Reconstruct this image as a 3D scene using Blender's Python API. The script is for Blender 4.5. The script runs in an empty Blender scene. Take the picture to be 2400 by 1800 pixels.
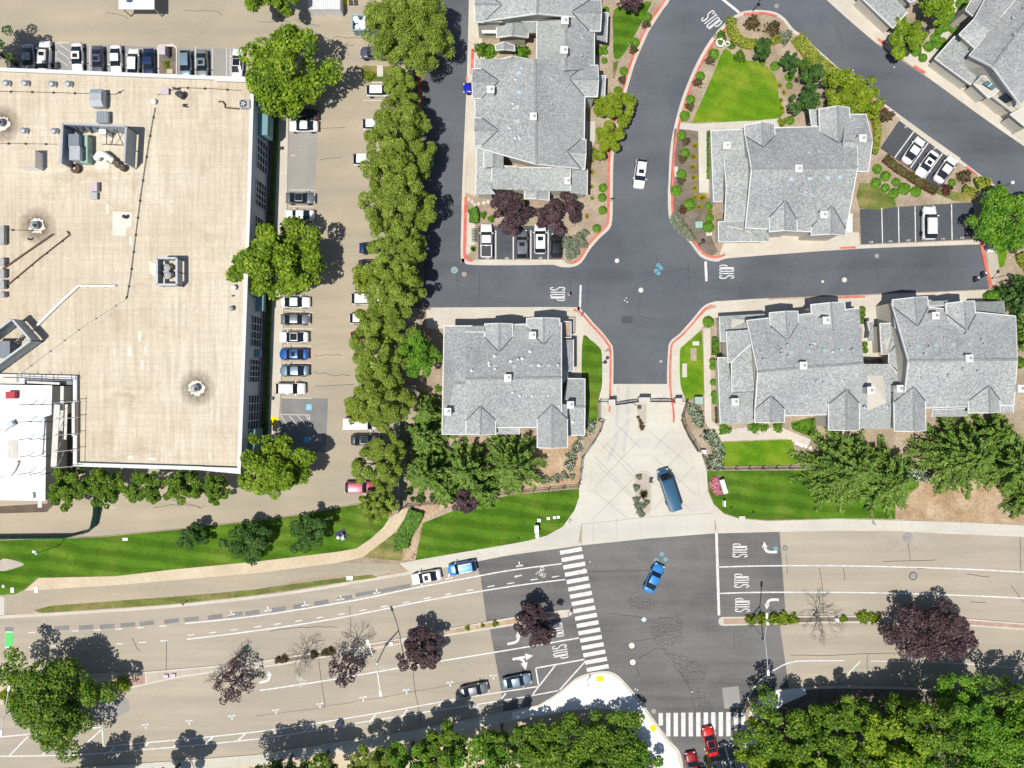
import bpy, bmesh, math, random
import numpy as np
from mathutils import Vector, Matrix
from mathutils.geometry import tessellate_polygon

# ------------------------------------------------------------------ camera, sky, sun, exposure
S = 0.07            # metres on the ground per survey unit (2400 x 1800 units cover the place)
H = 116.0           # height of the drone
R = math.radians
sc = bpy.context.scene
COL = sc.collection
cam = bpy.data.cameras.new("camera"); cam.sensor_width = 36; cam.lens = 36 * H / (2400 * S)
cam.clip_start = 1; cam.clip_end = 3000
camo = bpy.data.objects.new("camera", cam); COL.objects.link(camo); camo.location = (0, 0, H)
sc.camera = camo
SHX, SHY = 0.258, 0.285     # metres of shadow to the east and north for one metre of height
sund = Vector((-SHX, -SHY, 1)).normalized()
elev = math.asin(sund.z)
w = bpy.data.worlds.new("World"); sc.world = w; w.use_nodes = True
nt = w.node_tree; sky = nt.nodes.new('ShaderNodeTexSky'); sky.sky_type = 'NISHITA'; sky.sun_disc = False
sky.sun_elevation = elev; sky.sun_rotation = math.atan2(sund.x, sund.y) % (2 * math.pi)
bg = nt.nodes['Background']; bg.inputs['Strength'].default_value = 0.075
nt.links.new(sky.outputs[0], bg.inputs[0])
sl = bpy.data.lights.new("sun", 'SUN'); sl.energy = 4.3; sl.angle = R(0.5); sl.color = (1, .955, .87)
so = bpy.data.objects.new("sun", sl); COL.objects.link(so); so.rotation_euler = sund.to_track_quat('Z', 'Y').to_euler()
so.location = (-60, -70, 200)
vs = sc.view_settings; vs.view_transform = 'Standard'; vs.look = 'None'; vs.exposure = 0.12; vs.gamma = 1
sc.cycles.max_bounces = 5; sc.cycles.diffuse_bounces = 2; sc.cycles.glossy_bounces = 2
sc.cycles.transmission_bounces = 3; sc.cycles.transparent_max_bounces = 4

def at(x, y, z=0.0):
    k = S * (H - z) / H
    return Vector(((x - 1200) * k, (900 - y) * k, z))
def pts(l, z=0.0): return [at(x, y, z) for x, y in l]

# ------------------------------------------------------------------ materials
MATS = {}
def nodes(name):
    m = bpy.data.materials.new(name); m.use_nodes = True; MATS[name] = m
    n = m.node_tree.nodes; return m, n, m.node_tree.links, n['Principled BSDF']
def setp(b, rough, spec=.3, metal=0, coat=0):
    b.inputs['Roughness'].default_value = rough; b.inputs['Metallic'].default_value = metal
    b.inputs['Specular IOR Level'].default_value = spec; b.inputs['Coat Weight'].default_value = coat
def noise(n, l, vec, scale, detail=4, rough=.6, dist=0):
    t = n.new('ShaderNodeTexNoise'); t.inputs['Scale'].default_value = scale; t.inputs['Detail'].default_value = detail
    t.inputs['Roughness'].default_value = rough; t.inputs['Distortion'].default_value = dist
    l.new(vec, t.inputs['Vector']); return t.outputs['Fac']
def ramp(n, l, fac, stops):
    r = n.new('ShaderNodeValToRGB'); e = r.color_ramp.elements
    while len(e) < len(stops): e.new(.5)
    for k, (p, c) in zip(e, stops): k.position = p; k.color = (*c, 1) if not isinstance(c, (int, float)) else (c, c, c, 1)
    l.new(fac, r.inputs[0]); return r.outputs[0]
def mix(n, l, fac, a, b, mode='MIX'):
    m = n.new('ShaderNodeMix'); m.data_type = 'RGBA'; m.blend_type = mode
    for s, v in ((m.inputs[0], fac), (m.inputs[6], a), (m.inputs[7], b)):
        if isinstance(v, bpy.types.NodeSocket): l.new(v, s)
        elif isinstance(v, (int, float)): s.default_value = v if s.type == 'VALUE' else (v, v, v, 1)
        else: s.default_value = (*v, 1)
    return m.outputs[2]
def coords(n, l, scale=(1, 1, 1), rot=0):
    t = n.new('ShaderNodeTexCoord'); m = n.new('ShaderNodeMapping')
    m.inputs['Scale'].default_value = scale; m.inputs['Rotation'].default_value = (0, 0, rot)
    l.new(t.outputs['Object'], m.inputs[0]); return m.outputs[0]
def surf(name, c, c2=None, sc_=.12, fine=3, famp=.25, rough=.85, bump=0, spec=.25, streak=None, tex=0):
    """A weathered matt surface: two colours in broad patches, a fine grain, optional streaks along an angle."""
    m, n, l, b = nodes(name); v = coords(n, l); setp(b, rough, spec)
    f1 = noise(n, l, v, sc_, 5, .6, .3)
    col = mix(n, l, ramp(n, l, f1, [(.35, 0), (.65, 1)]), c, c2 or c)
    if streak:
        v2 = coords(n, l, (streak[1], streak[2], 1), streak[0])
        col = mix(n, l, ramp(n, l, noise(n, l, v2, 1, 4), [(.35, 0), (.7, streak[3])]), col, streak[4])
    f2 = noise(n, l, v, fine, 3, .8)
    col = mix(n, l, 1, col, ramp(n, l, f2, [(.25, 1 - famp), (.75, 1 + famp)]), 'MULTIPLY')
    l.new(col, b.inputs['Base Color'])
    if bump:
        bp = n.new('ShaderNodeBump'); bp.inputs['Strength'].default_value = bump; bp.inputs['Distance'].default_value = .1
        l.new(f2, bp.inputs['Height']); l.new(bp.outputs[0], b.inputs['Normal'])
    return m
def plain(name, c, rough=.6, spec=.3, metal=0, coat=0, var=.12, sc_=2.0):
    m, n, l, b = nodes(name); setp(b, rough, spec, metal, coat); v = coords(n, l)
    f = noise(n, l, v, sc_, 4)
    l.new(mix(n, l, 1, c, ramp(n, l, f, [(.3, 1 - var), (.7, 1 + var)]), 'MULTIPLY'), b.inputs['Base Color']); return m
def leafy(name, cs, trans=.3, sc_=.5):
    """Foliage: every leaf its own tint, clumps drifting between tints, some light let through."""
    m, n, l, b = nodes(name); n.remove(b); out = n['Material Output']
    g = n.new('ShaderNodeNewGeometry'); v = coords(n, l)
    f = noise(n, l, v, sc_, 3)
    mx = n.new('ShaderNodeMath'); mx.operation = 'MULTIPLY_ADD'; l.new(g.outputs['Random Per Island'], mx.inputs[0])
    mx.inputs[1].default_value = .62
    sub = n.new('ShaderNodeMath'); sub.operation = 'MULTIPLY_ADD'; l.new(f, sub.inputs[0]); sub.inputs[1].default_value = 1.5; sub.inputs[2].default_value = -.56
    l.new(sub.outputs[0], mx.inputs[2])
    col = ramp(n, l, mx.outputs[0], [(i / (len(cs) - 1), c) for i, c in enumerate(cs)])
    d = n.new('ShaderNodeBsdfPrincipled'); setp(d, .55, .35); l.new(col, d.inputs['Base Color'])
    t = n.new('ShaderNodeBsdfTranslucent'); l.new(col, t.inputs[0])
    s = n.new('ShaderNodeMixShader'); s.inputs[0].default_value = trans; l.new(d.outputs[0], s.inputs[1]); l.new(t.outputs[0], s.inputs[2])
    l.new(s.outputs[0], out.inputs[0]); return m

surf('soil', (.29, .225, .16), (.42, .34, .255), .25, 5, .45, bump=.3)
surf('bark', (.14, .115, .095), (.22, .18, .14), .5, 6, .5, bump=.4)
surf('straw', (.34, .225, .135), (.50, .38, .26), .3, 4, .45, bump=.4)
surf('gravel', (.40, .36, .31), (.48, .43, .36), .3, 7, .45, bump=.4)
surf('asphalt', (0.0669, 0.0739, 0.0885), (0.114, 0.125, 0.144), .07, 4, .26, .75, streak=(.1, .015, .12, .7, (0.141, 0.152, 0.17)))
surf('new_asphalt', (.066, .071, .083), (.085, .092, .105), .1, 4, .3, .75)
surf('patch_asphalt', (0.0882, 0.0882, 0.0918), (0.16, 0.156, 0.153), .09, 4, .28, .8, streak=(-.2, .03, .4, .75, (0.189, 0.185, 0.178)))
surf('tan_dark', (.35, .31, .26), (.40, .36, .30), .3, 5, .2)
surf('bay_grey', (.27, .26, .24), (.34, .32, .29), .12, 5, .2)
surf('dark_patch', (.19, .19, .19), (.235, .23, .225), .4, 5, .2)
surf('tan_road', (0.369, 0.325, 0.256), (0.442, 0.385, 0.302), .05, 5, .18, .85, streak=(-.2, .03, .6, .75, (0.312, 0.285, 0.237)))
surf('lot', (0.366, 0.315, 0.239), (0.456, 0.385, 0.284), .06, 5, .18, .85, streak=(1.5, .03, .3, .75, (0.307, 0.275, 0.216)))
surf('shed_grey', (.27, .265, .255), (.33, .32, .30), .1, 5, .15)
surf('concrete', (.50, .455, .38), (.58, .535, .46), .2, 4, .13, .8)
surf('pale_concrete', (0.53, 0.504, 0.433), (0.609, 0.583, 0.51), .12, 4, .12, .8, streak=(1.57, .02, .35, .6, (0.456, 0.436, 0.393)))
surf('white_concrete', (.80, .80, .81), (.86, .86, .87), .15, 3, .06, .7)
surf('gutter', (.50, .46, .39), (.58, .54, .47), .3, 4, .14, .8)
surf('path_tan', (.52, .42, .29), (.60, .50, .37), .2, 4, .2)
surf('brick_pave', (.36, .24, .18), (.44, .31, .25), .6, 8, .3)
surf('red_kerb', (.55, .10, .08), (.62, .20, .16), .5, 3, .25, .7)
surf('white_paint', (.78, .78, .79), (.68, .68, .69), .6, 6, .16, .6, streak=(0, 1.3, 1.3, .8, (.46, .455, .45)))
surf('worn_paint', (.70, .69, .66), (.58, .56, .52), .8, 6, .3, .7)
surf('faint_paint', (.55, .53, .48), (.47, .43, .37), .8, 6, .3, .8)
surf('yellow_paint', (.72, .52, .02), (.66, .46, .02), .8, 5, .12)
surf('tactile', (.80, .66, .0), (.72, .60, .0), .8, 6, .15)
surf('green_paint', (.10, .62, .16), (.13, .55, .18), .8, 6, .15)
surf('blue_paint', (.10, .42, .66), (.16, .5, .7), .8, 6, .15)
surf('cyan_paint', (.12, .45, .55), (.2, .5, .6), .8, 6, .3)
surf('tyre_grey', (.44, .43, .41), (.52, .50, .47), .5, 4, .12)
surf('crack', (.062, .06, .058), None, .5, 5, .3)
surf('joint', (.455, .435, .395), None, .5, 5, .2)
surf('iron_cover', (.25, .24, .23), (.32, .31, .29), 1, 5, .3, .6, spec=.4)
surf('stucco', (.50, .475, .42), (.54, .51, .45), .4, 6, .08)
surf('warehouse_wall', (.46, .52, .58), (.52, .58, .63), .2, 5, .06)
surf('teal_panel', (.16, .30, .34), (.18, .33, .37), .3, 5, .08)
surf('trim', (.70, .70, .69), (.62, .62, .61), .8, 5, .06, .6)
surf('membrane_white', (.86, .86, .87), (.82, .82, .84), .2, 3, .05, .6)
surf('stone', (.62, .59, .54), (.5, .47, .42), 1, 5, .2)
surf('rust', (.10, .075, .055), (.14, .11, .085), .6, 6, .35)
surf('wood', (.34, .27, .21), (.42, .34, .27), 1, 6, .2)
surf('plank', (.60, .57, .53), (.68, .66, .62), .5, 4, .15)
surf('trunk', (.09, .068, .05), (.13, .10, .075), 2, 8, .35)
surf('pale_trunk', (.17, .145, .125), (.21, .18, .155), 2, 8, .3)
plain('screen_metal', (.30, .35, .40), .55, .4)
plain('screen_dark', (.19, .22, .26), .6, .3)
plain('galvanised', (.42, .455, .49), .45, .5, .3)
plain('duct_white', (.80, .80, .78), .5, .4)
plain('dark_metal', (.045, .045, .05), .5, .4)
plain('rust_pipe', (.12, .07, .05), .7, .3)
plain('grey_metal', (.36, .37, .38), .5, .4)
plain('green_box', (.30, .45, .38), .5, .4)
plain('white_plastic', (.80, .80, .79), .4, .5)
plain('dumpster_blue', (.20, .36, .46), .5, .4)
plain('bag_white', (.78, .76, .78), .5, .4)
plain('cardboard', (.50, .34, .20), .8)
plain('bin_dark', (.035, .045, .05), .4, .5)
plain('red_steel', (.42, .03, .05), .5, .4)
plain('green_screen', (.03, .13, .10), .8)
plain('mauve_metal', (.52, .45, .50), .5)
plain('pink_cloth', (.72, .50, .48), .8); plain('navy_cloth', (.04, .05, .12), .8); plain('white_cloth', (.80, .82, .82), .8)
plain('brown_cloth', (.16, .05, .035), .8); plain('teal_cloth', (.45, .62, .62), .8)
plain('skin', (.55, .33, .24), .6); plain('hair', (.02, .015, .012), .6)
plain('window_glass', (.02, .035, .05), .08, .6, var=.02); plain('skylight_glass', (.42, .50, .54), .15, .6, var=.03)
plain('sky_glass', (.08, .18, .2), .08, .6, var=.05)
plain('car_glass', (.012, .018, .026), .06, .8, var=.02); plain('tyre', (.02, .02, .022), .8)
plain('lamp_clear', (.7, .72, .75), .15, .6); plain('lamp_red', (.35, .01, .012), .25, .6); plain('chrome', (.55, .56, .58), .25, .5, .8)
def paint(name, c, metal=.0, coat=.7): return plain('paint_' + name, c, .34, .45, metal, coat, var=.02)
paint('white', (.80, .80, .81)); paint('silver', (.46, .48, .51), .35); paint('grey', (.17, .18, .20), .3); paint('charcoal', (.05, .052, .058), .2)
paint('black', (.016, .017, .02)); paint('navy', (.012, .03, .11), .1); paint('blue', (.015, .10, .36), .1); paint('royal', (.01, .02, .42), .1)
paint('sky', (.03, .24, .62), .1); paint('steel_blue', (.20, .29, .37), .3); paint('van_blue', (.035, .115, .21), .2); paint('red', (.62, .012, .012))
paint('dark_red', (.28, .008, .012)); paint('magenta', (.45, .06, .12)); paint('plum', (.10, .095, .15), .2); paint('sage', (.23, .26, .265), .3)

def shingle():
    m, n, l, b = nodes('shingle'); v = coords(n, l); setp(b, .9, .15)
    vo = n.new('ShaderNodeTexVoronoi'); vo.inputs['Scale'].default_value = 5.5; l.new(v, vo.inputs['Vector'])
    sep = n.new('ShaderNodeSeparateColor'); l.new(vo.outputs['Color'], sep.inputs[0])
    c = ramp(n, l, sep.outputs[0], [(0, (.225, .238, .24)), (.5, (.325, .34, .342)), (1, (.44, .455, .455))])
    c = mix(n, l, 1, c, ramp(n, l, noise(n, l, v, .15, 4), [(.3, .88), (.7, 1.1)]), 'MULTIPLY')
    c = mix(n, l, ramp(n, l, noise(n, l, v, .09, 3), [(.4, 0), (.7, .35)]), c, (.36, .40, .385))
    oi = n.new('ShaderNodeObjectInfo'); c = mix(n, l, 1, c, ramp(n, l, oi.outputs['Random'], [(0, .9), (1, 1.1)]), 'MULTIPLY')
    c = mix(n, l, ramp(n, l, noise(n, l, v, .5, 5, .7), [(.52, 0), (.8, .45)]), c, (.25, .265, .26))
    l.new(c, b.inputs['Base Color']); return m
shingle(); surf('ridge_cap', (.20, .215, .215), (.28, .30, .30), 1, 5, .3); surf('valley', (.07, .075, .08), None, 1, 5, .2)
def membrane():
    """Beige roofing felt laid in sheets, with seams, drips and ponding stains."""
    m, n, l, b = nodes('membrane'); v = coords(n, l); setp(b, .85, .2)
    c = mix(n, l, ramp(n, l, noise(n, l, v, .07, 5, .6, .4), [(.35, 0), (.65, 1)]), (.585, .505, .385), (.675, .61, .50))
    c = mix(n, l, ramp(n, l, noise(n, l, coords(n, l, (1.6, .10, 1)), 1, 5, .7), [(.40, 0), (.72, .75)]), c, (.44, .37, .275))
    c = mix(n, l, ramp(n, l, noise(n, l, coords(n, l, (.10, 1.3, 1)), 1, 5, .7), [(.48, 0), (.8, .5)]), c, (.50, .42, .31))
    br = n.new('ShaderNodeTexBrick'); l.new(v, br.inputs['Vector']); br.inputs['Scale'].default_value = 1; br.inputs['Brick Width'].default_value = 9
    br.inputs['Row Height'].default_value = .95; br.inputs['Mortar Size'].default_value = .05; br.inputs['Mortar Smooth'].default_value = .6
    br.inputs['Color1'].default_value = (1, 1, 1, 1); br.inputs['Color2'].default_value = (.94, .94, .94, 1); br.inputs['Mortar'].default_value = (.90, .87, .83, 1)
    c = mix(n, l, 1, c, br.outputs[0], 'MULTIPLY')
    c = mix(n, l, 1, c, ramp(n, l, noise(n, l, v, 3, 3, .8), [(.25, .86), (.75, 1.12)]), 'MULTIPLY')
    c = mix(n, l, ramp(n, l, noise(n, l, v, .13, 6, .75, .6), [(.54, 0), (.72, .6)]), c, (.37, .28, .17))
    l.new(c, b.inputs['Base Color']); return m
membrane()
def soot():
    m, n, l, b = nodes('soot'); v = coords(n, l); setp(b, .9, .1); b.inputs['Base Color'].default_value = (.12, .09, .065, 1)
    le = n.new('ShaderNodeVectorMath'); le.operation = 'LENGTH'; l.new(v, le.inputs[0])
    f = ramp(n, l, le.outputs['Value'], [(0, .9), (.35, .75), (.6, .4), (1, 0)]); le2 = n.new('ShaderNodeMath'); le2.operation = 'MULTIPLY'; le2.inputs[1].default_value = .32
    l.new(le.outputs['Value'], le2.inputs[0]); l.new(le2.outputs[0], f.node.inputs[0])
    f = mix(n, l, 1, f, ramp(n, l, noise(n, l, v, 1.1, 5, .7), [(.3, .35), (.65, 1)]), 'MULTIPLY'); l.new(f, b.inputs['Alpha'])
soot()
surf('patch_white', (.70, .66, .585), (.64, .60, .52), .5, 4, .08)
def lawn(name, c, c2, c3, ang, width=.9, amt=.14):
    m, n, l, b = nodes(name); v = coords(n, l); setp(b, .9, .1)
    col = mix(n, l, ramp(n, l, noise(n, l, v, .22, 5, .65, .3), [(.35, 0), (.65, 1)]), c, c2)
    col = mix(n, l, ramp(n, l, noise(n, l, v, .11, 4, .7), [(.50, 0), (.70, .85)]), col, c3)
    wv = n.new('ShaderNodeTexWave'); l.new(coords(n, l, (1, 1, 1), ang), wv.inputs['Vector']); wv.inputs['Scale'].default_value = .12 / width
    wv.bands_direction = 'Y'; wv.inputs['Distortion'].default_value = 2.5; wv.inputs['Detail'].default_value = 3
    col = mix(n, l, 1, col, ramp(n, l, wv.outputs['Fac'], [(.2, 1 - amt), (.8, 1 + amt)]), 'MULTIPLY')
    f = noise(n, l, v, 5, 3, .8)
    col = mix(n, l, 1, col, ramp(n, l, f, [(.25, .55), (.75, 1.45)]), 'MULTIPLY')
    l.new(col, b.inputs['Base Color'])
    bp = n.new('ShaderNodeBump'); bp.inputs['Strength'].default_value = .5; bp.inputs['Distance'].default_value = .1
    l.new(f, bp.inputs['Height']); l.new(bp.outputs[0], b.inputs['Normal'])
lawn('lawn_deep', (.052, .130, .009), (.085, .178, .012), (.14, .195, .028), .12, .9, .17)
lawn('lawn_bright', (.082, .195, .008), (.145, .262, .012), (.23, .27, .03), .3, .7, .05)
lawn('lawn_dry', (.10, .15, .03), (.20, .19, .06), (.36, .27, .13), .3, 1.0, .1)
G1, G2, G3, G4 = (.045, .085, .010), (.085, .145, .014), (.145, .21, .022), (.23, .29, .05)
leafy('leaf_plane', [(0.0532, 0.12, 0.0077), (0.136, 0.238, 0.0116), (0.248, 0.377, 0.0194), (0.391, 0.515, 0.0483)])
leafy('leaf_willow', [(0.0964, 0.151, 0.0168), (0.187, 0.27, 0.0297), (0.298, 0.399, 0.051), (0.438, 0.543, 0.102)])
leafy('leaf_bright', [(0.0412, 0.131, 0.009), (0.0922, 0.239, 0.0126), (0.169, 0.353, 0.0224), (0.258, 0.432, 0.045)])
leafy('leaf_oak', [(0.0329, 0.0827, 0.00972), (0.0769, 0.165, 0.0136), (0.176, 0.302, 0.0194), (0.307, 0.436, 0.0389)])
leafy('leaf_dark', [(0.0225, 0.0617, 0.0116), (0.0506, 0.123, 0.0214), (0.09, 0.193, 0.0338), (0.169, 0.293, 0.0713)])
leafy('leaf_purple', [(0.0253, 0.0149, 0.0172), (0.0575, 0.0322, 0.0391), (0.109, 0.0633, 0.0747), (0.196, 0.138, 0.155)], .2)
leafy('leaf_cedar', [(0.046, 0.106, 0.0166), (0.11, 0.21, 0.0278), (0.201, 0.329, 0.0462), (0.31, 0.446, 0.0832)], .2)
leafy('leaf_shrub', [(0.0619, 0.163, 0.0112), (0.111, 0.269, 0.0168), (0.173, 0.367, 0.0224), (0.248, 0.44, 0.0336)])
leafy('leaf_yellow', [(0.184, 0.218, 0.02), (0.299, 0.322, 0.03), (0.414, 0.414, 0.05), (0.506, 0.483, 0.09)])
leafy('leaf_gold', [(.30, .26, .01), (.45, .40, .02), (.55, .50, .03), (.62, .58, .06)])
leafy('leaf_olive', [(0.0969, 0.147, 0.0072), (0.178, 0.259, 0.009), (0.281, 0.368, 0.018), (0.391, 0.466, 0.045)])
leafy('leaf_red', [(.06, .022, .015), (.11, .04, .025), (.17, .065, .04), (.2, .11, .06)])
leafy('leaf_grey', [(.16, .19, .13), (.22, .26, .17), (.3, .33, .23), (.38, .4, .3)])
leafy('leaf_brown', [(.06, .045, .02), (.12, .09, .04), (.17, .13, .06), (.22, .18, .08)])
leafy('petal_white', [(.03, .07, .012), (.06, .12, .02), (.45, .48, .38), (.8, .8, .76)], .2, 3)
leafy('petal_pink', [(.45, .03, .08), (.6, .08, .14), (.75, .4, .5), (.8, .72, .7)], .2, 3)
M = MATS

# ------------------------------------------------------------------ object helpers
def tag(o, label, cat, group=None, kind=None):
    if label: o['label'] = label
    if cat: o['category'] = cat
    if group: o['group'] = group
    if kind: o['kind'] = kind
    return o
def empty(name, loc, label=None, cat=None, group=None, rz=0.0):
    o = bpy.data.objects.new(name, None); COL.objects.link(o); o.location = loc; o.rotation_euler.z = rz; o.empty_display_size = .3
    return tag(o, label, cat, group)
def link(name, me, m=None, parent=None, loc=None, rz=0.0):
    o = bpy.data.objects.new(name, me); COL.objects.link(o)
    if m is not None:
        if not me.materials: me.materials.append(m)
        elif me.materials[0] is not m: o.material_slots[0].link = 'OBJECT'; o.material_slots[0].material = m
    if parent is not None: o.parent = parent
    if loc is not None: o.location = loc
    o.rotation_euler.z = rz
    return o
class MB:
    def __init__(s): s.v = []; s.f = []
    def add(s, vs, fs):
        k = len(s.v); s.v += [tuple(v) for v in vs]; s.f += [tuple(i + k for i in f) for f in fs]; return s
    def sheet(s, poly):
        t = tessellate_polygon([[Vector(p) for p in poly]])
        n = [f if (Vector(poly[f[1]]) - Vector(poly[f[0]])).cross(Vector(poly[f[2]]) - Vector(poly[f[0]])).z > 0 else f[::-1] for f in t]
        return s.add(poly, n)
    def slab(s, poly, z0, z1):
        n = len(poly); a = [(p[0], p[1], z1) for p in poly]; b = [(p[0], p[1], z0) for p in poly]
        ar = sum(poly[i][0] * poly[(i + 1) % n][1] - poly[(i + 1) % n][0] * poly[i][1] for i in range(n))
        s.sheet(a)
        q = [(i, (i + 1) % n, n + (i + 1) % n, n + i) for i in range(n)]
        return s.add(b + a, q if ar > 0 else [f[::-1] for f in q])
    def solid(s, top, t):
        """A sheet of any slope with thickness t below it."""
        n = len(top); bot = [(p[0], p[1], p[2] - t) for p in top]
        s.sheet(top)
        tt = tessellate_polygon([[Vector(p) for p in bot]]); s.add(bot, tt)
        return s.add(list(top) + bot, [(i, (i + 1) % n, n + (i + 1) % n, n + i) for i in range(n)])
    def box(s, c, d, rz=0.0, bev=0.0):
        x, y, z = d[0] / 2, d[1] / 2, d[2] / 2; co, si = math.cos(rz), math.sin(rz)
        vs = [(c[0] + a * co - b * si, c[1] + a * si + b * co, c[2] + e) for e in (-z, z) for a, b in ((-x, -y), (x, -y), (x, y), (-x, y))]
        return s.add(vs, [(3, 2, 1, 0), (4, 5, 6, 7), (0, 1, 5, 4), (1, 2, 6, 5), (2, 3, 7, 6), (3, 0, 4, 7)])
    def bar(s, p, q, w, h=None):
        p, q = Vector(p), Vector(q); d = (q - p)
        if d.length < 1e-6: return s
        d.normalize(); up = Vector((0, 0, 1)) if abs(d.z) < .99 else Vector((1, 0, 0))
        a = d.cross(up).normalized() * w / 2; b = a.normalized().cross(d) * (h or w) / 2
        vs = [r + i * a + j * b for r in (p, q) for i, j in ((-1, -1), (1, -1), (1, 1), (-1, 1))]
        return s.add(vs, [(0, 1, 2, 3), (7, 6, 5, 4), (4, 5, 1, 0), (5, 6, 2, 1), (6, 7, 3, 2), (7, 4, 0, 3)])
    def tube(s, path, rad, n=6, cap=True):
        path = [Vector(p) for p in path]; rad = rad if isinstance(rad, (list, tuple)) else [rad] * len(path); vs = []
        for i, p in enumerate(path):
            d = (path[min(i + 1, len(path) - 1)] - path[max(i - 1, 0)]).normalized()
            up = Vector((0, 0, 1)) if abs(d.z) < .9 else Vector((1, 0, 0))
            a = d.cross(up).normalized(); b = d.cross(a)
            vs += [p + (a * math.cos(2 * math.pi * k / n) + b * math.sin(2 * math.pi * k / n)) * rad[i] for k in range(n)]
        fs = [(i * n + k, (i + 1) * n + k, (i + 1) * n + (k + 1) % n, i * n + (k + 1) % n) for i in range(len(path) - 1) for k in range(n)]
        if cap: fs += [tuple(range(n)), tuple((len(path) - 1) * n + k for k in reversed(range(n)))]
        return s.add(vs, fs)
    def lathe(s, c, prof, n=16, sx=1, sy=1):
        c = Vector(c); vs = [(c.x + r * sx * math.cos(2 * math.pi * k / n), c.y + r * sy * math.sin(2 * math.pi * k / n), c.z + z) for r, z in prof for k in range(n)]
        fs = [(i * n + k, i * n + (k + 1) % n, (i + 1) * n + (k + 1) % n, (i + 1) * n + k) for i in range(len(prof) - 1) for k in range(n)]
        fs += [tuple(reversed(range(n))), tuple((len(prof) - 1) * n + k for k in range(n))]
        return s.add(vs, fs)
    def ball(s, c, r, sz=1.0, n=10): return s.lathe(c, [(r * math.sin(math.pi * i / 6) + 1e-4, -r * sz * math.cos(math.pi * i / 6)) for i in range(7)], n)
    def ribbon(s, path, width, z, side=0.0, closed=False):
        """A flat strip along a path; side -1 or 1 puts it wholly on one side."""
        P = [Vector((p[0], p[1])) for p in path]; n = len(P); L = []; Rr = []
        for i, p in enumerate(P):
            a = P[(i - 1) % n] if (closed or i > 0) else P[i]; b = P[(i + 1) % n] if (closed or i < n - 1) else P[i]
            d = (b - a).normalized(); nn = Vector((-d.y, d.x))
            o = side * width / 2
            L.append(p + nn * (o + width / 2)); Rr.append(p + nn * (o - width / 2))
        vs = [(q.x, q.y, z) for q in L] + [(q.x, q.y, z) for q in Rr]
        m_ = n if closed else n - 1
        return s.add(vs, [(n + i, n + (i + 1) % n, (i + 1) % n, i) for i in range(m_)])
    def mesh(s, name, smooth=False):
        me = bpy.data.meshes.new(name); me.from_pydata(s.v, [], s.f); me.update()
        if smooth: me.shade_smooth()
        return me
    def build(s, name, m, parent=None, smooth=False, loc=None, rz=0.0):
        return link(name, s.mesh(name, smooth), M[m] if isinstance(m, str) else m, parent, loc, rz)
def smooth(p, k=5, closed=False):
    P = [Vector((*q,)) if not isinstance(q, Vector) else q for q in p]; n = len(P); out = []
    for i in range(n if closed else n - 1):
        if closed: a, b, c, d = P[(i - 1) % n], P[i], P[(i + 1) % n], P[(i + 2) % n]
        else: a, b, c, d = P[max(i - 1, 0)], P[i], P[i + 1], P[min(i + 2, n - 1)]
        for j in range(k):
            t = j / k
            out.append(.5 * ((2 * b) + (-a + c) * t + (2 * a - 5 * b + 4 * c - d) * t * t + (-a + 3 * b - 3 * c + d) * t ** 3))
    if not closed: out.append(P[-1])
    return out
NSH = [0]
def sheet(name, poly, m, z, label, cat, kind='structure', sm=0, closed=True):
    NSH[0] += 1; z += (NSH[0] % 13) * .0005
    p = [(a, b) for a, b in poly]
    if sm: p = [(v.x, v.y) for v in smooth([Vector((a, b)) for a, b in p], sm, True)]
    return tag(MB().sheet(pts(p, z) if z < .001 else [Vector((q.x, q.y, z)) for q in pts(p)]).build(name, m), label, cat, None, kind)
def strip(name, path, wpx, m, z, label, cat, kind='structure', sm=5, side=0, h=0.0, group=None):
    p = [Vector((q.x, q.y)) for q in pts(path)]
    if sm: p = smooth(p, sm)
    b = MB().ribbon(p, wpx * S, z, side)
    if h:                                                      # a kerb with real height
        n = len(p); vs = [(v[0], v[1], v[2] - h) for v in b.v]
        k = len(b.v); b.v += vs
        b.f += [(i, i + 1, k + i + 1, k + i) for i in range(n - 1)] + [(k + n + i, k + n + i + 1, n + i + 1, n + i) for i in range(n - 1)]
    return tag(b.build(name, m), label, cat, group, kind)
rng = np.random.default_rng(7); random.seed(7)
# ------------------------------------------------------------------ ground, roads, kerbed islands
Z0, ZR, ZP, ZD, ZM, ZI = 0.0, .012, .020, .028, .036, .13
tag(MB().sheet([Vector((x, y, 0)) for x, y in ((-1500, -1500), (1500, -1500), (1500, 1500), (-1500, 1500))]).build('ground', 'soil'), 'bare brown soil around and beneath everything', 'ground', None, 'structure')
BN = [(-160, 1458), (60, 1446), (200, 1438), (400, 1424), (600, 1403), (750, 1382), (839, 1366), (960, 1346), (1115, 1316), (1200, 1300), (1363, 1278)]
BN2 = [(1675, 1250), (1830, 1246), (2066, 1244), (2207, 1250), (2400, 1258), (2560, 1266)]
BS = [(-160, 1818), (200, 1797), (434, 1781), (600, 1768), (690, 1754), (953, 1713), (1200, 1664), (1262, 1651), (1289, 1635), (1317, 1616), (1346, 1591), (1374, 1578), (1411, 1572), (1436, 1575), (1458, 1591), (1498, 1637), (1539, 1694), (1566, 1732), (1591, 1757), (1601, 1800), (1603, 1900)]
SE = [(1748, 1900), (1745, 1730), (1748, 1690), (1759, 1660), (1778, 1638), (1800, 1624), (1819, 1616), (1880, 1610), (1952, 1606), (2100, 1608), (2250, 1618), (2400, 1640), (2560, 1668)]
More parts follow.
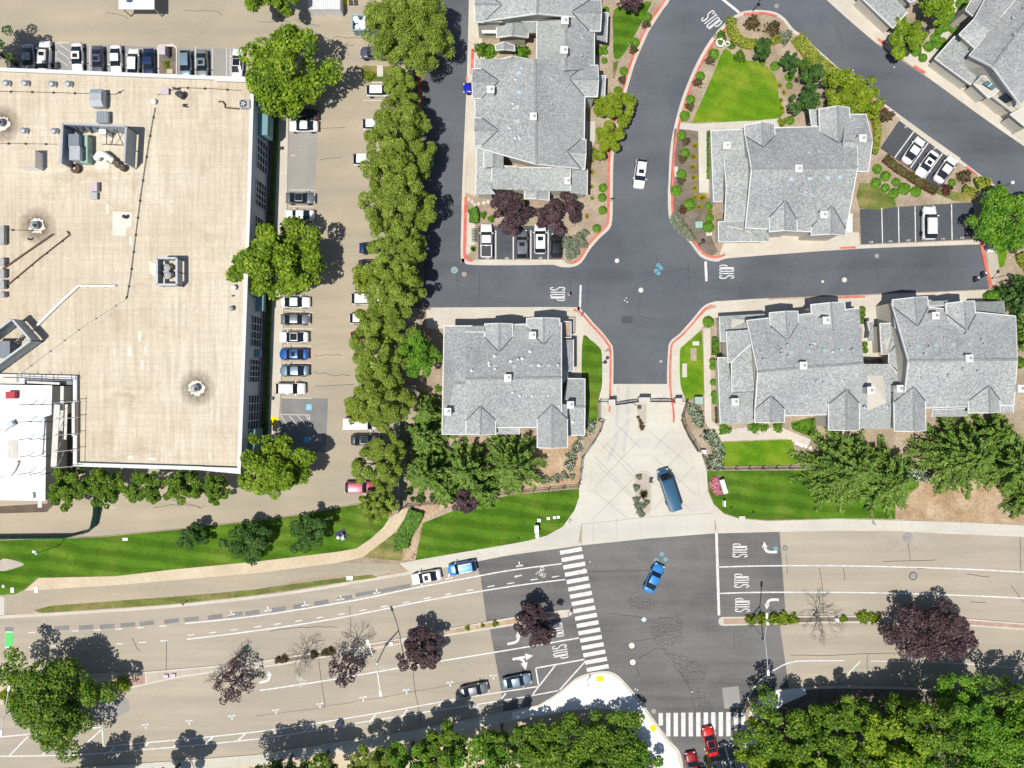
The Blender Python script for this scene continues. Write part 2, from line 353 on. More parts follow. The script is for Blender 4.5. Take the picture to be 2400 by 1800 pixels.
sheet('boulevard_road', BN[:-1] + [(1363, 1278), (1520, 1262)] + BN2 + [(2560, 1668), (2400, 1645), (2100, 1615), (1748, 1625), (1748, 1900), (1603, 1900), (1590, 1760), (1500, 1650)] + BS[13:0:-1] + [(-160, 1818)], 'tan_road', ZR, 'sun bleached tan boulevard running along the bottom of the site', 'road')
sheet('intersection_patch', [(1115, 1316), (1200, 1300), (1363, 1278), (1520, 1262), (1675, 1250), (1827, 1246), (1835, 1350), (1841, 1440), (1828, 1467), (1849, 1612), (1748, 1640), (1748, 1900), (1603, 1900), (1590, 1755), (1500, 1650), (1440, 1580), (1374, 1580), (1262, 1654), (1180, 1670), (1175, 1621), (1148, 1472), (1140, 1454), (1127, 1355)], 'patch_asphalt', ZP, 'dark newer asphalt across the boulevard junction', 'road')
sheet('parking_lot', [(-160, -120), (1000, -120), (1000, 721), (985, 900), (955, 1160), (900, 1180), (717, 1206), (600, 1224), (233, 1262), (-160, 1275)], 'lot', ZR, 'tan worn asphalt parking lot around the beige warehouse', 'parking lot')
sheet('stall_asphalt', [(40, 100), (545, 115), (595, 180), (40, 165)], 'shed_grey', ZP, 'greyer asphalt of the parking bays north of the warehouse', 'parking bay')
sheet('stall_asphalt', [(675, 300), (745, 310), (737, 470), (673, 470)], 'bay_grey', ZP, 'grey worn asphalt of the empty bays beside the warehouse walk', 'parking bay')
sheet('accessible_bay', [(660, 932), (769, 934), (764, 1060), (655, 1060)], 'dark_patch', ZP, 'square of grey asphalt under the blue wheelchair bay', 'parking bay')
AE = [(1099, -120), (1099, 0), (1094, 190), (1088, 325), (1083, 450), (1080, 602), (1088, 613), (1104, 621), (1200, 622), (1295, 621), (1314, 626), (1341, 626), (1363, 615), (1384, 583), (1406, 558), (1428, 537), (1435, 512), (1436, 450), (1438, 366), (1450, 290), (1466, 225), (1487, 152), (1520, 76), (1555, 22), (1570, 0), (1630, -120)]
CE = [(1363, 1278), (1363, 1225), (1379, 1171), (1387, 1130), (1387, 1090), (1395, 1063), (1417, 1033), (1430, 1003), (1435, 965), (1437, 900), (1437, 822), (1430, 803), (1411, 778), (1390, 756), (1373, 736), (1360, 724), (1346, 720), (1200, 720), (1010, 721)]
BW = [(1742, 27), (1715, 41), (1688, 65), (1658, 103), (1628, 157), (1601, 222), (1582, 287), (1570, 353), (1566, 434), (1565, 450), (1566, 499), (1574, 526), (1596, 548), (1618, 572), (1639, 600), (1661, 611), (1683, 613), (1702, 606), (1800, 598), (2014, 583), (2296, 573)]
DW = [(2317, 678), (1800, 699), (1700, 705), (1666, 709), (1645, 721), (1620, 751), (1593, 781), (1571, 800), (1565, 824), (1563, 900), (1571, 965), (1571, 990), (1580, 1017), (1601, 1049), (1623, 1079), (1634, 1112), (1637, 1150), (1650, 1185), (1675, 1215), (1675, 1250)]
LN = [(2560, 570), (2400, 483), (2353, 450), (2296, 410), (2234, 363), (2161, 309), (2098, 263), (2033, 214), (2001, 190), (1974, 168), (1922, 122), (1881, 84), (1860, 70), (1841, 46), (1822, 32), (1800, 26), (1770, 24), (1742, 27)]
NE_ = [(1880, -60), (1936, 0), (1990, 49), (2050, 100), (2071, 111), (2131, 152), (2180, 187), (2315, 285), (2400, 344), (2560, 450)]
sheet('complex_road', [(990, -120), (2000, -120), (1936, 0), (2050, 100), (2180, 187), (2560, 450), (2560, 580), (2353, 460), (2318, 570), (2318, 690)] + DW[1:10] + CE[9:] + [(975, 722)], 'asphalt', ZR, 'dark sealed asphalt roads inside the gated complex', 'road')
sheet('entry_drive', CE[:10] + [(1563, 900)] + DW[10:] + [(1520, 1262)], 'pale_concrete', ZR, 'pale concrete entry drive below the gate, scored in diamonds', 'driveway')
def island(name, poly, label, m='soil'):
    o = MB().slab(pts(poly), -.05, ZI).build(name, m); return tag(o, label, 'planting ground', None, 'structure')
island('planting_ground', AE + [(1500, -120)], 'mulched ground around the long north townhouse')
LB = [(985, 721), (975, 900), (950, 1165), (905, 1175), (830, 1181), (717, 1203), (600, 1219), (450, 1236), (233, 1257), (-160, 1270)]
island('planting_ground', LB + BN + CE[1:], 'mulched ground around the southwestern townhouse and lawns')
island('planting_ground', BW + DW + BN2[1:] + LN[:-1], 'mulched ground around the eastern townhouses')
island('planting_ground', NE_ + [(2560, -120), (1900, -120)], 'mulched ground around the slanting northeastern houses')
island('planting_ground', BS[::-1] + [(-160, 1900)], 'mulched ground under the trees south of the boulevard', 'path_tan')
island('planting_ground', SE[::-1] + [(2560, 1900)][::-1], 'ground under the dense southeastern wood', 'bark')
island('planting_strip', [(962, -120), (955, 721), (993, 721), (996, -120)], 'narrow strip under the boundary fence and willow row', 'bark')
# ---- gutters and red kerbs
for pth, lab, wd in ((AE, 'concrete gutter round the north townhouse block', 8), (CE[7:], 'concrete gutter at the southwestern corner of the crossing', 8), (BW, 'concrete gutter west and south of the round lawn block', 8),
                 (DW[1:11], 'concrete gutter at the southeastern corner of the crossing', 8), (LN[:], 'concrete gutter along the diagonal road, lower edge', 7), (NE_, 'concrete gutter along the diagonal road, upper edge', 10), (BN, 'concrete kerb north of the boulevard, western length', 7), (BN2, 'concrete kerb north of the boulevard, eastern length', 8), (BS[::-1], 'concrete kerb south of the boulevard', 7), (SE[::-1], 'concrete kerb round the southeastern wood', 7)):
    strip('gutter', pth, wd, 'gutter', ZI + .010, lab, 'gutter', sm=4, side=1)
def red(path, off, lab, wd=4.5): strip('red_kerb', path, wd, 'red_kerb', ZI + .09, lab, 'kerb', sm=5, h=.09)
def off(path, d):
    P = [Vector(p) for p in path]; out = []
    for i, p in enumerate(P):
        t = (P[min(i + 1, len(P) - 1)] - P[max(i - 1, 0)]).normalized(); out.append((p.x + t.y * d, p.y - t.x * d))
    return out
red(off(AE[13:25], 10), 0, 'red kerb along the curving road beside the north townhouse', 5.5)
red(off(AE[11:14], 9), 0, 'short red kerb at the corner by stall 139', 5.5)
red([(1106, 612), (1094, 606), (1089, 595), (1090, 540), (1092, 462)], 0, 'red kerb round the corner by stall 135', 7)
red([(1108, 115), (1106, 175)], 0, 'short red kerb west of the little garden court', 7)
red([(1094, 190), (1093, 182)], 0, 'stub of red kerb by the blue parked car', 4)
red([(984, 160), (982, 262)], 0, 'red kerb beside the boundary fence gap', 7)
red(off(CE[8:17], 7), 0, 'red kerb by the gate, western side', 4.5)
red(off(BW[1:18], 10), 0, 'red kerb round the lawn loop', 5)
red(off(DW[3:12], 7), 0, 'red kerb by the gate, eastern side', 4.5)
red([(2296, 560), (2306, 610), (2322, 676)], 0, 'red kerb closing the east end of the road', 7)
red(off(LN[14:18], 8), 0, 'red kerb at the top of the lawn loop', 5)
red(off(LN[6:8], 9), 0, 'short red kerb by the diagonal road stalls', 4)
red([(2262, 391), (2290, 412)], 0, 'short red kerb beyond the white cars', 4)
red([(2330, 437), (2356, 455)], 0, 'red kerb tip by the eastern lamp', 4)
red([(2056, 92), (2074, 106)], 0, 'red kerb stub below the leafy tree at the houses', 6)
red([(2141, 156), (2166, 172)], 0, 'red kerb stub by the slanting garage apron', 6)
red([(1967, 582), (2004, 580)], 0, 'red kerb stub beside stall 140', 5)
red([(1963, 698), (2026, 696)], 0, 'red kerb between the two eastern townhouse blocks', 4)
# ---- concrete walks and aprons (tops of the islands)
ZC, ZL, ZX = ZI + .014, ZI + .022, ZI + .032
def conc(poly, lab, m='concrete', z=None, sm=0, cat='pavement', name='pavement'): return sheet(name, poly, m, z or ZC, lab, cat, sm=sm)
conc([(1107, -60), (1102, 190), (1096, 325), (1092, 452), (1116, 460), (1130, 440), (1130, -60)], 'concrete apron west of the north townhouse')
conc([(1110, 137), (1165, 135), (1165, 160), (1108, 160)], 'small entrance walk off the western apron', z=ZL)
conc([(1088, 475), (1100, 500), (1105, 590), (1092, 600)], 'bare concrete corner by the bike rack', z=ZL)
conc([(1098, 502), (1113, 502), (1113, 574), (1097, 574)], 'pale slab under the bike rack', 'pale_concrete', ZX)
conc([(1112, 609), (1318, 609), (1330, 619), (1104, 619)], 'concrete lip below stalls 135 to 139', z=ZL)
sheet('stall_asphalt', [(1121, 530), (1326, 530), (1317, 608), (1121, 608)], 'new_asphalt', ZL, 'black asphalt of stalls 135 to 139', 'parking bay')
sheet('stall_asphalt', [(2014, 491), (2283, 474), (2277, 561), (2017, 573)], 'new_asphalt', ZL, 'black asphalt of stalls 140 to 145', 'parking bay')
sheet('stall_asphalt', [(2106, 283), (2062, 348), (2201, 445), (2243, 385)], 'new_asphalt', ZL, 'black asphalt of the slanting stalls with white cars', 'parking bay')
sheet('stall_asphalt', [(2150, 54), (2180, 76), (2142, 128), (2120, 108)], 'new_asphalt', ZL, 'empty black stall beneath the northeastern trees', 'parking bay')
conc([(2014, 575), (2285, 563), (2290, 571), (2014, 583)], 'concrete lip below stalls 140 to 145', z=ZX)
conc([(2112, 275), (2250, 372), (2243, 385), (2106, 283)], 'concrete lip of the slanting stalls', z=ZX)
conc([(1362, 285), (1395, 285), (1394, 330), (1380, 365), (1376, 330)], 'entrance path east of the north townhouse', 'pale_concrete')
conc([(1000, 727), (1346, 728), (1367, 740), (1394, 770), (1420, 797), (1428, 812), (1410, 830), (1395, 803), (1367, 786), (1363, 900), (1330, 900), (1330, 770), (1000, 770)], 'concrete apron north of the southwestern townhouse')
WS = [(1411, 825), (1411, 900), (1403, 941), (1403, 979), (1414, 979), (1406, 1008), (1390, 1036), (1365, 1071), (1357, 1130), (1357, 1166), (1346, 1196), (1319, 1234), (1281, 1255), (1241, 1266), (1200, 1274), (974, 1313), (936, 1320), (960, 1340), (1115, 1311), (1200, 1294), (1355, 1272)]
conc(WS + CE[1:11] , 'concrete sidewalk west of the entry drive and along the boulevard', 'pale_concrete')
ES = [(1596, 908), (1607, 941), (1596, 973), (1599, 998), (1623, 1041), (1645, 1068), (1656, 1106), (1658, 1150), (1672, 1182), (1696, 1204), (1729, 1215), (1800, 1221), (1963, 1216), (2234, 1223), (2400, 1231), (2560, 1240), (2560, 1262), (2400, 1254), (2207, 1246), (2066, 1240), (1830, 1242), (1680, 1246)]
conc([(1593, 822), (1594, 900)] + ES + DW[9:-1][::-1] , 'concrete sidewalk east of the entry drive and along the boulevard', 'pale_concrete')
conc([(1571, 810), (1600, 784), (1630, 752), (1655, 727), (1700, 714), (1700, 740), (1660, 748), (1636, 780), (1619, 795), (1599, 812), (1593, 824), (1592, 906), (1570, 906)], 'concrete sidewalk curving round the southeastern corner')
conc([(1648, 770), (1664, 770), (1667, 985), (1690, 1005), (1690, 1034), (1664, 1010), (1651, 985)], 'walk in front of the eastern townhouse')
conc([(1690, 1007), (1830, 1002), (1900, 1030), (1892, 1048), (1840, 1028), (1690, 1034)], 'garden walk below the eastern townhouse')
conc([(1675, 706), (1800, 703), (2313, 680), (2350, 690), (2350, 730), (2300, 760), (1700, 770), (1684, 745)], 'long concrete apron north of the eastern townhouse')
conc([(1592, 288), (1640, 291), (1826, 279), (1826, 300), (1662, 309), (1660, 452), (1638, 452), (1636, 308), (1586, 302)], 'walk between the round lawn and the townhouse', 'pale_concrete')
conc([(1697, 566), (1760, 540), (2012, 545), (2014, 577), (1800, 594), (1702, 602), (1683, 605)], 'concrete apron south of the lawn block townhouse')
conc([(1945, 0), (2000, 47), (2075, 108), (2140, 150), (2190, 183), (2320, 277), (2410, 338), (2560, 440), (2560, 300), (2276, 190), (2195, 130), (2100, 80), (2020, -10)], 'pale concrete aprons of the slanting houses')
conc([(2240, -10), (2262, 24), (2192, 132), (2178, 124), (2212, 60)], 'foot walk beside the slanting house', 'pale_concrete', ZL)
conc([(2310, 575), (2337, 583), (2340, 650), (2322, 680)], 'gravelly concrete beyond the east end kerb', 'gravel')
conc([(2303, 565), (2336, 563), (2336, 590), (2310, 592)], 'pale pad under the mail cabinet', 'white_concrete', ZX)
SWC = [(1200, 1668), (1262, 1655), (1292, 1638), (1319, 1620), (1348, 1596), (1376, 1583), (1411, 1577), (1432, 1580), (1452, 1594), (1492, 1640), (1533, 1697), (1560, 1736), (1585, 1762), (1595, 1800), (1597, 1880), (1560, 1880), (1540, 1800), (1512, 1751), (1485, 1711), (1460, 1678), (1433, 1662), (1390, 1659), (1330, 1665), (1281, 1675), (1200, 1687)]
conc(SWC, 'bright new concrete corner walk with yellow ramps', 'white_concrete', ZC)
conc([(-160, 1822), (200, 1802), (434, 1786), (600, 1773), (690, 1759), (953, 1718), (1200, 1669), (1200, 1688), (1060, 1716), (896, 1746), (784, 1766), (600, 1790), (434, 1804), (200, 1822), (-160, 1842)], 'concrete sidewalk south of the boulevard', 'pale_concrete', ZC - .004)
conc([(1745, 1780), (1746, 1730), (1750, 1691), (1761, 1661), (1780, 1640), (1802, 1626), (1822, 1618), (1885, 1612), (1890, 1626), (1835, 1650), (1795, 1690), (1775, 1780)], 'bright concrete corner walk shaded by the wood', 'white_concrete')
conc([(657, 240), (676, 240), (672, 480), (667, 640), (660, 850), (652, 1030), (630, 1030), (640, 640), (650, 400)], 'concrete walk along the warehouse east wall', z=.14)
MB().slab(pts([(640, 235), (677, 235), (673, 480), (668, 640), (661, 850), (653, 1035), (612, 1035)]), 0, .13).build('walk_kerb', 'gutter'); tag(bpy.data.objects['walk_kerb'], 'raised kerb bed beneath the warehouse walk', 'kerb', None, 'structure')
sheet('planting_bed', [(630, 240), (656, 240), (649, 400), (639, 640), (629, 1030), (612, 1030)], 'bark', .142, 'dark planting bed at the foot of the warehouse wall', 'planting bed')
conc([(0, 1396), (62, 1384), (92, 1377), (271, 1371), (600, 1342), (790, 1318), (936, 1320), (939, 1334), (880, 1350), (768, 1347), (600, 1381), (271, 1408), (122, 1419), (76, 1430), (0, 1440)], 'worn asphalt foot path north of the boulevard', 'lot', ZC, name='footpath')
conc([(60, 1384), (92, 1354), (271, 1350), (400, 1335), (600, 1316), (790, 1293), (836, 1285), (871, 1261), (898, 1236), (912, 1216), (940, 1195), (957, 1190), (948, 1215), (926, 1247), (880, 1285), (850, 1306), (790, 1319), (600, 1343), (271, 1371)], 'tan gravel path slanting up past the hedge', 'path_tan', ZL, name='footpath')
conc([(0, 1396), (12, 1400), (12, 1440), (-120, 1450), (-120, 1400)], 'pale concrete ramp at the western edge', 'pale_concrete', ZX)
conc([(990, 1226), (1030, 1196), (1110, 1180), (1060, 1175), (970, 1180), (985, 1230), (955, 1280), (945, 1312), (975, 1312), (980, 1260)], 'mulch path between hedge and lawn', 'straw', ZC)
sheet('bare_ground', [(2097, 1216), (2098, 1171), (2120, 1163), (2153, 1139), (2150, 1090), (2260, 1085), (2420, 1080), (2560, 1080), (2560, 1238), (2400, 1229), (2234, 1221)], 'straw', ZC, 'bare reddish ground with dry straw east of the big lawn', 'ground')
sheet('gravel_bed', [(1357, 1040), (1392, 1000), (1400, 985), (1380, 985), (1330, 1030), (1240, 1060), (1100, 1170), (1200, 1160), (1357, 1138), (1362, 1075)], 'straw', ZC, 'pinkish mulch bed between conifers and fence', 'planting bed')
sheet('gravel_bed', [(1570, 440), (1580, 302), (1637, 306), (1640, 452), (1668, 470), (1668, 560), (1682, 590), (1664, 603), (1640, 590), (1600, 540), (1578, 515)], 'bark', ZC - .006, 'grey bark bed west of the lawn block townhouse', 'planting bed')
# ---- lawns
def grass(poly, lab, m, z=ZL, sm=0): return sheet('lawn', poly, m, z, lab, 'lawn', 'stuff', sm)
grass([(-160, 1272), (233, 1259), (450, 1238), (600, 1221), (717, 1205), (830, 1183), (915, 1177), (909, 1220), (898, 1236), (871, 1261), (836, 1285), (790, 1293), (600, 1316), (400, 1335), (271, 1350), (90, 1354), (60, 1380), (38, 1392), (-160, 1400)], 'long mown lawn below the warehouse access road', 'lawn_deep')
grass([(974, 1312), (991, 1226), (1030, 1210), (1107, 1179), (1159, 1168), (1200, 1160), (1357, 1145), (1357, 1166), (1346, 1196), (1319, 1234), (1281, 1255), (1241, 1266), (1200, 1274)], 'striped green lawn west of the entry drive', 'lawn_deep')
grass([(850, 1306), (926, 1248), (945, 1290), (941, 1314)], 'small triangle of dry lawn below the long hedge', 'lawn_dry')
grass([(81, 1430), (122, 1419), (271, 1408), (407, 1399), (600, 1381), (752, 1360), (870, 1346), (885, 1353), (760, 1370), (600, 1394), (407, 1415), (217, 1428), (100, 1436)], 'thin dry verge between path and boulevard', 'lawn_dry', ZX)
grass([(1367, 788), (1387, 800), (1403, 813), (1410, 830), (1411, 900), (1405, 925), (1401, 945), (1399, 985), (1385, 990), (1372, 960), (1366, 900), (1363, 857)], 'patchy lawn east of the southwestern townhouse', 'lawn_deep', sm=4)
grass([(1637, 779), (1645, 786), (1649, 900), (1649, 924), (1623, 935), (1607, 935), (1596, 908), (1593, 880), (1593, 824), (1600, 811), (1620, 794)], 'bright lawn wedge between gate and townhouse walk', 'lawn_bright', ZX, 3)
grass([(1692, 1037), (1800, 1032), (1854, 1030), (1861, 1052), (1870, 1088), (1800, 1091), (1690, 1092)], 'small square lawn above the iron fence', 'lawn_bright')
grass([(1656, 1103), (1880, 1102), (2150, 1100), (2153, 1139), (2120, 1163), (2098, 1171), (2097, 1216), (1963, 1214), (1800, 1219), (1729, 1213), (1696, 1202), (1672, 1180), (1660, 1150)], 'large green lawn east of the entry drive', 'lawn_deep')
grass([(1696, 117), (1672, 172), (1645, 235), (1623, 285), (1645, 287), (1826, 277), (1824, 230), (1820, 190), (1800, 160), (1778, 146), (1742, 141), (1715, 127)], 'bright lawn inside the road loop', 'lawn_bright', sm=3)
grass([(1439, 24), (1480, 12), (1525, 5), (1512, 35), (1493, 73), (1460, 130), (1439, 136), (1437, 80)], 'narrow lawn east of the north townhouse', 'lawn_deep', sm=3)
grass([(1437, 148), (1450, 142), (1440, 184), (1436, 184)], 'scrap of dry lawn below the narrow lawn', 'lawn_dry')
grass([(2014, 430), (2060, 440), (2080, 455), (2100, 485), (2014, 489)], 'weedy grass above stall 140', 'lawn_dry', ZL, 2)
grass([(1852, 990), (1900, 978), (1905, 1015), (1888, 1020), (1856, 1006)], 'small lawn in the townhouse garden', 'lawn_deep', ZL)
grass([(2335, 578), (2350, 560), (2360, 580), (2352, 620), (2342, 625)], 'bright grass strip by the mail cabinet', 'lawn_bright', ZL, 3)
grass([(2170, 440), (2260, 455), (2300, 470), (2240, 472)], 'light grass patch above stall 143', 'lawn_dry', ZL, 3)
grass([(860, 480), (1015, 480), (1015, 560), (860, 560)][:0] or [(846, 175), (850, 154), (932, 156), (930, 190), (852, 191)], 'weedy bed of the lot island', 'lawn_dry', .16)
# ---- medians
MW = [(-160, 1590), (0, 1587), (76, 1582), (287, 1576), (342, 1574), (600, 1551), (662, 1540), (866, 1507), (936, 1496), (1050, 1473), (1200, 1446), (1317, 1429), (1335, 1428), (1342, 1437), (1334, 1445), (1200, 1466), (1042, 1491), (939, 1510), (874, 1521), (654, 1559), (600, 1566), (515, 1574), (415, 1589), (342, 1605), (271, 1621), (150, 1645), (-160, 1655)]
ME = [(1683, 1456), (1686, 1447), (1693, 1445), (1800, 1444), (1965, 1442), (2066, 1442), (2261, 1449), (2400, 1460), (2560, 1475), (2560, 1490), (2400, 1476), (2272, 1467), (2066, 1460), (1965, 1459), (1693, 1466), (1686, 1464)]
tag(MB().slab(pts(MW[::-1]), 0, .14).build('median', 'gutter'), 'long kerbed median west of the crossing', 'median', None, 'structure')
tag(MB().slab(pts(ME[::-1]), 0, .14).build('median', 'gutter'), 'kerbed median east of the crossing', 'median', None, 'structure')
sheet('median_bed', [(-160, 1596), (76, 1587), (280, 1582), (282, 1614), (150, 1638), (-160, 1648)], 'path_tan', .15, 'dry earth in the widened west end of the median', 'planting bed')
sheet('brick_paving', [(290, 1581), (341, 1578), (341, 1601), (290, 1612)], 'brick_pave', .15, 'brick paving in the median by the big tree', 'paving')
sheet('median_bed', [(345, 1578), (515, 1563), (600, 1556), (655, 1545), (655, 1554), (600, 1561), (515, 1570), (415, 1584), (345, 1600)], 'gravel', .15, 'gravelly weeds in the west median', 'planting bed')
sheet('brick_paving', [(604, 1555), (658, 1545), (656, 1555), (606, 1561)], 'brick_pave', .155, 'brick paving in the median above the turn arrow', 'paving')
sheet('median_bed', [(660, 1545), (785, 1524), (785, 1533), (660, 1553)], 'bark', .15, 'dark weedy bed under the bare median trees', 'planting bed')
sheet('brick_paving', [(868, 1511), (936, 1500), (936, 1506), (872, 1517)], 'brick_pave', .15, 'brick paving at the foot of the western lamp', 'paving')
sheet('median_bed', [(1040, 1478), (1200, 1450), (1300, 1436), (1300, 1444), (1200, 1461), (1040, 1487)], 'straw', .15, 'orange straw in the median nose', 'planting bed')
sheet('brick_paving', [(1695, 1449), (1750, 1448), (1750, 1462), (1695, 1462)], 'brick_pave', .15, 'brick paving on the east median nose', 'paving')
sheet('median_bed', [(1752, 1448), (1965, 1446), (2066, 1446), (2066, 1456), (1965, 1455), (1752, 1462)], 'bark', .15, 'weedy bed of the east median', 'planting bed')
sheet('brick_paving', [(2180, 1450), (2260, 1453), (2400, 1464), (2560, 1478), (2560, 1486), (2400, 1472), (2270, 1463), (2180, 1459)], 'brick_pave', .15, 'terracotta paving along the far east median', 'paving')
for i, (poly, lab) in enumerate(([[(1446, 975), (0, 0)], ''],)): pass
def oval(x0, y0, x1, y1):
    cx, r = (x0 + x1) / 2, (x1 - x0) / 2
    return [(cx + r * math.cos(a), (y0 + r) - r * math.sin(a)) for a in np.linspace(0, math.pi, 9)] + [(cx + r * math.cos(a), (y1 - r) - r * math.sin(a)) for a in np.linspace(math.pi, 2 * math.pi, 9)]
tag(MB().slab(pts(oval(1486, 1104, 1528, 1212)), 0, .12).build('traffic_island', 'gutter'), 'oval planted island beside the blue van', 'traffic island', None, 'structure')
sheet('island_bed', oval(1489, 1108, 1525, 1208), 'gravel', .132, 'river stone bed of the oval island', 'planting bed')
tag(MB().slab(pts([(1491, 940), (1518, 940), (1516, 1000), (1512, 1012), (1500, 1012), (1493, 1000)][::-1]), 0, .12).build('traffic_island', 'gutter'), 'narrow gravel island behind the entry gate', 'traffic island', None, 'structure')
sheet('island_bed', [(1494, 946), (1515, 946), (1513, 1000), (1510, 1008), (1502, 1008), (1496, 1000)], 'gravel', .132, 'stone bed of the narrow gate island', 'planting bed')
tag(MB().slab(pts([(368, 178), (368, 112), (374, 105), (408, 104), (416, 112), (416, 178)]), 0, .13).build('lot_island', 'pale_concrete'), 'kerbed island among the bays with a utility cabinet', 'traffic island', None, 'structure')
sheet('island_bed', [(374, 174), (374, 114), (379, 110), (408, 110), (413, 116), (413, 174)], 'bark', .142, 'bark bed of the bay island', 'planting bed')
tag(MB().slab(pts([(856, 190), (856, 160), (862, 153), (935, 155), (935, 195), (862, 195)]), 0, .13).build('lot_island', 'pale_concrete'), 'kerbed island by the willow row', 'traffic island', None, 'structure')
sheet('island_bed', [(859, 188), (859, 162), (864, 156), (932, 158), (932, 192), (864, 192)], 'bark', .142, 'bark bed of the willow island', 'planting bed')
sheet('rock_bed', [(-10, 1330), (4, 1312), (14, 1309), (36, 1313), (58, 1322), (40, 1330), (8, 1338)], 'gravel', ZX, 'pebble patch in the west lawn', 'planting bed', sm=3)

# ------------------------------------------------------------------ road markings, covers and cracks
def lines(name, paths, wpx, m, z, lab, cat='road marking', sm=4):
    b = MB()
    for p in paths:
        q = [Vector((v.x, v.y)) for v in pts(p)]; b.ribbon(smooth(q, sm) if sm and len(q) > 2 else q, wpx * S, z)
    return tag(b.build(name, m), lab, cat, None, 'structure')
lines('lane_line', [[(434, 1461), (600, 1443.6), (830, 1407), (961, 1380), (1115, 1351), (1200, 1336), (1316, 1321)]], 3, 'white_paint', ZM, 'white line edging the western bike lane')
lines('lane_line', [[(438, 1498), (600, 1478), (790, 1449), (1007, 1406), (1200, 1374), (1325, 1358)]], 3, 'white_paint', ZM, 'white line below the dashes on the western boulevard')
def dash(l, ang, ln): return [[(x - ln / 2 * math.cos(ang), y + ln / 2 * math.sin(ang)), (x + ln / 2 * math.cos(ang), y - ln / 2 * math.sin(ang))] for x, y in l]
q6 = lambda l, ox, oy: [(ox + x / 3.687, oy + y / 3.687) for x, y in l]
lines('lane_dashes', dash(q6([(1650, 508), (1840, 487), (2025, 464)], 0, 1350), .13, 17) + dash(q6([(15, 437), (185, 413), (370, 387), (555, 357), (740, 327), (925, 295), (1110, 262), (1295, 227), (1478, 190), (1662, 156), (1848, 121), (2030, 88), (2200, 62)], 600, 1350), .17, 17) + dash(q6([(190, 30), (375, 5)], 1200, 1350), .17, 17), 2.4, 'white_paint', ZM, 'dashed line between the two western lane lines')
lines('lane_dashes', dash(q6([(277, 487), (463, 482), (653, 474), (840, 467), (1028, 457), (1215, 445), (1408, 431)], 0, 1350), .06, 17), 2.4, 'white_paint', ZM, 'upper dashes by the green bike box')
lines('lane_dashes', dash(q6([(277, 614), (475, 607), (1038, 585), (1230, 573), (1418, 559)], 0, 1350), .06, 17), 2.4, 'white_paint', ZM, 'lower dashes by the green bike box')
b = MB()
for (x, y) in q6([(385, 453), (535, 450), (745, 443), (925, 435), (1105, 422), (1270, 408), (1483, 390), (1655, 373), (1860, 353), (2035, 332), (2180, 317)], 0, 1350) + q6([(195, 288), (385, 258), (565, 230), (770, 190)], 600, 1350):
    p = at(x, y); b.ribbon(dash_ := [Vector((v.x, v.y)) for v in pts(dash([(x, y)], .05 + (x / 850) * .14, 34)[0])], 10 * S, ZD)
b.ribbon([Vector((v.x, v.y)) for v in pts([(833, 1395), (900, 1384), (962, 1372)])], 9 * S, ZD)
tag(b.build('asphalt_patches', 'dark_patch'), 'row of dark rectangles where old marks were covered', 'road patch', None, 'structure')
sheet('asphalt_patch', [(12, 1470), (32, 1470), (32, 1479), (11, 1479)], 'dark_patch', ZD, 'dark square above the green bike box', 'road patch')
sheet('asphalt_patch', [(207, 1662), (228, 1647), (295, 1637), (301, 1650), (300, 1668), (245, 1686), (210, 1672)], 'shed_grey', ZD, 'rounded grey patch by the big median tree', 'road patch', sm=3)
sheet('bike_box', [(13, 1482), (31, 1482), (29, 1518), (12, 1518)], 'green_paint', ZM, 'bright green bike box at the western edge', 'road marking')
lines('bike_box_edges', [[(13, 1481), (31, 1481)], [(12, 1517), (29, 1517)]], 2.5, 'white_paint', ZM + .006, 'white edges of the green bike box')
def tees(l, ang, up, lab):
    ps = []
    for x, y in l:
        c, s_ = math.cos(ang), math.sin(ang); ps += [[(x - 8.5 * c, y + 8.5 * s_), (x + 8.5 * c, y - 8.5 * s_)], [(x, y), (x - up * s_ * 10, y - up * c * 10)]]
    lines('parking_tees', ps, 3, 'white_paint', ZM, lab, sm=0)
tees(q6([(2000, 333)], 0, 1350) + q6([(105, 296), (425, 252), (735, 202), (1045, 145), (1670, 20)], 600, 1350) + [(1218, 1326)], .16, 1, 'upturned parking tees along the northern kerb lane')
tees(q6([(1257, 1284), (1633, 1250), (2003, 1208)], 0, 1350) + q6([(170, 1157), (550, 1102), (925, 1046), (1298, 983), (1675, 918), (2050, 858)], 600, 1350), .13, -1, 'parking tees along the southern parking lane')
lines('lane_line', [[(245, 1749), (600, 1715), (885, 1671), (1075, 1637.5), (1200, 1618), (1260, 1609)]], 2.8, 'white_paint', ZM, 'upper line of the southern bike buffer')
lines('lane_line', [[(-160, 1772), (98, 1771), (252, 1763.6), (600, 1732), (844, 1693), (1023, 1664.6), (1200, 1638), (1308, 1618.5)]], 2.8, 'white_paint', ZM, 'lower line of the southern bike buffer')
dg = [q6(p, 0, 1350) for p in ([(940, 1525), (1000, 1465)], [(1220, 1505), (1285, 1440)], [(1500, 1480), (1555, 1415)], [(1780, 1450), (1840, 1390)], [(2060, 1420), (2120, 1360)])]
dg += [q6(p, 600, 1350) for p in ([(130, 1390), (185, 1325)], [(415, 1345), (475, 1280)], [(695, 1305), (750, 1240)], [(980, 1265), (1035, 1195)], [(1260, 1215), (1310, 1150)], [(1540, 1165), (1595, 1100)], [(1825, 1120), (1870, 1065)], [(2110, 1075), (2160, 1010)])]
lines('buffer_bars', dg, 3.4, 'white_paint', ZM + .005, 'slanting bars inside the southern bike buffer', sm=0)
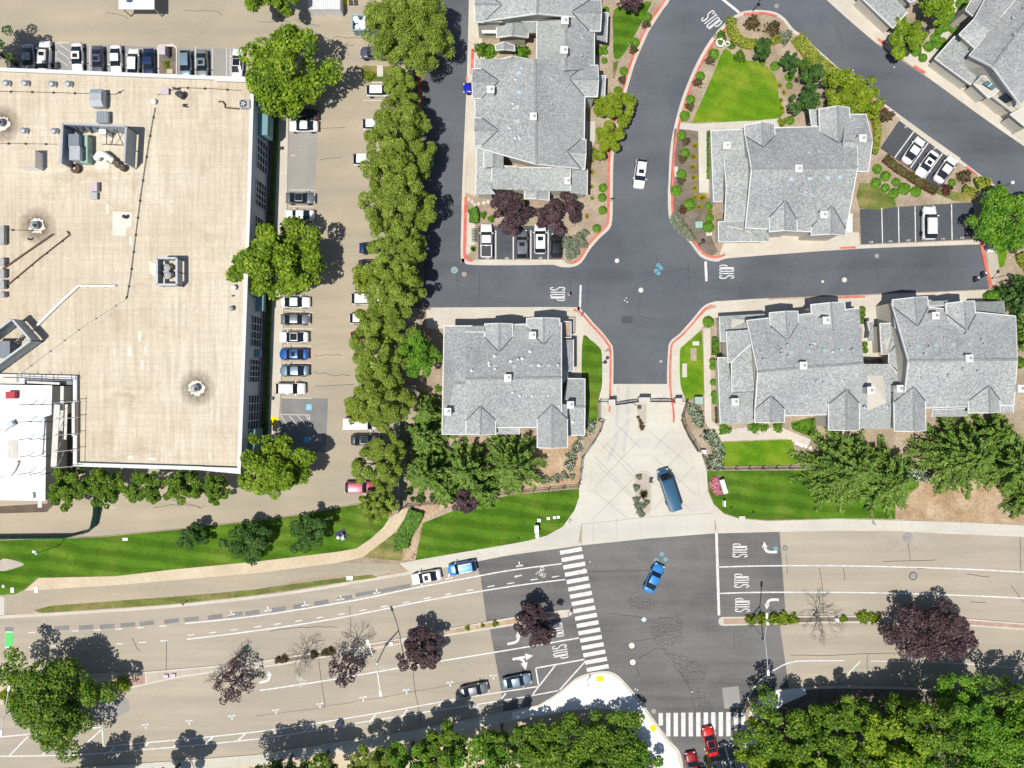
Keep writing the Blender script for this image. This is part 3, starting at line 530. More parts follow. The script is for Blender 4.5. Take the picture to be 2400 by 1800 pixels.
lines('hatched_box', [[(-160, 1741), (0, 1727), (240, 1704)], [(240, 1704), (242, 1749), (258, 1747)]] + [q6(p, 0, 1350) for p in ([(85, 1550), (245, 1385)], [(365, 1550), (580, 1340)], [(655, 1530), (885, 1320)])], 3.2, 'white_paint', ZM + .005, 'white hatched box at the southwestern corner', sm=0)
lines('lane_line', [[(609, 1618), (776, 1593), (966, 1560), (1200, 1522), (1356, 1495)]], 3.2, 'white_paint', ZM, 'white line of the western turn lane')
lines('hatched_box', [q6(p, 1200, 1350) for p in ([(205, 795), (625, 720)], [(205, 795), (230, 950)], [(180, 1020), (375, 770)], [(410, 985), (630, 740)])], 3.2, 'white_paint', ZM + .005, 'white hatched wedge before the bright corner walk', sm=0)
lines('stop_bar', [[(1679, 1250), (1685, 1442)]], 6, 'white_paint', ZM, 'long white stop bar of the eastern approach')
lines('lane_line', [[(1683, 1329), (1800, 1326), (1990, 1326), (2234, 1332.6), (2400, 1341), (2560, 1352)]], 3, 'white_paint', ZM, 'upper lane line of the eastern approach')
lines('lane_line', [[(1687, 1390.7), (1800, 1388), (2044, 1389), (2247, 1395), (2400, 1402), (2560, 1412)]], 3, 'white_paint', ZM, 'lower lane line of the eastern approach')
lines('edge_line', [[(1742, 1670), (1752, 1640), (1765, 1615), (1783, 1593), (1800, 1579), (1820, 1567), (1841, 1556), (1860, 1551), (1881, 1549), (1979, 1548)]], 3, 'white_paint', ZM, 'curving edge line by the southeastern wood')
lines('edge_line', [[(2040, 1549), (2180, 1552), (2288, 1557), (2400, 1567), (2560, 1580)]], 2.2, 'worn_paint', ZM, 'worn edge line continuing east under the trees')
lines('edge_line', [[(2017, 1549), (1970, 1597)]], 3, 'worn_paint', ZM, 'worn slanting line near the southeastern kerb')
lines('crosswalk', dash([(1338 + 62.7 * i / 16, 1291 + 274.6 * i / 16) for i in range(17)], .18, 52), 9.6, 'white_paint', ZM, 'zebra crossing across the boulevard', 'crosswalk', 0)
lines('crosswalk', [[(1548.5 + 17.6 * i, 1671 - i * .25), (1548.7 + 17.6 * i, 1700 if i == 0 else 1725.5)] for i in range(12)], 10, 'white_paint', ZM, 'zebra crossing over the southern side street', 'crosswalk', 0)
lines('centre_line', [[(1654, 1756), (1663, 1800), (1680, 1890)], [(1659, 1756), (1668, 1800), (1685, 1890)]], 2.4, 'yellow_paint', ZM, 'double yellow line in the southern side street')
lines('stop_bar', [[(1684, 1750), (1729, 1738)]], 4, 'white_paint', ZM, 'stop bar of the southern side street', sm=0)
lines('stop_bar', [[(1650, 1756), (1659, 1754)]], 4, 'white_paint', ZM + .004, 'short white cap of the yellow line', sm=0)
lines('lane_line', [[(1699, 1749), (1713, 1800), (1735, 1880)]], 3.5, 'white_paint', ZM, 'lane line of the southern side street')
lines('stop_bar', [[(1361, 668), (1359, 724)]], 4.8, 'white_paint', ZM, 'stop bar on the west arm of the complex crossing')
lines('stop_bar', [[(1653.5, 613), (1655.6, 659)]], 6, 'white_paint', ZM, 'stop bar on the east arm of the complex crossing')
lines('stop_bar', [[(1680, -12), (1694, -1), (1733, 30)]], 6, 'white_paint', ZM, 'slanting stop bar at the top of the curving road', sm=0)
lines('stall_lines', [[(1162, 540), (1162, 608)], [(1203, 552), (1203, 608)], [(1244, 540), (1244, 608)], [(1284.6, 540), (1284.6, 608)]], 2.6, 'white_paint', ZX + .02, 'white lines of stalls 135 to 139', sm=0)
lines('stall_lines', [q6(p, 1800, 450) for p in ([(978, 140), (985, 445)], [(1122, 132), (1127, 437)], [(1265, 125), (1270, 430)], [(1423, 115), (1425, 420)], [(1580, 108), (1585, 415)])], 2.4, 'white_paint', ZX + .02, 'white lines of stalls 140 to 145', sm=0)
lines('stall_lines', [q6(p, 1800, 0) for p in ([(1255, 1140), (1090, 1365)], [(1380, 1235), (1225, 1455)], [(1505, 1325), (1345, 1545)])], 2.6, 'white_paint', ZX + .02, 'white lines of the slanting stalls', sm=0)
lines('stall_lines', [q6(p, 0, 0) for p in ([(485, 365), (485, 610)], [(495, 365), (600, 370)], [(775, 380), (775, 620)], [(1075, 400), (1075, 640)], [(1690, 400), (1690, 660)], [(1840, 410), (1835, 660)], [(1960, 415), (1958, 660)], [(1990, 415), (1990, 660)], [(2140, 415), (2143, 660)])] + [[(135, 100), (162, 120)], [(135, 118), (162, 138)], [(134, 136), (160, 155)]], 1.4, 'worn_paint', ZM, 'thin worn lines of the bays north of the warehouse', sm=0)
lines('stall_lines', [[(682, 364), (692, 364)], [(664, 728), (735, 732)], [(662, 770), (733, 771)], [(660, 810), (730, 811)], [(660, 850), (728, 851)], [(662, 932), (731, 934)], [(680, 445), (740, 446)], [(676, 484), (735, 485)], [(680, 520), (720, 521)]] + [[(850, 235), (905, 237)], [(860, 320), (900, 321)]], 1.3, 'worn_paint', ZM, 'faint lines of the bays along the warehouse walk', sm=0)
lines('access_aisle', [q6(p, 600, 900) for p in ([(215, 262), (465, 268)], [(465, 268), (455, 380)], [(215, 270), (290, 395)], [(280, 262), (375, 385)], [(355, 265), (440, 370)], [(430, 268), (465, 320)])], 1.4, 'worn_paint', ZM, 'hatched access aisle beside the blue wheelchair bay', sm=0)
sheet('accessible_sign', [(717, 947), (731, 947), (731, 961), (717, 961)], 'blue_paint', ZM, 'blue square with white wheelchair symbol on the asphalt', 'road marking')
b = MB(); c = at(724, 954)
b.ribbon([Vector((c.x - .1, c.y + .33)), Vector((c.x - .06, c.y + .02)), Vector((c.x + .2, c.y)), Vector((c.x + .3, c.y - .28))], .1, ZM + .006)
b.ribbon([Vector((c.x - .05 + .24 * math.cos(a), c.y - .14 + .24 * math.sin(a))) for a in np.linspace(1.9, 6.0, 12)], .08, ZM + .006)
b.ribbon([Vector((c.x - .1 + .05 * math.cos(a), c.y + .36 + .05 * math.sin(a))) for a in np.linspace(0, 6.28, 9)], .07, ZM + .006)
tag(b.build('wheelchair_symbol', 'white_paint'), 'white wheelchair symbol on the blue square', 'road marking', None, 'structure')
sheet('painted_square', [(712, 1023), (727, 1023), (727, 1036), (712, 1036)], 'blue_paint', ZM, 'blue square in the shade of the lot tree', 'road marking')
sheet('ramp_paint', [(637, 976), (651, 977), (648, 998), (636, 997)], 'tactile', .152, 'yellow ramp pad on the warehouse walk', 'ramp pad')
for pl, lab in (([(1397, 1584), (1414, 1582), (1415, 1595), (1398, 1597)], 'yellow tactile pad by the zebra crossing'), ([(1521, 1702), (1531, 1696), (1540, 1708), (1530, 1716)], 'yellow tactile pad facing the side street')):
    sheet('tactile_pad', pl, 'tactile', ZX, lab, 'tactile pad')
sheet('tactile_pad', [(1763, 1686), (1773, 1684), (1775, 1697), (1765, 1699)], 'tactile', ZX, 'yellow tactile pad in the shade of the wood', 'tactile pad')
# ---- lettering on the roads
GL = {'S': [[(.97, .80), (.85, .96), (.5, 1), (.15, .96), (.03, .82), (.03, .68), (.15, .57), (.85, .43), (.97, .32), (.97, .18), (.85, .04), (.5, 0), (.15, .04), (.03, .20)]],
      'T': [[(0, .97), (1, .97)], [(.5, .97), (.5, 0)]], 'O': [[(.5, 1), (.15, .95), (.04, .82), (.04, .18), (.15, .05), (.5, 0), (.85, .05), (.96, .18), (.96, .82), (.85, .95), (.5, 1)]],
      'P': [[(.06, 0), (.06, .98), (.7, .98), (.95, .88), (.95, .58), (.7, .48), (.06, .48)]], 'U': [[(.05, 1), (.05, .2), (.3, 0), (.7, 0), (.95, .2), (.95, 1)]], 'A': [[(0, 0), (.5, 1), (1, 0)], [(.2, .35), (.8, .35)]],
      '0': [[(.5, 1), (.1, .8), (.1, .2), (.5, 0), (.9, .2), (.9, .8), (.5, 1)]], '1': [[(.2, .8), (.55, 1), (.55, 0)]], '2': [[(.05, .8), (.3, 1), (.75, .98), (.92, .75), (.05, 0), (.98, 0)]],
      '3': [[(.05, .9), (.5, 1), (.92, .78), (.45, .54), (.95, .28), (.5, 0), (.05, .1)]], '4': [[(.75, 0), (.75, 1), (.03, .3), (1, .3)]], '5': [[(.9, 1), (.15, 1), (.1, .58), (.6, .62), (.93, .35), (.6, 0), (.05, .08)]],
      '6': [[(.8, 1), (.3, .75), (.08, .3), (.4, 0), (.85, .15), (.85, .42), (.5, .56), (.12, .35)]], '7': [[(.05, 1), (.95, 1), (.4, 0)]], '8': [[(.5, .53), (.12, .75), (.5, 1), (.88, .75), (.5, .53), (.08, .25), (.5, 0), (.92, .25), (.5, .53)]], '9': [[(.2, 0), (.7, .25), (.92, .7), (.6, 1), (.15, .85), (.15, .58), (.5, .44), (.88, .65)]]}
def text(s, cx, cy, up, hpx, wpx, st, m, z, lab, name='road_lettering', gap=.28):
    u = Vector((math.cos(R(up)), math.sin(R(up)))); r = Vector((u.y, -u.x)); c = at(cx, cy).to_2d(); n = len(s); cw = wpx * S / (n + (n - 1) * gap); b = MB()
    for i, ch in enumerate(s):
        x0 = -wpx * S / 2 + i * cw * (1 + gap)
        for pl in GL[ch]:
            b.ribbon([c + r * (x0 + x * cw) + u * ((y - .5) * (hpx - st) * S) for x, y in pl], st * S, z)
    return tag(b.build(name, m), lab, 'road lettering', None, 'structure')
for cx, cy, up, lab in ((1303, 1477, 10, 'STOP lettering partly under the purple median tree'), (1313, 1528, 10, 'STOP lettering in the western through lane'), (1738, 1361, 180, 'STOP lettering in the middle eastern lane'), (1740, 1418, 180, 'STOP lettering above the east median'), (1734, 1290, 180, 'STOP lettering in the northern eastern lane')):
    text('STOP', cx, cy, up, 36, 31, 2.4, 'white_paint', ZM, lab)
text('STOP', 1703, 637, 180, 36, 31, 2.4, 'white_paint', ZM, 'STOP lettering on the east arm of the complex crossing')
text('STOP', 1307, 689, 0, 36, 31, 2.4, 'white_paint', ZM, 'STOP lettering on the west arm of the complex crossing')
text('STOP', 1668, 49, 38, 38, 37, 2.6, 'white_paint', ZM, 'STOP lettering on the curving road')
text('STOP', 1687, 1801, 103, 38, 31, 2.4, 'white_paint', ZM, 'STOP lettering behind the red car')
text('STOP', 1730, 1797, 103, 38, 31, 2.4, 'white_paint', ZM, 'STOP lettering beside the southeastern wood')
for s, x, y, a in (('135', 1142, 605.5, 90), ('136', 1187, 605.5, 90), ('137', 1225, 605, 90), ('138', 1266, 605, 90), ('139', 1300, 604, 90), ('140', 2040, 568, 93), ('141', 2086, 566, 93), ('142', 2127, 564, 93), ('144', 2209, 560, 93), ('145', 2253, 558, 93)):
    text(s, x, y, a, 5.2, 9, 1.15, 'white_paint', ZX + .02, 'white stall number ' + s + ' on black asphalt', 'stall_number', .35)
for s, x, y in (('60', 2122, 298), ('66', 2190, 348)): text(s, x, y, 124, 5, 7, 1.2, 'white_paint', ZX + .02, 'white stall number painted in the ' + ('empty' if s == '60' else 'second') + ' slanting stall', 'stall_number')
for x, y, a in ((280, 1450, 3), (104, 1452, 3), (510, 1427, 8), (840, 1374, 12)): text('USA', x, y, 90 + a, 9, 18, .8, 'faint_paint', ZM, 'faint sprayed letters USA ' + {280: 'above the dark rectangles', 104: 'near the green bike box', 510: 'below the thin verge', 840: 'near the parked white car'}[x], 'sprayed_letters')
text('USA', 263, 1189, 90, 7, 22, .9, 'worn_paint', ZM, 'faint sprayed letters USA on the access road', 'sprayed_letters')
def arrow(kind, cx, cy, hd, L, lab, m='white_paint', wd=.42):
    f = Vector((math.cos(R(hd)), math.sin(R(hd)))); l = Vector((-f.y, f.x)); c = at(cx, cy).to_2d(); L *= S; b = MB()
    def P(x, y): return c + f * x * L + l * y * L
    def head(x, y, ax, ay, s=.30):
        d = Vector((ax, ay)); n = Vector((-ay, ax)); q = Vector((x, y))
        b.sheet([Vector((*P(*v), ZM)) for v in (q + d * s * 1.25, q + n * s * .62, q - n * s * .62)])
    if kind in ('S', 'SR'): b.ribbon([P(-.5, 0), P(.2, 0)], wd, ZM); head(.18, 0, 1, 0)
    if kind == 'SR': b.ribbon(smooth([P(-.3, 0), P(-.12, -.04), P(.0, -.16), P(.05, -.3)], 5), wd, ZM + .004); head(.05, -.28, .05, -1)
    if kind == 'L': b.ribbon(smooth([P(-.5, -.1), P(0, -.1), P(.22, .02), P(.3, .22)], 5), wd, ZM); head(.3, .2, .1, 1)
    if kind == 'R': b.ribbon(smooth([P(-.5, .1), P(0, .1), P(.22, -.02), P(.3, -.22)], 5), wd, ZM); head(.3, -.2, .1, -1)
    return tag(b.build('turn_arrow', m), lab, 'road marking', None, 'structure')
arrow('L', 623, 1593, 12, 34, 'turn arrow on the tan boulevard lane'); arrow('L', 1206, 1502, 12, 36, 'turn arrow in the dark western approach')
arrow('SR', 1224, 1541, 10, 46, 'double headed arrow in the dark western approach'); arrow('R', 1803, 1290, 180, 36, 'turn arrow in the northern eastern lane'); arrow('L', 1808, 1409, 180, 34, 'turn arrow above the east median')
arrow('S', 1214, 1350, 192, 18, 'small bike lane arrow near the zebra crossing', wd=.2); arrow('S', 1172, 1652, 12, 20, 'small bike lane arrow by the southern kerb', wd=.2)
def bike(cx, cy, hd, lab, m='white_paint'):
    f = Vector((math.cos(R(hd)), math.sin(R(hd)))); l = Vector((-f.y, f.x)); c = at(cx, cy).to_2d(); b = MB()
    for s_ in (-1, 1): b.ribbon([c + l * (s_ * .55 + .3 * math.cos(a)) + f * (-.3 + .3 * math.sin(a)) for a in np.linspace(0, 6.283, 14)], .1, ZM)
    for p in ([(-.55, -.3), (-.2, .3), (.4, .3), (.55, -.3)], [(-.2, .3), (.05, -.25), (.4, .3)], [(-.35, .5), (-.1, .55), (.1, .95)]): b.ribbon([c + l * x + f * y for x, y in p], .1, ZM + .003)
    return tag(b.build('bike_symbol', m), lab, 'road marking', None, 'structure')
bike(1268, 1342, 192, 'bicycle symbol in the western bike lane'); bike(1121, 1661, 12, 'bicycle symbol in the southern bike lane'); bike(707, 1597, 12, 'small bicycle ring mark on the turn lane line', 'worn_paint')
# ---- covers, sprayed utility marks, cracks
def disc(name, x, y, r, m, z, lab, cat, n=20): return tag(MB().sheet([at(x, y).to_3d() + Vector((r * math.cos(a), r * math.sin(a), z)) for a in np.linspace(0, 2 * math.pi, n, endpoint=False)]).build(name, m), lab, cat, None, 'structure')
for i, (x, y, r, lab) in enumerate(((1480.5, 1513, .5, 'upper large manhole cover in the junction'), (1483, 1552, .5, 'lower large manhole cover in the junction'), (1509, 1452, .33, 'pale manhole cover below the turning blue car'), (1532, 1667, .33, 'manhole cover by the corner walk'), (1446, 611, .33, 'pale cover north of the complex crossing'), (1502, 680, .36, 'pale cover in the middle of the complex crossing'), (1065, 633, .45, 'blue ringed cover by stall 135'), (1088, 643, .45, 'dark ringed cover by stall 135'), (2055, 600, .3, 'cover in the east arm near stall 140'), (1979, 656, .36, 'pale cover in the east arm'), (2140, 1350, .55, 'dark ringed manhole in the eastern boulevard'), (2127, 1260, .7, 'manhole in a concrete collar by the northern kerb'), (1840, 1284, .33, 'blue ringed cover east of the dark patch'), (1820, 14, .3, 'small cover at the top of the loop'), (1928, 660, .2, 'tiny white cover in the east arm'), (1549, 847, .2, 'tiny cover near the gate kerb'), (1083, 1571, .25, 'small cover in the southern lane'), (937, 1598, .2, 'small orange cover in the southern lane'))):
    disc('manhole_collar', x, y, r * 1.25, 'crack' if 'dark' in lab or 'large' in lab else ('cyan_paint' if 'blue' in lab else 'shed_grey'), ZD + .003, 'collar of the ' + lab, 'manhole')
    disc('manhole_cover', x, y, r, ('worn_paint' if 'pale' in lab or 'large' in lab or 'white' in lab else 'iron_cover'), ZM, lab, 'manhole')
b = MB()
for x, y in ((1543, 622), (1549, 628), (1538, 635), (1543, 640), (1551, 1299), (1538, 1313), (1560, 1311), (1818, 1286)): b.ribbon([at(x, y).to_2d() + Vector((.28 * math.cos(a), .28 * math.sin(a))) for a in np.linspace(0, 6.283, 12)], .12, ZM); b.add(pts([(x - 1.6, y + 1.6), (x + 1.6, y + 1.6), (x + 1.6, y - 1.6), (x - 1.6, y - 1.6)], ZM + .004), [(0, 1, 2, 3)])
tag(b.build('sprayed_marks', 'cyan_paint'), 'cyan sprayed rings over buried valves', 'road marking', None, 'structure')
b = MB()
for x, y in ((1468, 698), (1464, 704), (1470, 708), (1383, 1317), (1369, 1333), (1489, 1615), (1494, 1617), (1622, 1622), (1761, 1597), (1999, 165), (2096, 157), (1548, 847)): b.add(pts([(x - 2, y), (x, y + 2), (x + 2, y), (x, y - 2)], ZM + .004), [(0, 1, 2, 3)])
tag(b.build('survey_dots', 'white_paint'), 'white dots dabbed on the asphalt', 'road marking', None, 'structure')
sheet('utility_patch', [(1692, 1612), (1731, 1608), (1737, 1658), (1698, 1661)], 'shed_grey', ZD, 'square trench patch north of the side street zebra', 'road patch')
sheet('utility_patch', [(1457, 742), (1482, 740), (1483, 757), (1457, 758)], 'new_asphalt', ZD, 'small square trench patch above the gate', 'road patch')
disc('concrete_fan', 2090, 1253, 2.8, 'tan_dark', ZD - .004, 'darker half round patch at the northern kerb', 'road patch'); disc('concrete_fan', 2170, 1253, 2.6, 'tan_dark', ZD - .003, 'second darker half round patch at the northern kerb', 'road patch')
sheet('concrete_pad', [(1713, 1728), (1727, 1724), (1731, 1744), (1716, 1749)], 'gutter', ZD, 'round lidded pad in the side street', 'road patch')
def wander(p, q, n, amp):
    p, q = Vector(p), Vector(q); d = (q - p); nn = Vector((-d.y, d.x)).normalized(); o = 0; out = []
    for i in range(n + 1): o += random.uniform(-amp, amp); out.append(p + d * i / n + nn * o * (1 if 0 < i < n else .3))
    return [(v.x, v.y) for v in out]
def cracks(lab, segs, wd=1.0, m='crack', z=ZD + .004): return lines('crack', [wander(a, b_, max(3, int((Vector(a) - Vector(b_)).length / 8)), amp) for a, b_, amp in segs], wd, m, z, lab, 'crack', 0)
cracks('long cracks across the tan boulevard', [((747, 1550), (757, 1660), 1), ((965, 1560), (985, 1700), 1), ((634, 1480), (792, 1470), 2), ((820, 1420), (822, 1490), 1), ((390, 1500), (392, 1575), 1), ((310, 1495), (330, 1525), 2), ((2128, 1272), (2132, 1315), 1), ((2070, 1316), (2130, 1315), .4), ((2130, 1314), (2193, 1312), .4), ((1921, 1330), (1928, 1400), 1), ((1976, 1330), (1980, 1360), 1), ((1850, 1535), (2100, 1535), .6), ((2033, 1535), (2032, 1570), .6), ((1928, 1400), (1930, 1445), .6), ((2390, 1250), (2392, 1345), .6), ((2370, 1372), (2400, 1412), 1), ((2275, 1410), (2310, 1412), .3), ((2150, 1333), (2195, 1332), .3), ((2265, 1345), (2320, 1352), .3), ((1842, 1300), (1845, 1345), .5)], 1.1)
cracks('dark seam running along the southern lane', [((600, 1678), (760, 1655), .7), ((760, 1655), (980, 1618), .7), ((980, 1618), (1100, 1598), .7)], 1.4, 'dark_patch')
cracks('wandering cracks over the parking lot', [((605, 52), (680, 52), 2.5), ((690, 45), (750, 58), 2), ((720, 70), (830, 105), 2), ((780, 90), (850, 88), 3), ((815, 98), (820, 130), 3), ((720, 300), (810, 300), 1), ((750, 375), (800, 370), 1), ((735, 830), (800, 835), 3), ((735, 870), (820, 880), 3), ((740, 905), (830, 900), 2), ((430, 25), (520, 40), 2), ((360, 1190), (470, 1195), 3), ((400, 1170), (480, 1185), 2), ((250, 30), (300, 45), 1.5)], .9)
cracks('fine cracks in the complex roads', [((1540, 600), (1540, 635), .6), ((1550, 640), (1613, 632), .8), ((1613, 620), (1616, 690), .8), ((1616, 690), (1640, 710), 1.5), ((1375, 640), (1375, 715), .6), ((1380, 645), (1440, 648), 1.5), ((1335, 655), (1338, 700), .5), ((1500, 690), (1496, 740), .8), ((1500, 740), (1540, 750), 1.5), ((1070, 640), (1075, 690), .7), ((1122, 640), (1125, 700), 1.5), ((1060, 655), (1085, 660), 1), ((1030, 622), (1075, 615), 1), ((1040, 280), (1075, 281), .8), ((1050, 375), (1070, 375), .5), ((1060, 470), (1062, 500), 1), ((2055, 610), (2057, 670), .8), ((1960, 60), (1975, 100), 1), ((2120, 290), (2200, 335), 1.2), ((1520, 830), (1545, 820), 1)], .8)
def craze(poly, step, lab):
    """A net of alligator cracks: jittered hexagon edges inside an outline."""
    P = [Vector(p) for p in poly]
    def inside(q):
        c = False
        for i in range(len(P)):
            a, b_ = P[i], P[i - 1]
            if (a.y > q.y) != (b_.y > q.y) and q.x < (b_.x - a.x) * (q.y - a.y) / (b_.y - a.y) + a.x: c = not c
        return c
    x0, x1 = min(p.x for p in P), max(p.x for p in P); y0, y1 = min(p.y for p in P), max(p.y for p in P); J = {}; ps = []
    def node(i, j):
        if (i, j) not in J: J[(i, j)] = Vector((x0 + i * step * .87 + random.uniform(-.36, .36) * step, y0 + j * step * .75 + random.uniform(-.36, .36) * step))
        return J[(i, j)]
    for i in range(int((x1 - x0) / step / .87) + 1):
        for j in range(int((y1 - y0) / step / .75) + 1):
            for di, dj in ((1, 0), (0, 1)):
                if (di == 0 and (i + j) % 2) or random.random() < .12: continue
                a, b_ = node(i, j), node(i + di, j + dj)
                if inside((a + b_) / 2): ps.append([tuple(a), tuple((a + b_) / 2 + Vector((random.uniform(-.2, .2) * step, random.uniform(-.2, .2) * step))), tuple(b_)])
    return lines('crack_net', ps, .6, 'crack', ZD + .006, lab, 'crack', 0)
craze([(1520, 1450), (1600, 1440), (1600, 1500), (1570, 1520), (1655, 1560), (1650, 1590), (1630, 1600), (1660, 1640), (1690, 1670), (1640, 1672), (1610, 1600), (1575, 1555), (1530, 1500)], 7.5, 'alligator cracking across the middle of the junction')
craze([(1465, 1405), (1500, 1395), (1545, 1410), (1520, 1430), (1480, 1425)], 6, 'light cracking below the turning blue car')
cracks('joined cracks running out of the cracked patch', [((1430, 1437), (1510, 1448), 1), ((1495, 1545), (1540, 1520), 1), ((1490, 1560), (1497, 1585), 1.5), ((1485, 1500), (1530, 1497), 2), ((1530, 1500), (1560, 1480), 2), ((1590, 1570), (1620, 1630), 3), ((1620, 1630), (1640, 1690), 2), ((1720, 1480), (1720, 1520), .8), ((1380, 1340), (1520, 1335), .8)], 1)
js = [[(1363, 1229), (1520, 1212), (1670, 1203)]] + [[(1390 + 55 * i, 1215 - i * 3), (1390 + 55 * i, 1275 - i * 5)] for i in range(6)]
for i in range(-1, 7): js += [[(max(1385, 1270 + 58 * i + 0), 1060 + (115 if 0 else 0)), (1385 + 58 * i, 1190)]] if False else []
for k in range(7):
    a = (1392, 1070 + 45 * k - 90); js += [[a, (a[0] + 120, a[1] + 120)]] if 1000 < a[1] < 1100 else []
for (a, b_) in (((1395, 1085), (1490, 1175)), ((1420, 1040), (1487, 1105)), ((1450, 1000), (1500, 1050)), ((1500, 1030), (1395, 1140)), ((1480, 980), (1405, 1060)), ((1487, 1120), (1390, 1215)), ((1530, 1130), (1625, 1200)), ((1530, 1070), (1630, 1160)), ((1520, 1010), (1610, 1085)), ((1570, 1010), (1530, 1055)), ((1600, 1055), (1528, 1135)), ((1625, 1095), (1530, 1195)), ((1390, 1150), (1470, 1215)), ((1440, 925), (1480, 965)), ((1560, 925), (1522, 965))): js.append([a, b_])
js += [[(1416, y), (1434, y)] for y in range(830, 960, 14)] + [[(1572, y), (1592, y)] for y in range(830, 905, 14)] + [[(1700 + 46 * i, 1222), (1700 + 46 * i, 1243)] for i in range(16)] + [[(980 + 46 * i, 1316 - i * 8.2), (984 + 46 * i, 1334 - i * 8.4)] for i in range(5)]
js += [[(560 + 52 * i, 1772 - 9 * i), (563 + 52 * i, 1790 - 9 * i)] for i in range(10)]
js += [[(1324, 1625), (1322, 1664)], [(1352, 1600), (1360, 1660)], [(1405, 1600), (1402, 1658)], [(1450, 1600), (1438, 1658)], [(1485, 1640), (1458, 1668)], [(1510, 1672), (1480, 1700)], [(1540, 1720), (1500, 1735)], [(1570, 1752), (1525, 1770)], [(1240, 1662), (1240, 1680)], [(1282, 1645), (1280, 1674)], [(1300, 1640), (1346, 1608), (1380, 1590), (1432, 1588), (1485, 1648), (1575, 1765)], [(1390, 1605), (1440, 1600)]]
lines('concrete_joints', js, .45, 'joint', ZX + .006, 'scored joints in the pale concrete walks and drive', 'pavement', 0)
lines('tyre_marks', [[(1449, 902), (1447, 960), (1443, 1030), (1425, 1080)], [(1472, 902), (1471, 960), (1468, 1010), (1462, 1060)]], 8, 'tyre_grey', ZR + .006, 'grey tyre tracks on the entry drive', 'road stain')
# ------------------------------------------------------------------ buildings
CAMP = Vector((0, 0, H))
def ray_plane(x, y, pl):
    """Point of a plane (point, normal) seen at a survey position from the drone."""
    d = at(x, y) - CAMP; t = pl[1].dot(pl[0] - CAMP) / pl[1].dot(d); return CAMP + d * t
def plane(a, b, c): return (a, (b - a).cross(c - a).normalized())
def pip(q, P):
    c = False
    for i in range(len(P)):
        a, b = P[i], P[i - 1]
        if (a[1] > q[1]) != (b[1] > q[1]) and q[0] < (b[0] - a[0]) * (q[1] - a[1]) / (b[1] - a[1]) + a[0]: c = not c
    return c
def inset(poly, d):
    """Shrink a plan outline by d metres (vertices pulled along their bisectors)."""
    P = [Vector((p[0], p[1])) for p in poly]; n = len(P); out = []
    ar = sum(P[i].x * P[(i + 1) % n].y - P[(i + 1) % n].x * P[i].y for i in range(n)); sg = 1 if ar > 0 else -1
    for i in range(n):
        u = (P[i] - P[i - 1]).normalized(); v = (P[(i + 1) % n] - P[i]).normalized()
        a = Vector((-u.y, u.x)) * sg; b_ = Vector((-v.y, v.x)) * sg; k = 1 + a.dot(b_)
        out.append(P[i] + (a + b_) * d / max(k, .35))
    return out
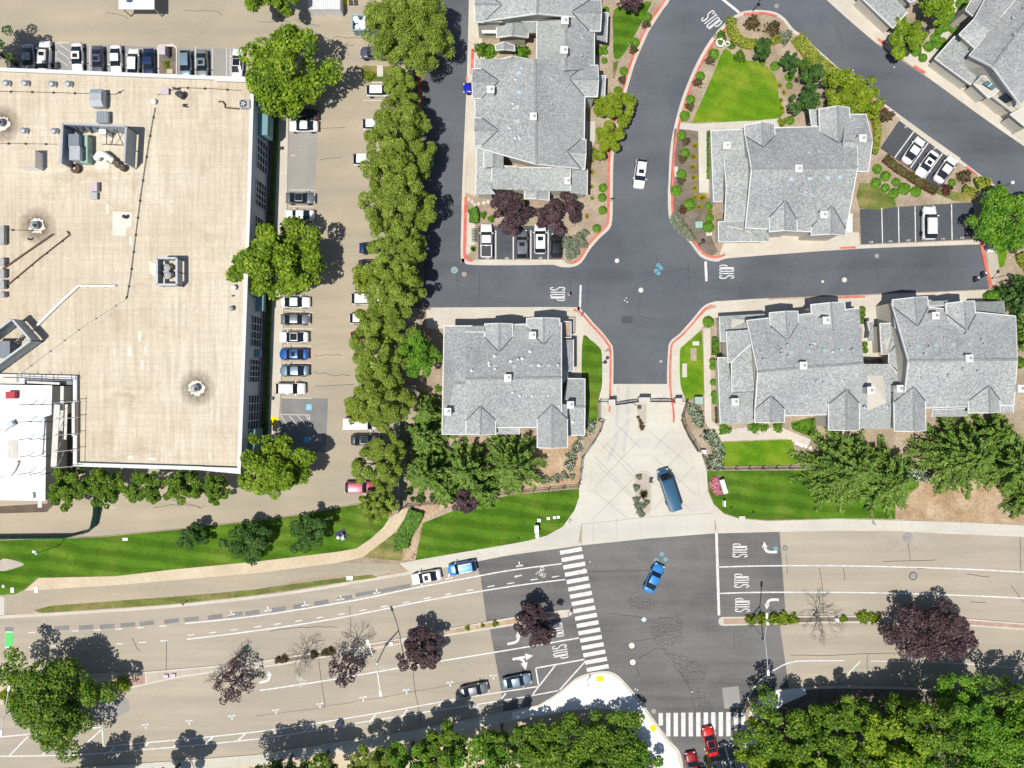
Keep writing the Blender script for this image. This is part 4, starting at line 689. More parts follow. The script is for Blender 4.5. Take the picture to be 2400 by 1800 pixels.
class House:
    def __init__(s, label, x, y, group='grey roofed townhouses'):
        s.root = empty('townhouse', at(x, y), label, 'house', group); s.o = s.root.location.copy(); s.sl = []
    def put(s, b, name, m, sm=False):
        b.v = [(v[0] - s.o.x, v[1] - s.o.y, v[2] - s.o.z) for v in b.v]; return b.build(name, m, s.root, sm)
    def slope(s, P, b, t=.2):
        b.solid(P, t); nrm = Vector((0, 0, 0))
        for i in range(len(P)): nrm += P[i].cross(P[(i + 1) % len(P)])
        nrm = sum(((P[(i + 1) % len(P)] - P[0]).cross(P[(i + 2) % len(P)] - P[0]) for i in range(len(P) - 2)), Vector((0, 0, 0))).normalized()
        s.sl.append(([(CAMP + (p - CAMP) * (H / (H - p.z))).to_2d() for p in P], (P[0], nrm)))
    def top(s, x, y):
        g = at(x, y).to_2d(); best = None
        for pl2, pl in s.sl:
            if pip(g, pl2):
                p = ray_plane(x, y, pl)
                if best is None or p.z > best.z: best = p
        return best or at(x, y, 6)
    def trim(s, segs, name='fascia', w=.15, h=.26, m='trim', dz=.0):
        b = MB()
        for p, q in segs: b.bar(Vector(p) + Vector((0, 0, dz)), Vector(q) + Vector((0, 0, dz)), w, h)
        return s.put(b, name, m)
    def gable(s, E, Rg, ze, zr, wall=.45, ends=(1, 1), trims=(1, 1, 1, 1), zb=0.0, walls=True):
        """E: eave corners a0 a1 (first slope) b1 b0 (second slope); Rg: ridge r0 r1 (r0 between a0 and b0)."""
        a0, a1, b1, b0 = pts(E, ze); r0, r1 = pts(Rg, zr); b = MB()
        s.slope([a0, a1, r1, r0], b); s.slope([r0, r1, b1, b0], b); s.put(b, 'roof', 'shingle')
        up = Vector((0, 0, .02)); tr = []
        if trims[0]: tr.append((a0, a1))
        if trims[1]: tr.append((b0, b1))
        if trims[2]: tr += [(a0, r0), (r0, b0)]
        if trims[3]: tr += [(a1, r1), (r1, b1)]
        for g in ([t] for t in tr[:trims[0] + trims[1]]): s.trim([(p - Vector((0, 0, .08)), q - Vector((0, 0, .08))) for p, q in g])
        g = tr[trims[0] + trims[1]:]
        for i in range(0, len(g), 2): s.trim([(p - Vector((0, 0, .08)), q - Vector((0, 0, .08))) for p, q in g[i:i + 2]])
        s.trim([(r0, r1)], 'ridge', .34, .10, 'ridge_cap', .03)
        if walls:
            c = sum((a0, a1, b1, b0), Vector()) / 4
            q = inset([a0, a1, b1, b0], wall); zt = ze - .32
            A0, A1, B1, B0 = [Vector((p.x, p.y, zt + wall * (zr - ze) / max(1.0, (r0.to_2d() - a0.to_2d()).length))) for p in q]
            ax = (r1 - r0).normalized()
            w0, w1 = r0 + ax * wall - Vector((0, 0, .42)), r1 - ax * wall - Vector((0, 0, .42))
            if not ends[0]: w0 = (A0 + B0) / 2
            if not ends[1]: w1 = (A1 + B1) / 2
            low = [Vector((p.x, p.y, zb)) for p in (A0, A1, B1, B0)]; b = MB()
            vs = low + [A0, A1, B1, B0, w0, w1]
            b.add(vs, [(0, 1, 5, 4), (2, 3, 7, 6), (1, 2, 6, 9, 5), (3, 0, 4, 8, 7), (4, 5, 9, 8), (6, 7, 8, 9)])
            s.put(b, 'wall', 'stucco')
        return dict(A=plane(a0, a1, r0), B=plane(r0, r1, b0), ze=ze, zr=zr)
    def wing(s, main, side, fl, fr, pk, apex, pitch=.42, zb=0.0, walls=True, wall=.4):
        """A cross gable: front corners, front peak and the point where its ridge dies into the main roof."""
        pl = main[side]; ap = ray_plane(*apex, pl); zr = ap.z; p = at(*pk, zr); d = (ap - p); d.z = 0; L = d.length; d.normalize(); n = Vector((-d.y, d.x, 0))
        hw = .5 * abs((at(*fl, zr) - at(*fr, zr)).dot(n)); ze = max(zr - pitch * hw, 2.6)
        FL, FR = at(*fl, ze), at(*fr, ze)
        hl, hr = (FL - p).dot(n), (FR - p).dot(n); of = ((FL - p).dot(d) + (FR - p).dot(d)) / 2
        FL = p + n * hl + d * of; FR = p + n * hr + d * of; FL.z = FR.z = ze; p = p + d * of
        ap = p + d * L + d * .0; BL, BR = FL + d * L, FR + d * L
        b = MB(); s.slope([FL, p, ap, BL], b, .18); s.slope([p, FR, BR, ap], b, .18); s.put(b, 'gable_roof', 'shingle')
        dn = Vector((0, 0, -.07)); segs = [(FL + dn, p + dn), (p + dn, FR + dn)]; val = []
        for e0, e1 in ((FL, BL), (FR, BR)):
            k = pl[1].dot(pl[0] - e0) / (pl[1].dot(d) or 1e-6); k = min(max(k, 0), L); v = e0 + d * k
            if k > .3: segs.append((e0 + dn, v + dn))
            val.append((v + Vector((0, 0, .03)), ap + Vector((0, 0, .03))))
        s.trim(segs, 'fascia', .13, .22); s.trim(val, 'valley', .14, .06, 'valley'); s.trim([(p, ap)], 'ridge', .25, .08, 'ridge_cap', .02)
        if walls:
            u = n if hl > 0 else -n; sh = d * wall
            P = [FL - u * wall + sh, FR + u * wall + sh]; Q = [v + d * (L * .8) for v in P]; zt = ze - .28 + wall * pitch
            low = [Vector((v.x, v.y, zb)) for v in (P[0], P[1], Q[1], Q[0])]; t = [Vector((v.x, v.y, zt)) for v in (P[0], P[1], Q[1], Q[0])]
            pp = p + sh - Vector((0, 0, .36)); qq = pp + d * (L * .8)
            s.put(MB().add(low + t + [pp, qq], [(0, 1, 5, 8, 4), (1, 2, 6, 5), (2, 3, 7, 9, 6), (3, 0, 4, 7), (4, 8, 9, 7), (5, 6, 9, 8)]), 'wall', 'stucco')
        return ze
    def shed(s, P, Z, wall=.35, trims=None, zb=0.0, name='low_roof', walls=True, m='shingle'):
        """A lean-to: outline as seen, with a height for every corner."""
        V = [at(x, y, z) for (x, y), z in zip(P, Z)]; b = MB()
        ar = sum(V[i].x * V[(i + 1) % len(V)].y - V[(i + 1) % len(V)].x * V[i].y for i in range(len(V)))
        if ar < 0: V = V[::-1]
        s.slope(V, b, .18); s.put(b, name, m)
        n = len(V); s.trim([(V[i] - Vector((0, 0, .07)), V[(i + 1) % n] - Vector((0, 0, .07))) for i in range(n)] if trims is None else [(V[i] - Vector((0, 0, .07)), V[(i + 1) % n] - Vector((0, 0, .07))) for i in trims], 'fascia', .13, .22)
        if walls:
            q = inset(V, wall); z = [v.z - .3 for v in V]
            b = MB().add([(p.x, p.y, zb) for p in q] + [(p.x, p.y, z[i]) for i, p in enumerate(q)], [(i, (i + 1) % n, n + (i + 1) % n, n + i) for i in range(n)] + [tuple(range(n, 2 * n))])
            s.put(b, 'wall', 'stucco')
    def chimney(s, x, y, h=1.5, wd=1.0, zfix=None, dp=1.0):
        p = s.top(x, y) if zfix is None else at(x, y, zfix); z = p.z + h; q = at(x, y, z)
        b = MB().box((q.x, q.y, (p.z - 1.2 + z) / 2 - .06), (wd, dp, z - p.z + 1.08)).box((q.x, q.y, z), (wd + .14, dp + .14, .12)); ch = s.put(b, 'chimney', 'trim')
        f = MB().lathe((q.x - s.o.x + .12, q.y - s.o.y, z + .06), [(.16, 0), (.16, .22), (.2, .24), (.2, .3)], 10).build('flue', 'grey_metal', ch)
    def vents(s, L):
        for x, y in L:
            p = s.top(x, y) - s.o; k = random.random()
            if k < .5: b = MB().lathe((p.x, p.y, p.z - .15), [(.17, 0), (.17, .42), (.24, .44), (.2, .56)], 10)
            else: b = MB().lathe((p.x, p.y, p.z - .1), [(.32, 0), (.3, .14), (.1, .18), (.1, .55)], 10)
            b.build('roof_vent', 'galvanised', s.root)
    def skylights(s, L):
        for x, y in L:
            c = s.top(x, y); a, b_, e, f = [s.top(x + dx, y + dy) + Vector((0, 0, .1)) for dx, dy in ((-5, 4), (5, 4), (5, -4), (-5, -4))]
            s.put(MB().solid([a, b_, e, f], .12), 'skylight', 'skylight_glass')
    def window(s, x0, y0, x1, y1, d, z0, z1, n=2):
        """A window on a wall: base line as plan positions, facing direction d, with frame and glass."""
        p, q = at(x0, y0) , at(x1, y1); d = Vector((d[0], d[1], 0)).normalized(); e = (q - p).normalized(); b = MB(); g = MB()
        for r in [p + (q - p) * i / n for i in range(n + 1)]: b.bar(r + d * .03 + Vector((0, 0, z0)), r + d * .03 + Vector((0, 0, z1)), .1, .1)
        for z in (z0, z1): b.bar(p + d * .03 + Vector((0, 0, z)), q + d * .03 + Vector((0, 0, z)), .1, .12)
        f = s.put(b, 'window', 'trim'); P = [v + d * .02 - s.o for v in (p + Vector((0, 0, z0)), q + Vector((0, 0, z0)), q + Vector((0, 0, z1)), p + Vector((0, 0, z1)))]
        n_ = (P[1] - P[0]).cross(P[2] - P[0]); g.add(P, [(0, 1, 2, 3)] if n_.dot(d) > 0 else [(3, 2, 1, 0)]); g.build('pane', 'window_glass', f)

# ---- north townhouse
h = House('long grey townhouse at the top between the two roads, with a garden court', 1250, 250)
t1 = h.gable([(1110, -70), (1119, 52), (1395, 45), (1404, -70)], [(1262, -70), (1259, 32)], 5.8, 9, trims=(1, 1, 0, 1))
h.wing(t1, 'B', (1408, 0), (1408, 73), (1408, 29), (1338, 28)); h.wing(t1, 'A', (1113, -20), (1113, 52), (1113, 10), (1178, 10))
t2 = h.gable([(1258, 50), (1257, 160), (1393, 160), (1393, 40)], [(1326, 46), (1326, 165)], 5.6, 7.7, trims=(1, 1, 0, 0))
t3 = h.gable([(1163, 46), (1164, 88), (1238, 88), (1238, 46)], [(1203, 44), (1201, 83)], 3.8, 5.0, trims=(1, 1, 0, 1))
h.shed([(1222, 50), (1281, 50), (1257, 77), (1238, 77)], [5.2, 5.2, 4, 4], trims=(2,), walls=False)
m = h.gable([(1112, 138), (1114, 345), (1368, 396), (1372, 148)], [(1254, 138), (1257, 385)], 5.8, 9.0, trims=(1, 1, 0, 1))
h.gable([(1133, 342), (1134, 394), (1180, 394), (1180, 342)], [(1157, 340), (1157, 390)], 5.6, 6.4, trims=(1, 0, 0, 0), walls=False)
h.wing(m, 'A', (1107, 161), (1107, 231), (1107, 191), (1171, 190), walls=False); h.wing(m, 'A', (1111, 276), (1112, 342), (1111, 305), (1169, 305))
h.wing(m, 'B', (1401, 153), (1401, 227), (1401, 185), (1332, 184)); h.wing(m, 'B', (1372, 327), (1372, 397), (1372, 357), (1327, 355))
h.shed([(1214, 392), (1337, 393), (1337, 448), (1262, 447)], [5.3, 5.3, 4.3, 4.3], trims=(1, 2)); h.shed([(1153, 388), (1213, 390), (1262, 447), (1152, 443)], [5.2, 5.3, 4.2, 4.2], trims=(2, 3))
h.shed([(1117, 346), (1134, 346), (1134, 394), (1153, 395), (1152, 443), (1162, 455), (1115, 456)], [3.6, 4.2, 4.2, 4.6, 4.6, 4.6, 3.6], trims=(5, 6)); h.shed([(1338, 397), (1377, 396), (1376, 457), (1336, 452)], [4.3, 3.5, 3.5, 4.3], trims=(1, 2))
h.shed([(1397, 27), (1425, 30), (1422, 99), (1396, 91)], [3.6, 3.0, 3.0, 3.6], trims=(1, 2), walls=False); h.shed([(1398, 176), (1419, 178), (1417, 239), (1390, 232)], [3.6, 3.0, 3.0, 3.6], trims=(1, 2), walls=False)
h.gable([(1230, 444), (1229, 466), (1287, 470), (1287, 446)], [(1259, 443), (1259, 466)], 3.2, 4.1, walls=False)
h.gable([(1160, 106), (1162, 118), (1207, 119), (1205, 106)], [(1183, 98), (1183, 116)], 2.8, 3.5, walls=False)
h.shed([(1130, 55), (1163, 55), (1163, 77), (1130, 77)], [3.0, 3.0, 2.7, 2.7], name='patio_cover', walls=False, m='white_plastic')
h.gable([(1165, 140), (1165, 160), (1236, 160), (1236, 138)], [(1201, 132), (1201, 160)], 5.2, 6.2, trims=(1, 1, 1, 0))
for c in ((1324, 48), (1322, 117), (1150, 210)): h.chimney(*c, 1.6, 1.0)
h.chimney(1250, 273, .9, .9); h.chimney(1330, 424, .7, .8)
h.vents([(1230, 24), (1306, 8), (1365, 87), (1362, 132), (1224, 158), (1224, 198), (1293, 183), (1203, 241), (1205, 252), (1291, 245), (1194, 298), (1228, 308), (1208, 322), (1218, 322), (1226, 370), (1208, 184)])
h.skylights([(1216, 172), (1216, 217), (1212, 251), (1213, 285)])
for a in ((1185, 446, 1203, 447), (1167, 445, 1181, 446), (1294, 457, 1308, 457), (1125, 459, 1150, 459)): h.window(*a, (0, -1), 1.0 + ZI, 2.2, 2)
# ---- lawn block townhouse
h = House('grey townhouse below the round lawn with chimneys and slanting stalls beside it', 1850, 420)
m = h.gable([(1747, 534), (1981, 548), (2009, 294), (1744, 302)], [(1761, 395), (2010, 392)], 5.8, 8.9, trims=(1, 1, 1, 1))
n2 = h.gable([(1985, 402), (2035, 402), (2030, 268), (1985, 268)], [(1975, 330), (2045, 329)], 5.9, 7.9, trims=(1, 1, 0, 1))
h.wing(m, 'B', (1744, 292), (1815, 292), (1786, 288), (1790, 347)); h.wing(m, 'B', (1919, 254), (1991, 254), (1963, 252), (1967, 339))
h.wing(m, 'A', (1803, 543), (1868, 543), (1841, 543), (1840, 472)); h.wing(m, 'A', (1901, 552), (1982, 552), (1949, 552), (1950, 485))
h.shed([(1666, 307), (1742, 303), (1746, 371), (1697, 372), (1694, 472), (1672, 473)], [3.2, 4.6, 4.6, 4.2, 4.0, 3.2], trims=(0, 4, 5))
h.shed([(1697, 372), (1752, 370), (1757, 470), (1702, 442)], [5.0, 5.9, 5.9, 5.0], trims=(0, 3)); h.shed([(1702, 442), (1757, 470), (1748, 516), (1698, 517)], [5.0, 5.9, 5.2, 4.6], trims=(2, 3), walls=False)
h.shed([(1683, 519), (1748, 517), (1748, 534), (1802, 533), (1802, 566), (1684, 567)], [3.4, 4.0, 4.2, 4.2, 3.2, 3.0], trims=(4, 5, 0))
h.shed([(1897, 256), (1919, 256), (1919, 294), (1902, 294)], [4.6, 4.6, 4.6, 4.6], trims=(0, 3), walls=False)
h.shed([(1987, 502), (1997, 500), (1997, 545), (1984, 546)], [3, 3, 3, 3], trims=(1,), name='porch_roof', m='trim')
for c in ((1703, 341), (2022, 324), (1931, 503)): h.chimney(*c, 1.5, 1.0)
h.chimney(1872, 395, .9, 1.0)
h.vents([(1772, 428), (1805, 427), (1836, 424), (1847, 452), (1875, 446), (1890, 449), (1903, 453), (1944, 429), (1898, 356), (1915, 357), (1962, 354), (1820, 440), (1990, 425), (2012, 297)])
h.skylights([(1854, 421), (1897, 419), (1940, 417), (1968, 416)])
h.window(1690, 478, 1690, 503, (-1, 0), 1.0, 2.4, 2)
# ---- southwestern townhouse
h = House('square grey townhouse west of the gate with dark shaded side', 1190, 890)
m = h.gable([(1092, 1003), (1316, 1001), (1316, 757), (1092, 764)], [(1092, 888), (1316, 885)], 5.8, 8.9, trims=(1, 1, 0, 1))
ml = h.gable([(1036, 1018), (1094, 1018), (1094, 764), (1041, 764)], [(1066, 898), (1094, 898)], 5.6, 8.3, trims=(1, 1, 0, 0), ends=(0, 1))
s_ = [at(1041, 764, 5.6), at(1036, 1018, 5.6), at(1066, 898, 8.3)]; b = MB(); h.slope([s_[1], s_[2], s_[0]][::-1], b); h.put(b, 'roof', 'shingle'); h.trim([(s_[0], s_[1])])
h.wing(m, 'B', (1136, 759), (1202, 759), (1170, 758.5), (1170, 826)); h.wing(m, 'B', (1234, 746), (1312, 746), (1274, 745), (1274, 809))
h.wing(m, 'A', (1092, 1018), (1162, 1018), (1126, 1018), (1126, 950)); h.wing(m, 'A', (1259, 1049), (1330, 1049), (1294, 1049), (1294, 946))
h.shed([(1105, 764), (1136, 764), (1136, 778), (1089, 778)], [6.6, 6.6, 6.9, 6.9], trims=(0,), walls=False)
h.shed([(1316, 796), (1344, 796), (1344, 869), (1330, 870), (1316, 862)], [3.7, 3.1, 3.1, 3.4, 3.7], trims=(0, 1, 2))
b = MB(); DK = pts([(1318, 755), (1337, 755), (1337, 792), (1318, 792)], 2.9); h.put(MB().slab(DK, 2.7, 2.9), 'balcony', 'wood'); h.trim([(DK[0] + Vector((0, 0, 1)), DK[1] + Vector((0, 0, 1))), (DK[1] + Vector((0, 0, 1)), DK[2] + Vector((0, 0, 1))), (DK[2] + Vector((0, 0, 1)), DK[3] + Vector((0, 0, 1)))], 'railing', .12, .12)
h.put(MB().slab(inset(DK, .3), 0, 2.7), 'wall', 'stucco')
f = h.gable([(1318, 1020), (1370, 1020), (1371, 888), (1330, 887)], [(1318, 953), (1371, 953)], 3.4, 4.9, trims=(1, 1, 0, 1))
h.shed([(1316, 862), (1330, 870), (1330, 888), (1318, 900)], [4.4, 3.6, 3.6, 4.4], trims=(1,), walls=False)
h.shed([(1162, 1001), (1217, 1001), (1217, 1018), (1162, 1018)], [5.4, 5.4, 5.0, 5.0], trims=(2, 1), walls=False)
for c in ((1248, 786), (1049, 965), (1337, 949)): h.chimney(*c, 1.6, .95)
h.chimney(1190, 886, .9, .95)
h.vents([(1160, 834), (1147, 850), (1147, 857), (1160, 865), (1214, 843), (1225, 840), (1264, 856), (1307, 856), (1106, 868), (1201, 920), (1218, 928), (1247, 928), (1285, 927), (1344, 988), (1243, 823), (1198, 846), (1310, 952)])
h.skylights([(1161, 858), (1206, 858), (1245, 857), (1287, 857)])
# ---- eastern townhouse, western half
h = House('grey townhouse south of the east arm, western block with stepped lean-to roofs', 1850, 860)
m = h.gable([(1768, 976), (2017, 970), (2014, 722), (1750, 751)], [(1776, 871), (2024, 851)], 5.8, 8.9, trims=(1, 1, 1, 0))
h.wing(m, 'B', (1803, 731), (1870, 731), (1842, 727), (1846, 796)); h.wing(m, 'B', (1900, 711), (1980, 711), (1948, 708), (1953, 776))
h.wing(m, 'A', (1769, 990), (1839, 990), (1807, 990), (1807, 926)); h.wing(m, 'A', (1942, 1008), (2014, 1008), (1984, 1008), (1984, 912))
h.shed([(1686, 741), (1792, 735), (1792, 752), (1751, 753), (1754, 772), (1704, 776), (1706, 800), (1688, 800)], [3.2, 3.4, 4.2, 4.2, 4.4, 3.8, 3.8, 3.2], trims=(0, 7))
h.shed([(1702, 776), (1756, 772), (1760, 806), (1714, 848), (1706, 850)], [4.8, 5.6, 5.9, 5.0, 4.8], trims=(0, 4)); h.shed([(1714, 848), (1760, 806), (1768, 917), (1715, 920)], [5.0, 5.9, 5.6, 4.8], trims=(2, 3), walls=False)
h.shed([(1682, 838), (1706, 838), (1709, 852), (1715, 921), (1766, 918), (1764, 992), (1688, 994)], [3.2, 3.6, 3.6, 3.8, 5.0, 5.0, 3.2], trims=(5, 6))
h.shed([(1980, 718), (2000, 718), (2000, 760), (1978, 764)], [3.0, 3.0, 3.0, 3.0], trims=(0, 1), name='porch_roof', m='stucco')
h.shed([(2016, 853), (2083, 853), (2112, 884), (2118, 905), (2096, 960), (2096, 1005), (2014, 1005), (2010, 965)], [5.2, 4.6, 4.6, 5.2, 5.4, 4.6, 4.6, 5.4], trims=(0, 5))
for c in ((1937, 751), (1723, 942), (2041, 915), (2110, 911)): h.chimney(*c, 1.6, 1.0)
h.chimney(1883, 857, .9, 1.0)
h.vents([(1830, 821), (1830, 830), (1845, 836), (1898, 812), (1911, 804), (1954, 824), (1996, 821), (1787, 844), (1912, 894), (1929, 897), (1977, 892), (1956, 888), (1843, 810), (1840, 888), (1883, 885), (2028, 955), (2082, 953)])
h.skylights([(1854, 825), (1894, 823), (1933, 821), (1973, 820)])
h.window(1690, 803, 1690, 828, (-1, 0), 1.0, 2.4, 2)
# ---- eastern townhouse, eastern half
h = House('grey townhouse at the east edge, taller block with gabled white west end', 2240, 850)
m = h.gable([(2117, 958), (2376, 950), (2380, 741), (2090, 711)], [(2129, 845), (2384, 843)], 5.9, 9.1, trims=(1, 1, 1, 1))
h.wing(m, 'B', (2091, 699), (2174, 699), (2145, 698), (2151, 766)); h.wing(m, 'B', (2216, 708), (2284, 708), (2260, 706), (2266, 775))
h.wing(m, 'A', (2096, 1010), (2170, 1010), (2143, 1010), (2141, 905)); h.wing(m, 'A', (2270, 967), (2344, 967), (2320, 967), (2318, 902))
h.shed([(2284, 707), (2352, 706), (2354, 741), (2284, 742)], [3.2, 3.2, 5.2, 5.2], trims=(0, 1)); h.shed([(2174, 706), (2222, 704), (2222, 716), (2174, 718)], [5.8, 5.8, 6.2, 6.2], trims=(0,), walls=False)
h.shed([(2062, 758), (2102, 757), (2108, 790), (2083, 829), (2066, 831)], [3.6, 4.6, 5.0, 4.4, 3.6], trims=(0, 4, 3)); h.shed([(2083, 829), (2108, 800), (2110, 872), (2083, 851)], [4.4, 5.0, 5.0, 4.4], trims=(3,), walls=False)
h.shed([(2185, 960), (2270, 957), (2270, 976), (2183, 977)], [5.2, 5.2, 4.6, 4.6], trims=(2, 3), walls=False); h.shed([(2344, 952), (2373, 918), (2375, 967), (2344, 968)], [6.0, 6.0, 5.4, 5.4], trims=(1, 2), walls=False)
h.shed([(2033, 754), (2046, 753), (2048, 799), (2034, 800), (2038, 777)], [2.8, 2.8, 2.8, 2.8, 3.1], trims=(3, 4), name='porch_roof', walls=False)
for c in ((2193, 740), (2394, 911)): h.chimney(*c, 1.6, 1.0, 6.5 if c[0] > 2390 else None)
h.chimney(2272, 840, .9, 1.0)
h.vents([(2132, 814), (2177, 813), (2210, 792), (2226, 796), (2299, 797), (2303, 806), (2292, 815), (2346, 817), (2262, 783), (2157, 886), (2196, 885), (2221, 880), (2255, 865), (2290, 870), (2165, 831)])
h.skylights([(2151, 812), (2194, 809), (2234, 807), (2273, 806)])
# ---- slanting houses, northeast
h = House('slanting grey house in the northeast corner with dormer windows over the garages', 2320, 120)
def pg(P, Z): return [at(x, y, z) for (x, y), z in zip(P, Z)]
h.shed([(2191, 137), (2276, 199), (2330, 140), (2238, 84)], [3.0, 3.0, 4.4, 4.4], trims=(0, 3))
h.shed([(2248, 80), (2284, 112), (2321, 72), (2283, 44)], [5.8, 6.2, 7.0, 7.0], trims=(0, 3)); h.shed([(2283, 44), (2321, 74), (2382, -10), (2318, -20)], [7.0, 7.0, 5.9, 5.9], trims=(3,), walls=False)
h.shed([(2263, 23), (2281, 38), (2312, -8), (2282, -10)], [5.4, 5.6, 5.6, 5.4], trims=(0, 3))
h.gable([(2272, 129), (2392, -16), (2520, 60), (2392, 246)], [(2326, 156), (2450, -10)], 5.8, 8.6, trims=(1, 0, 1, 0))
h.shed([(2326, 168), (2392, 122), (2380, 186), (2360, 208)], [7.2, 8.0, 7.0, 6.2], trims=(3,), walls=False, name='dormer_roof')
h.shed([(2282, 196), (2300, 178), (2345, 182), (2352, 204), (2318, 230)], [3.4, 5.0, 5.4, 4.8, 3.4], trims=(0, 1, 2, 3, 4), name='dormer', m='stucco')
dm = [at(x, y, z) for x, y, z in ((2303, 197, 4.34), (2312, 189, 4.7), (2335, 204, 4.66), (2325, 212, 4.28))]
h.put(MB().solid([v + Vector((0, 0, .16)) for v in dm], .1), 'window', 'sky_glass'); h.trim([((dm[0] + dm[3]) / 2 * 0 + (dm[0] + dm[3]) / 2 + Vector((0, 0, .2)), (dm[1] + dm[2]) / 2 + Vector((0, 0, .2)))], 'window_bar', .14, .06)
h.shed([(2318, 222), (2336, 208), (2400, 256), (2384, 272)], [3.0, 4.0, 4.0, 3.0], trims=(0,), m='stucco'); h.shed([(2368, 268), (2402, 250), (2420, 300), (2402, 296)], [3.6, 4.4, 4.4, 3.6], m='stucco')
for i in range(4):
    p, q = at(2256 + 14 * i, 108 + 11 * i, 4.65), at(2263 + 14 * i, 114 + 11 * i, 4.65)
for p, q in (((2287, 143), (2299, 152)), ((2240, 88), (2272, 112)), ((2349, 222), (2367, 236))):
    a, c = at(*p, 4.3), at(*q, 4.3); h.put(MB().bar(a, c, .5, 1.2), 'window', 'window_glass')
h.vents([(2377, 40), (2393, 78), (2376, 82), (2398, 20)])
h = House('grey garage wing at the top edge beside the leafy trees', 2060, 10)
h.shed([(2010, -14), (2093, 66), (2128, 27), (2082, -20)], [3.0, 3.0, 4.3, 4.3], trims=(0, 1)); h.shed([(2108, -20), (2134, 6), (2158, -6), (2150, -30)], [5.4, 5.6, 5.6, 5.4], trims=(0, 1))
# ---- warehouse
ZW, ZW2 = 7.5, 6.9
wh = empty('warehouse', at(300, 640), 'huge flat beige warehouse roof with vents and screened machines', 'warehouse'); WO = wh.location.copy()
def wput(b, name, m, par=None, sm=False):
    b.v = [(v[0] - WO.x, v[1] - WO.y, v[2] - WO.z) for v in b.v]; return b.build(name, m, par or wh, sm)
RO = [(-170, 156), (0, 159), (470, 178), (505, 179), (595, 181), (590, 400), (587, 450), (571, 900), (563, 1110), (470, 1101), (150, 1089), (171, 1085), (172, 870), (-10, 866), (-170, 864)]
RO = [(-170, 156), (0, 159), (505, 179), (595, 181), (587, 450), (571, 900), (563, 1110), (470, 1101), (172, 1092), (172, 888), (-170, 880)]
RW = [p.to_2d() for p in pts(RO, ZW)]
wput(MB().slab([Vector((p.x, p.y, 0)) for p in inset(RW, .1)], 0, ZW2), 'roof', 'membrane')
n = len(RW); b = MB(); wl = MB(); RI = inset(RW, .42)
for i in range(n):
    a, c, ai, ci = RW[i], RW[(i + 1) % n], RI[i], RI[(i + 1) % n]
    wl.add([(a.x, a.y, 0), (c.x, c.y, 0), (c.x, c.y, ZW - .12), (a.x, a.y, ZW - .12)], [(3, 2, 1, 0)]); wl.add([(ai.x, ai.y, ZW2 - .02), (ci.x, ci.y, ZW2 - .02), (ci.x, ci.y, ZW - .12), (ai.x, ai.y, ZW - .12)], [(0, 1, 2, 3)])
o_, i_ = inset(RW, -.06), inset(RW, .5)
for i in range(n):
    j = (i + 1) % n
    for z0, z1 in ((ZW - .12, ZW),):
        b.add([(*o_[i], z1), (*o_[j], z1), (*i_[j], z1), (*i_[i], z1), (*o_[i], z0), (*o_[j], z0), (*i_[j], z0), (*i_[i], z0)], [(3, 2, 1, 0), (0, 1, 5, 4), (2, 3, 7, 6)])
wput(wl, 'wall', 'warehouse_wall'); wput(b, 'parapet_cap', 'trim')
cp = pts([(503, 178), (597, 180), (595, 193), (503, 190)], ZW + .04); wput(MB().slab(cp, ZW, ZW + .05), 'parapet_cap', 'trim')
cp = pts([(470, 1102), (564, 1111), (564, 1097), (470, 1094)], ZW + .04); wput(MB().slab(cp[::-1], ZW, ZW + .05), 'parapet_cap', 'trim')
# east wall: windows with glazing bars, and teal canopies between
def ewall(y):                        # plan position of the east wall at a row of the survey, and a unit along it
    pairs = list(zip(RW[3:6], RW[4:7])); yy = (900 - y) * S
    for a, c in pairs:
        if min(a.y, c.y) - .01 <= yy <= max(a.y, c.y) + .01: t = (yy - a.y) / (c.y - a.y); return a + (c - a) * t
    return RW[6] if yy < RW[6].y else RW[3]
for y0, y1 in ((326, 398), (424, 484), (508, 570), (740, 812), (842, 896), (926, 1006), (650, 700)):
    g0, g1 = 900 + (y0 - 900) * .965, 900 + (y1 - 900) * .965
    a, c = ewall(g0), ewall(g1); d = Vector((a.y - c.y, -(a.x - c.x))).normalized(); d = d if d.x > 0 else -d; fr, gl = MB(), MB()
    for k in range(5):
        p = a + (c - a) * k / 4 + d * .07; fr.bar((p.x, p.y, .9), (p.x, p.y, 5.4), .1)
    for z in (.9, 2.0, 3.1, 4.3, 5.4): p, q = a + d * .075, c + d * .075; fr.bar((p.x, p.y, z), (q.x, q.y, z), .1)
    p, q = a + d * .03, c + d * .03; gl.add([(p.x, p.y, .9), (q.x, q.y, .9), (q.x, q.y, 5.4), (p.x, p.y, 5.4)], [(0, 1, 2, 3), ])
    if (q - p).to_3d().cross(Vector((0, 0, 1))).dot(d.to_3d()) < 0: gl.f = [f[::-1] for f in gl.f]
    fo = wput(fr, 'window', 'trim'); wput(gl, 'pane', 'window_glass', fo); bpy.context.view_layer.update()
    bpy.data.objects[fo.name].location = (0, 0, 0)
for y0, y1, z0, z1, dp in ((272, 322, 2.6, 5.2, 1.5), (690, 728, 2.6, 3.6, 1.2), (1006, 1062, 1.2, 4.6, 1.0), (236, 262, 4.6, 6.2, .5), (818, 836, 2.6, 3.4, .9)):
    a, c = ewall(900 + (y0 - 900) * .965), ewall(900 + (y1 - 900) * .965); b = MB().slab([a.to_3d(), c.to_3d(), Vector((c.x + dp, c.y, 0)), Vector((a.x + dp, a.y, 0))], z0, z1); wput(b, 'canopy', 'teal_panel')
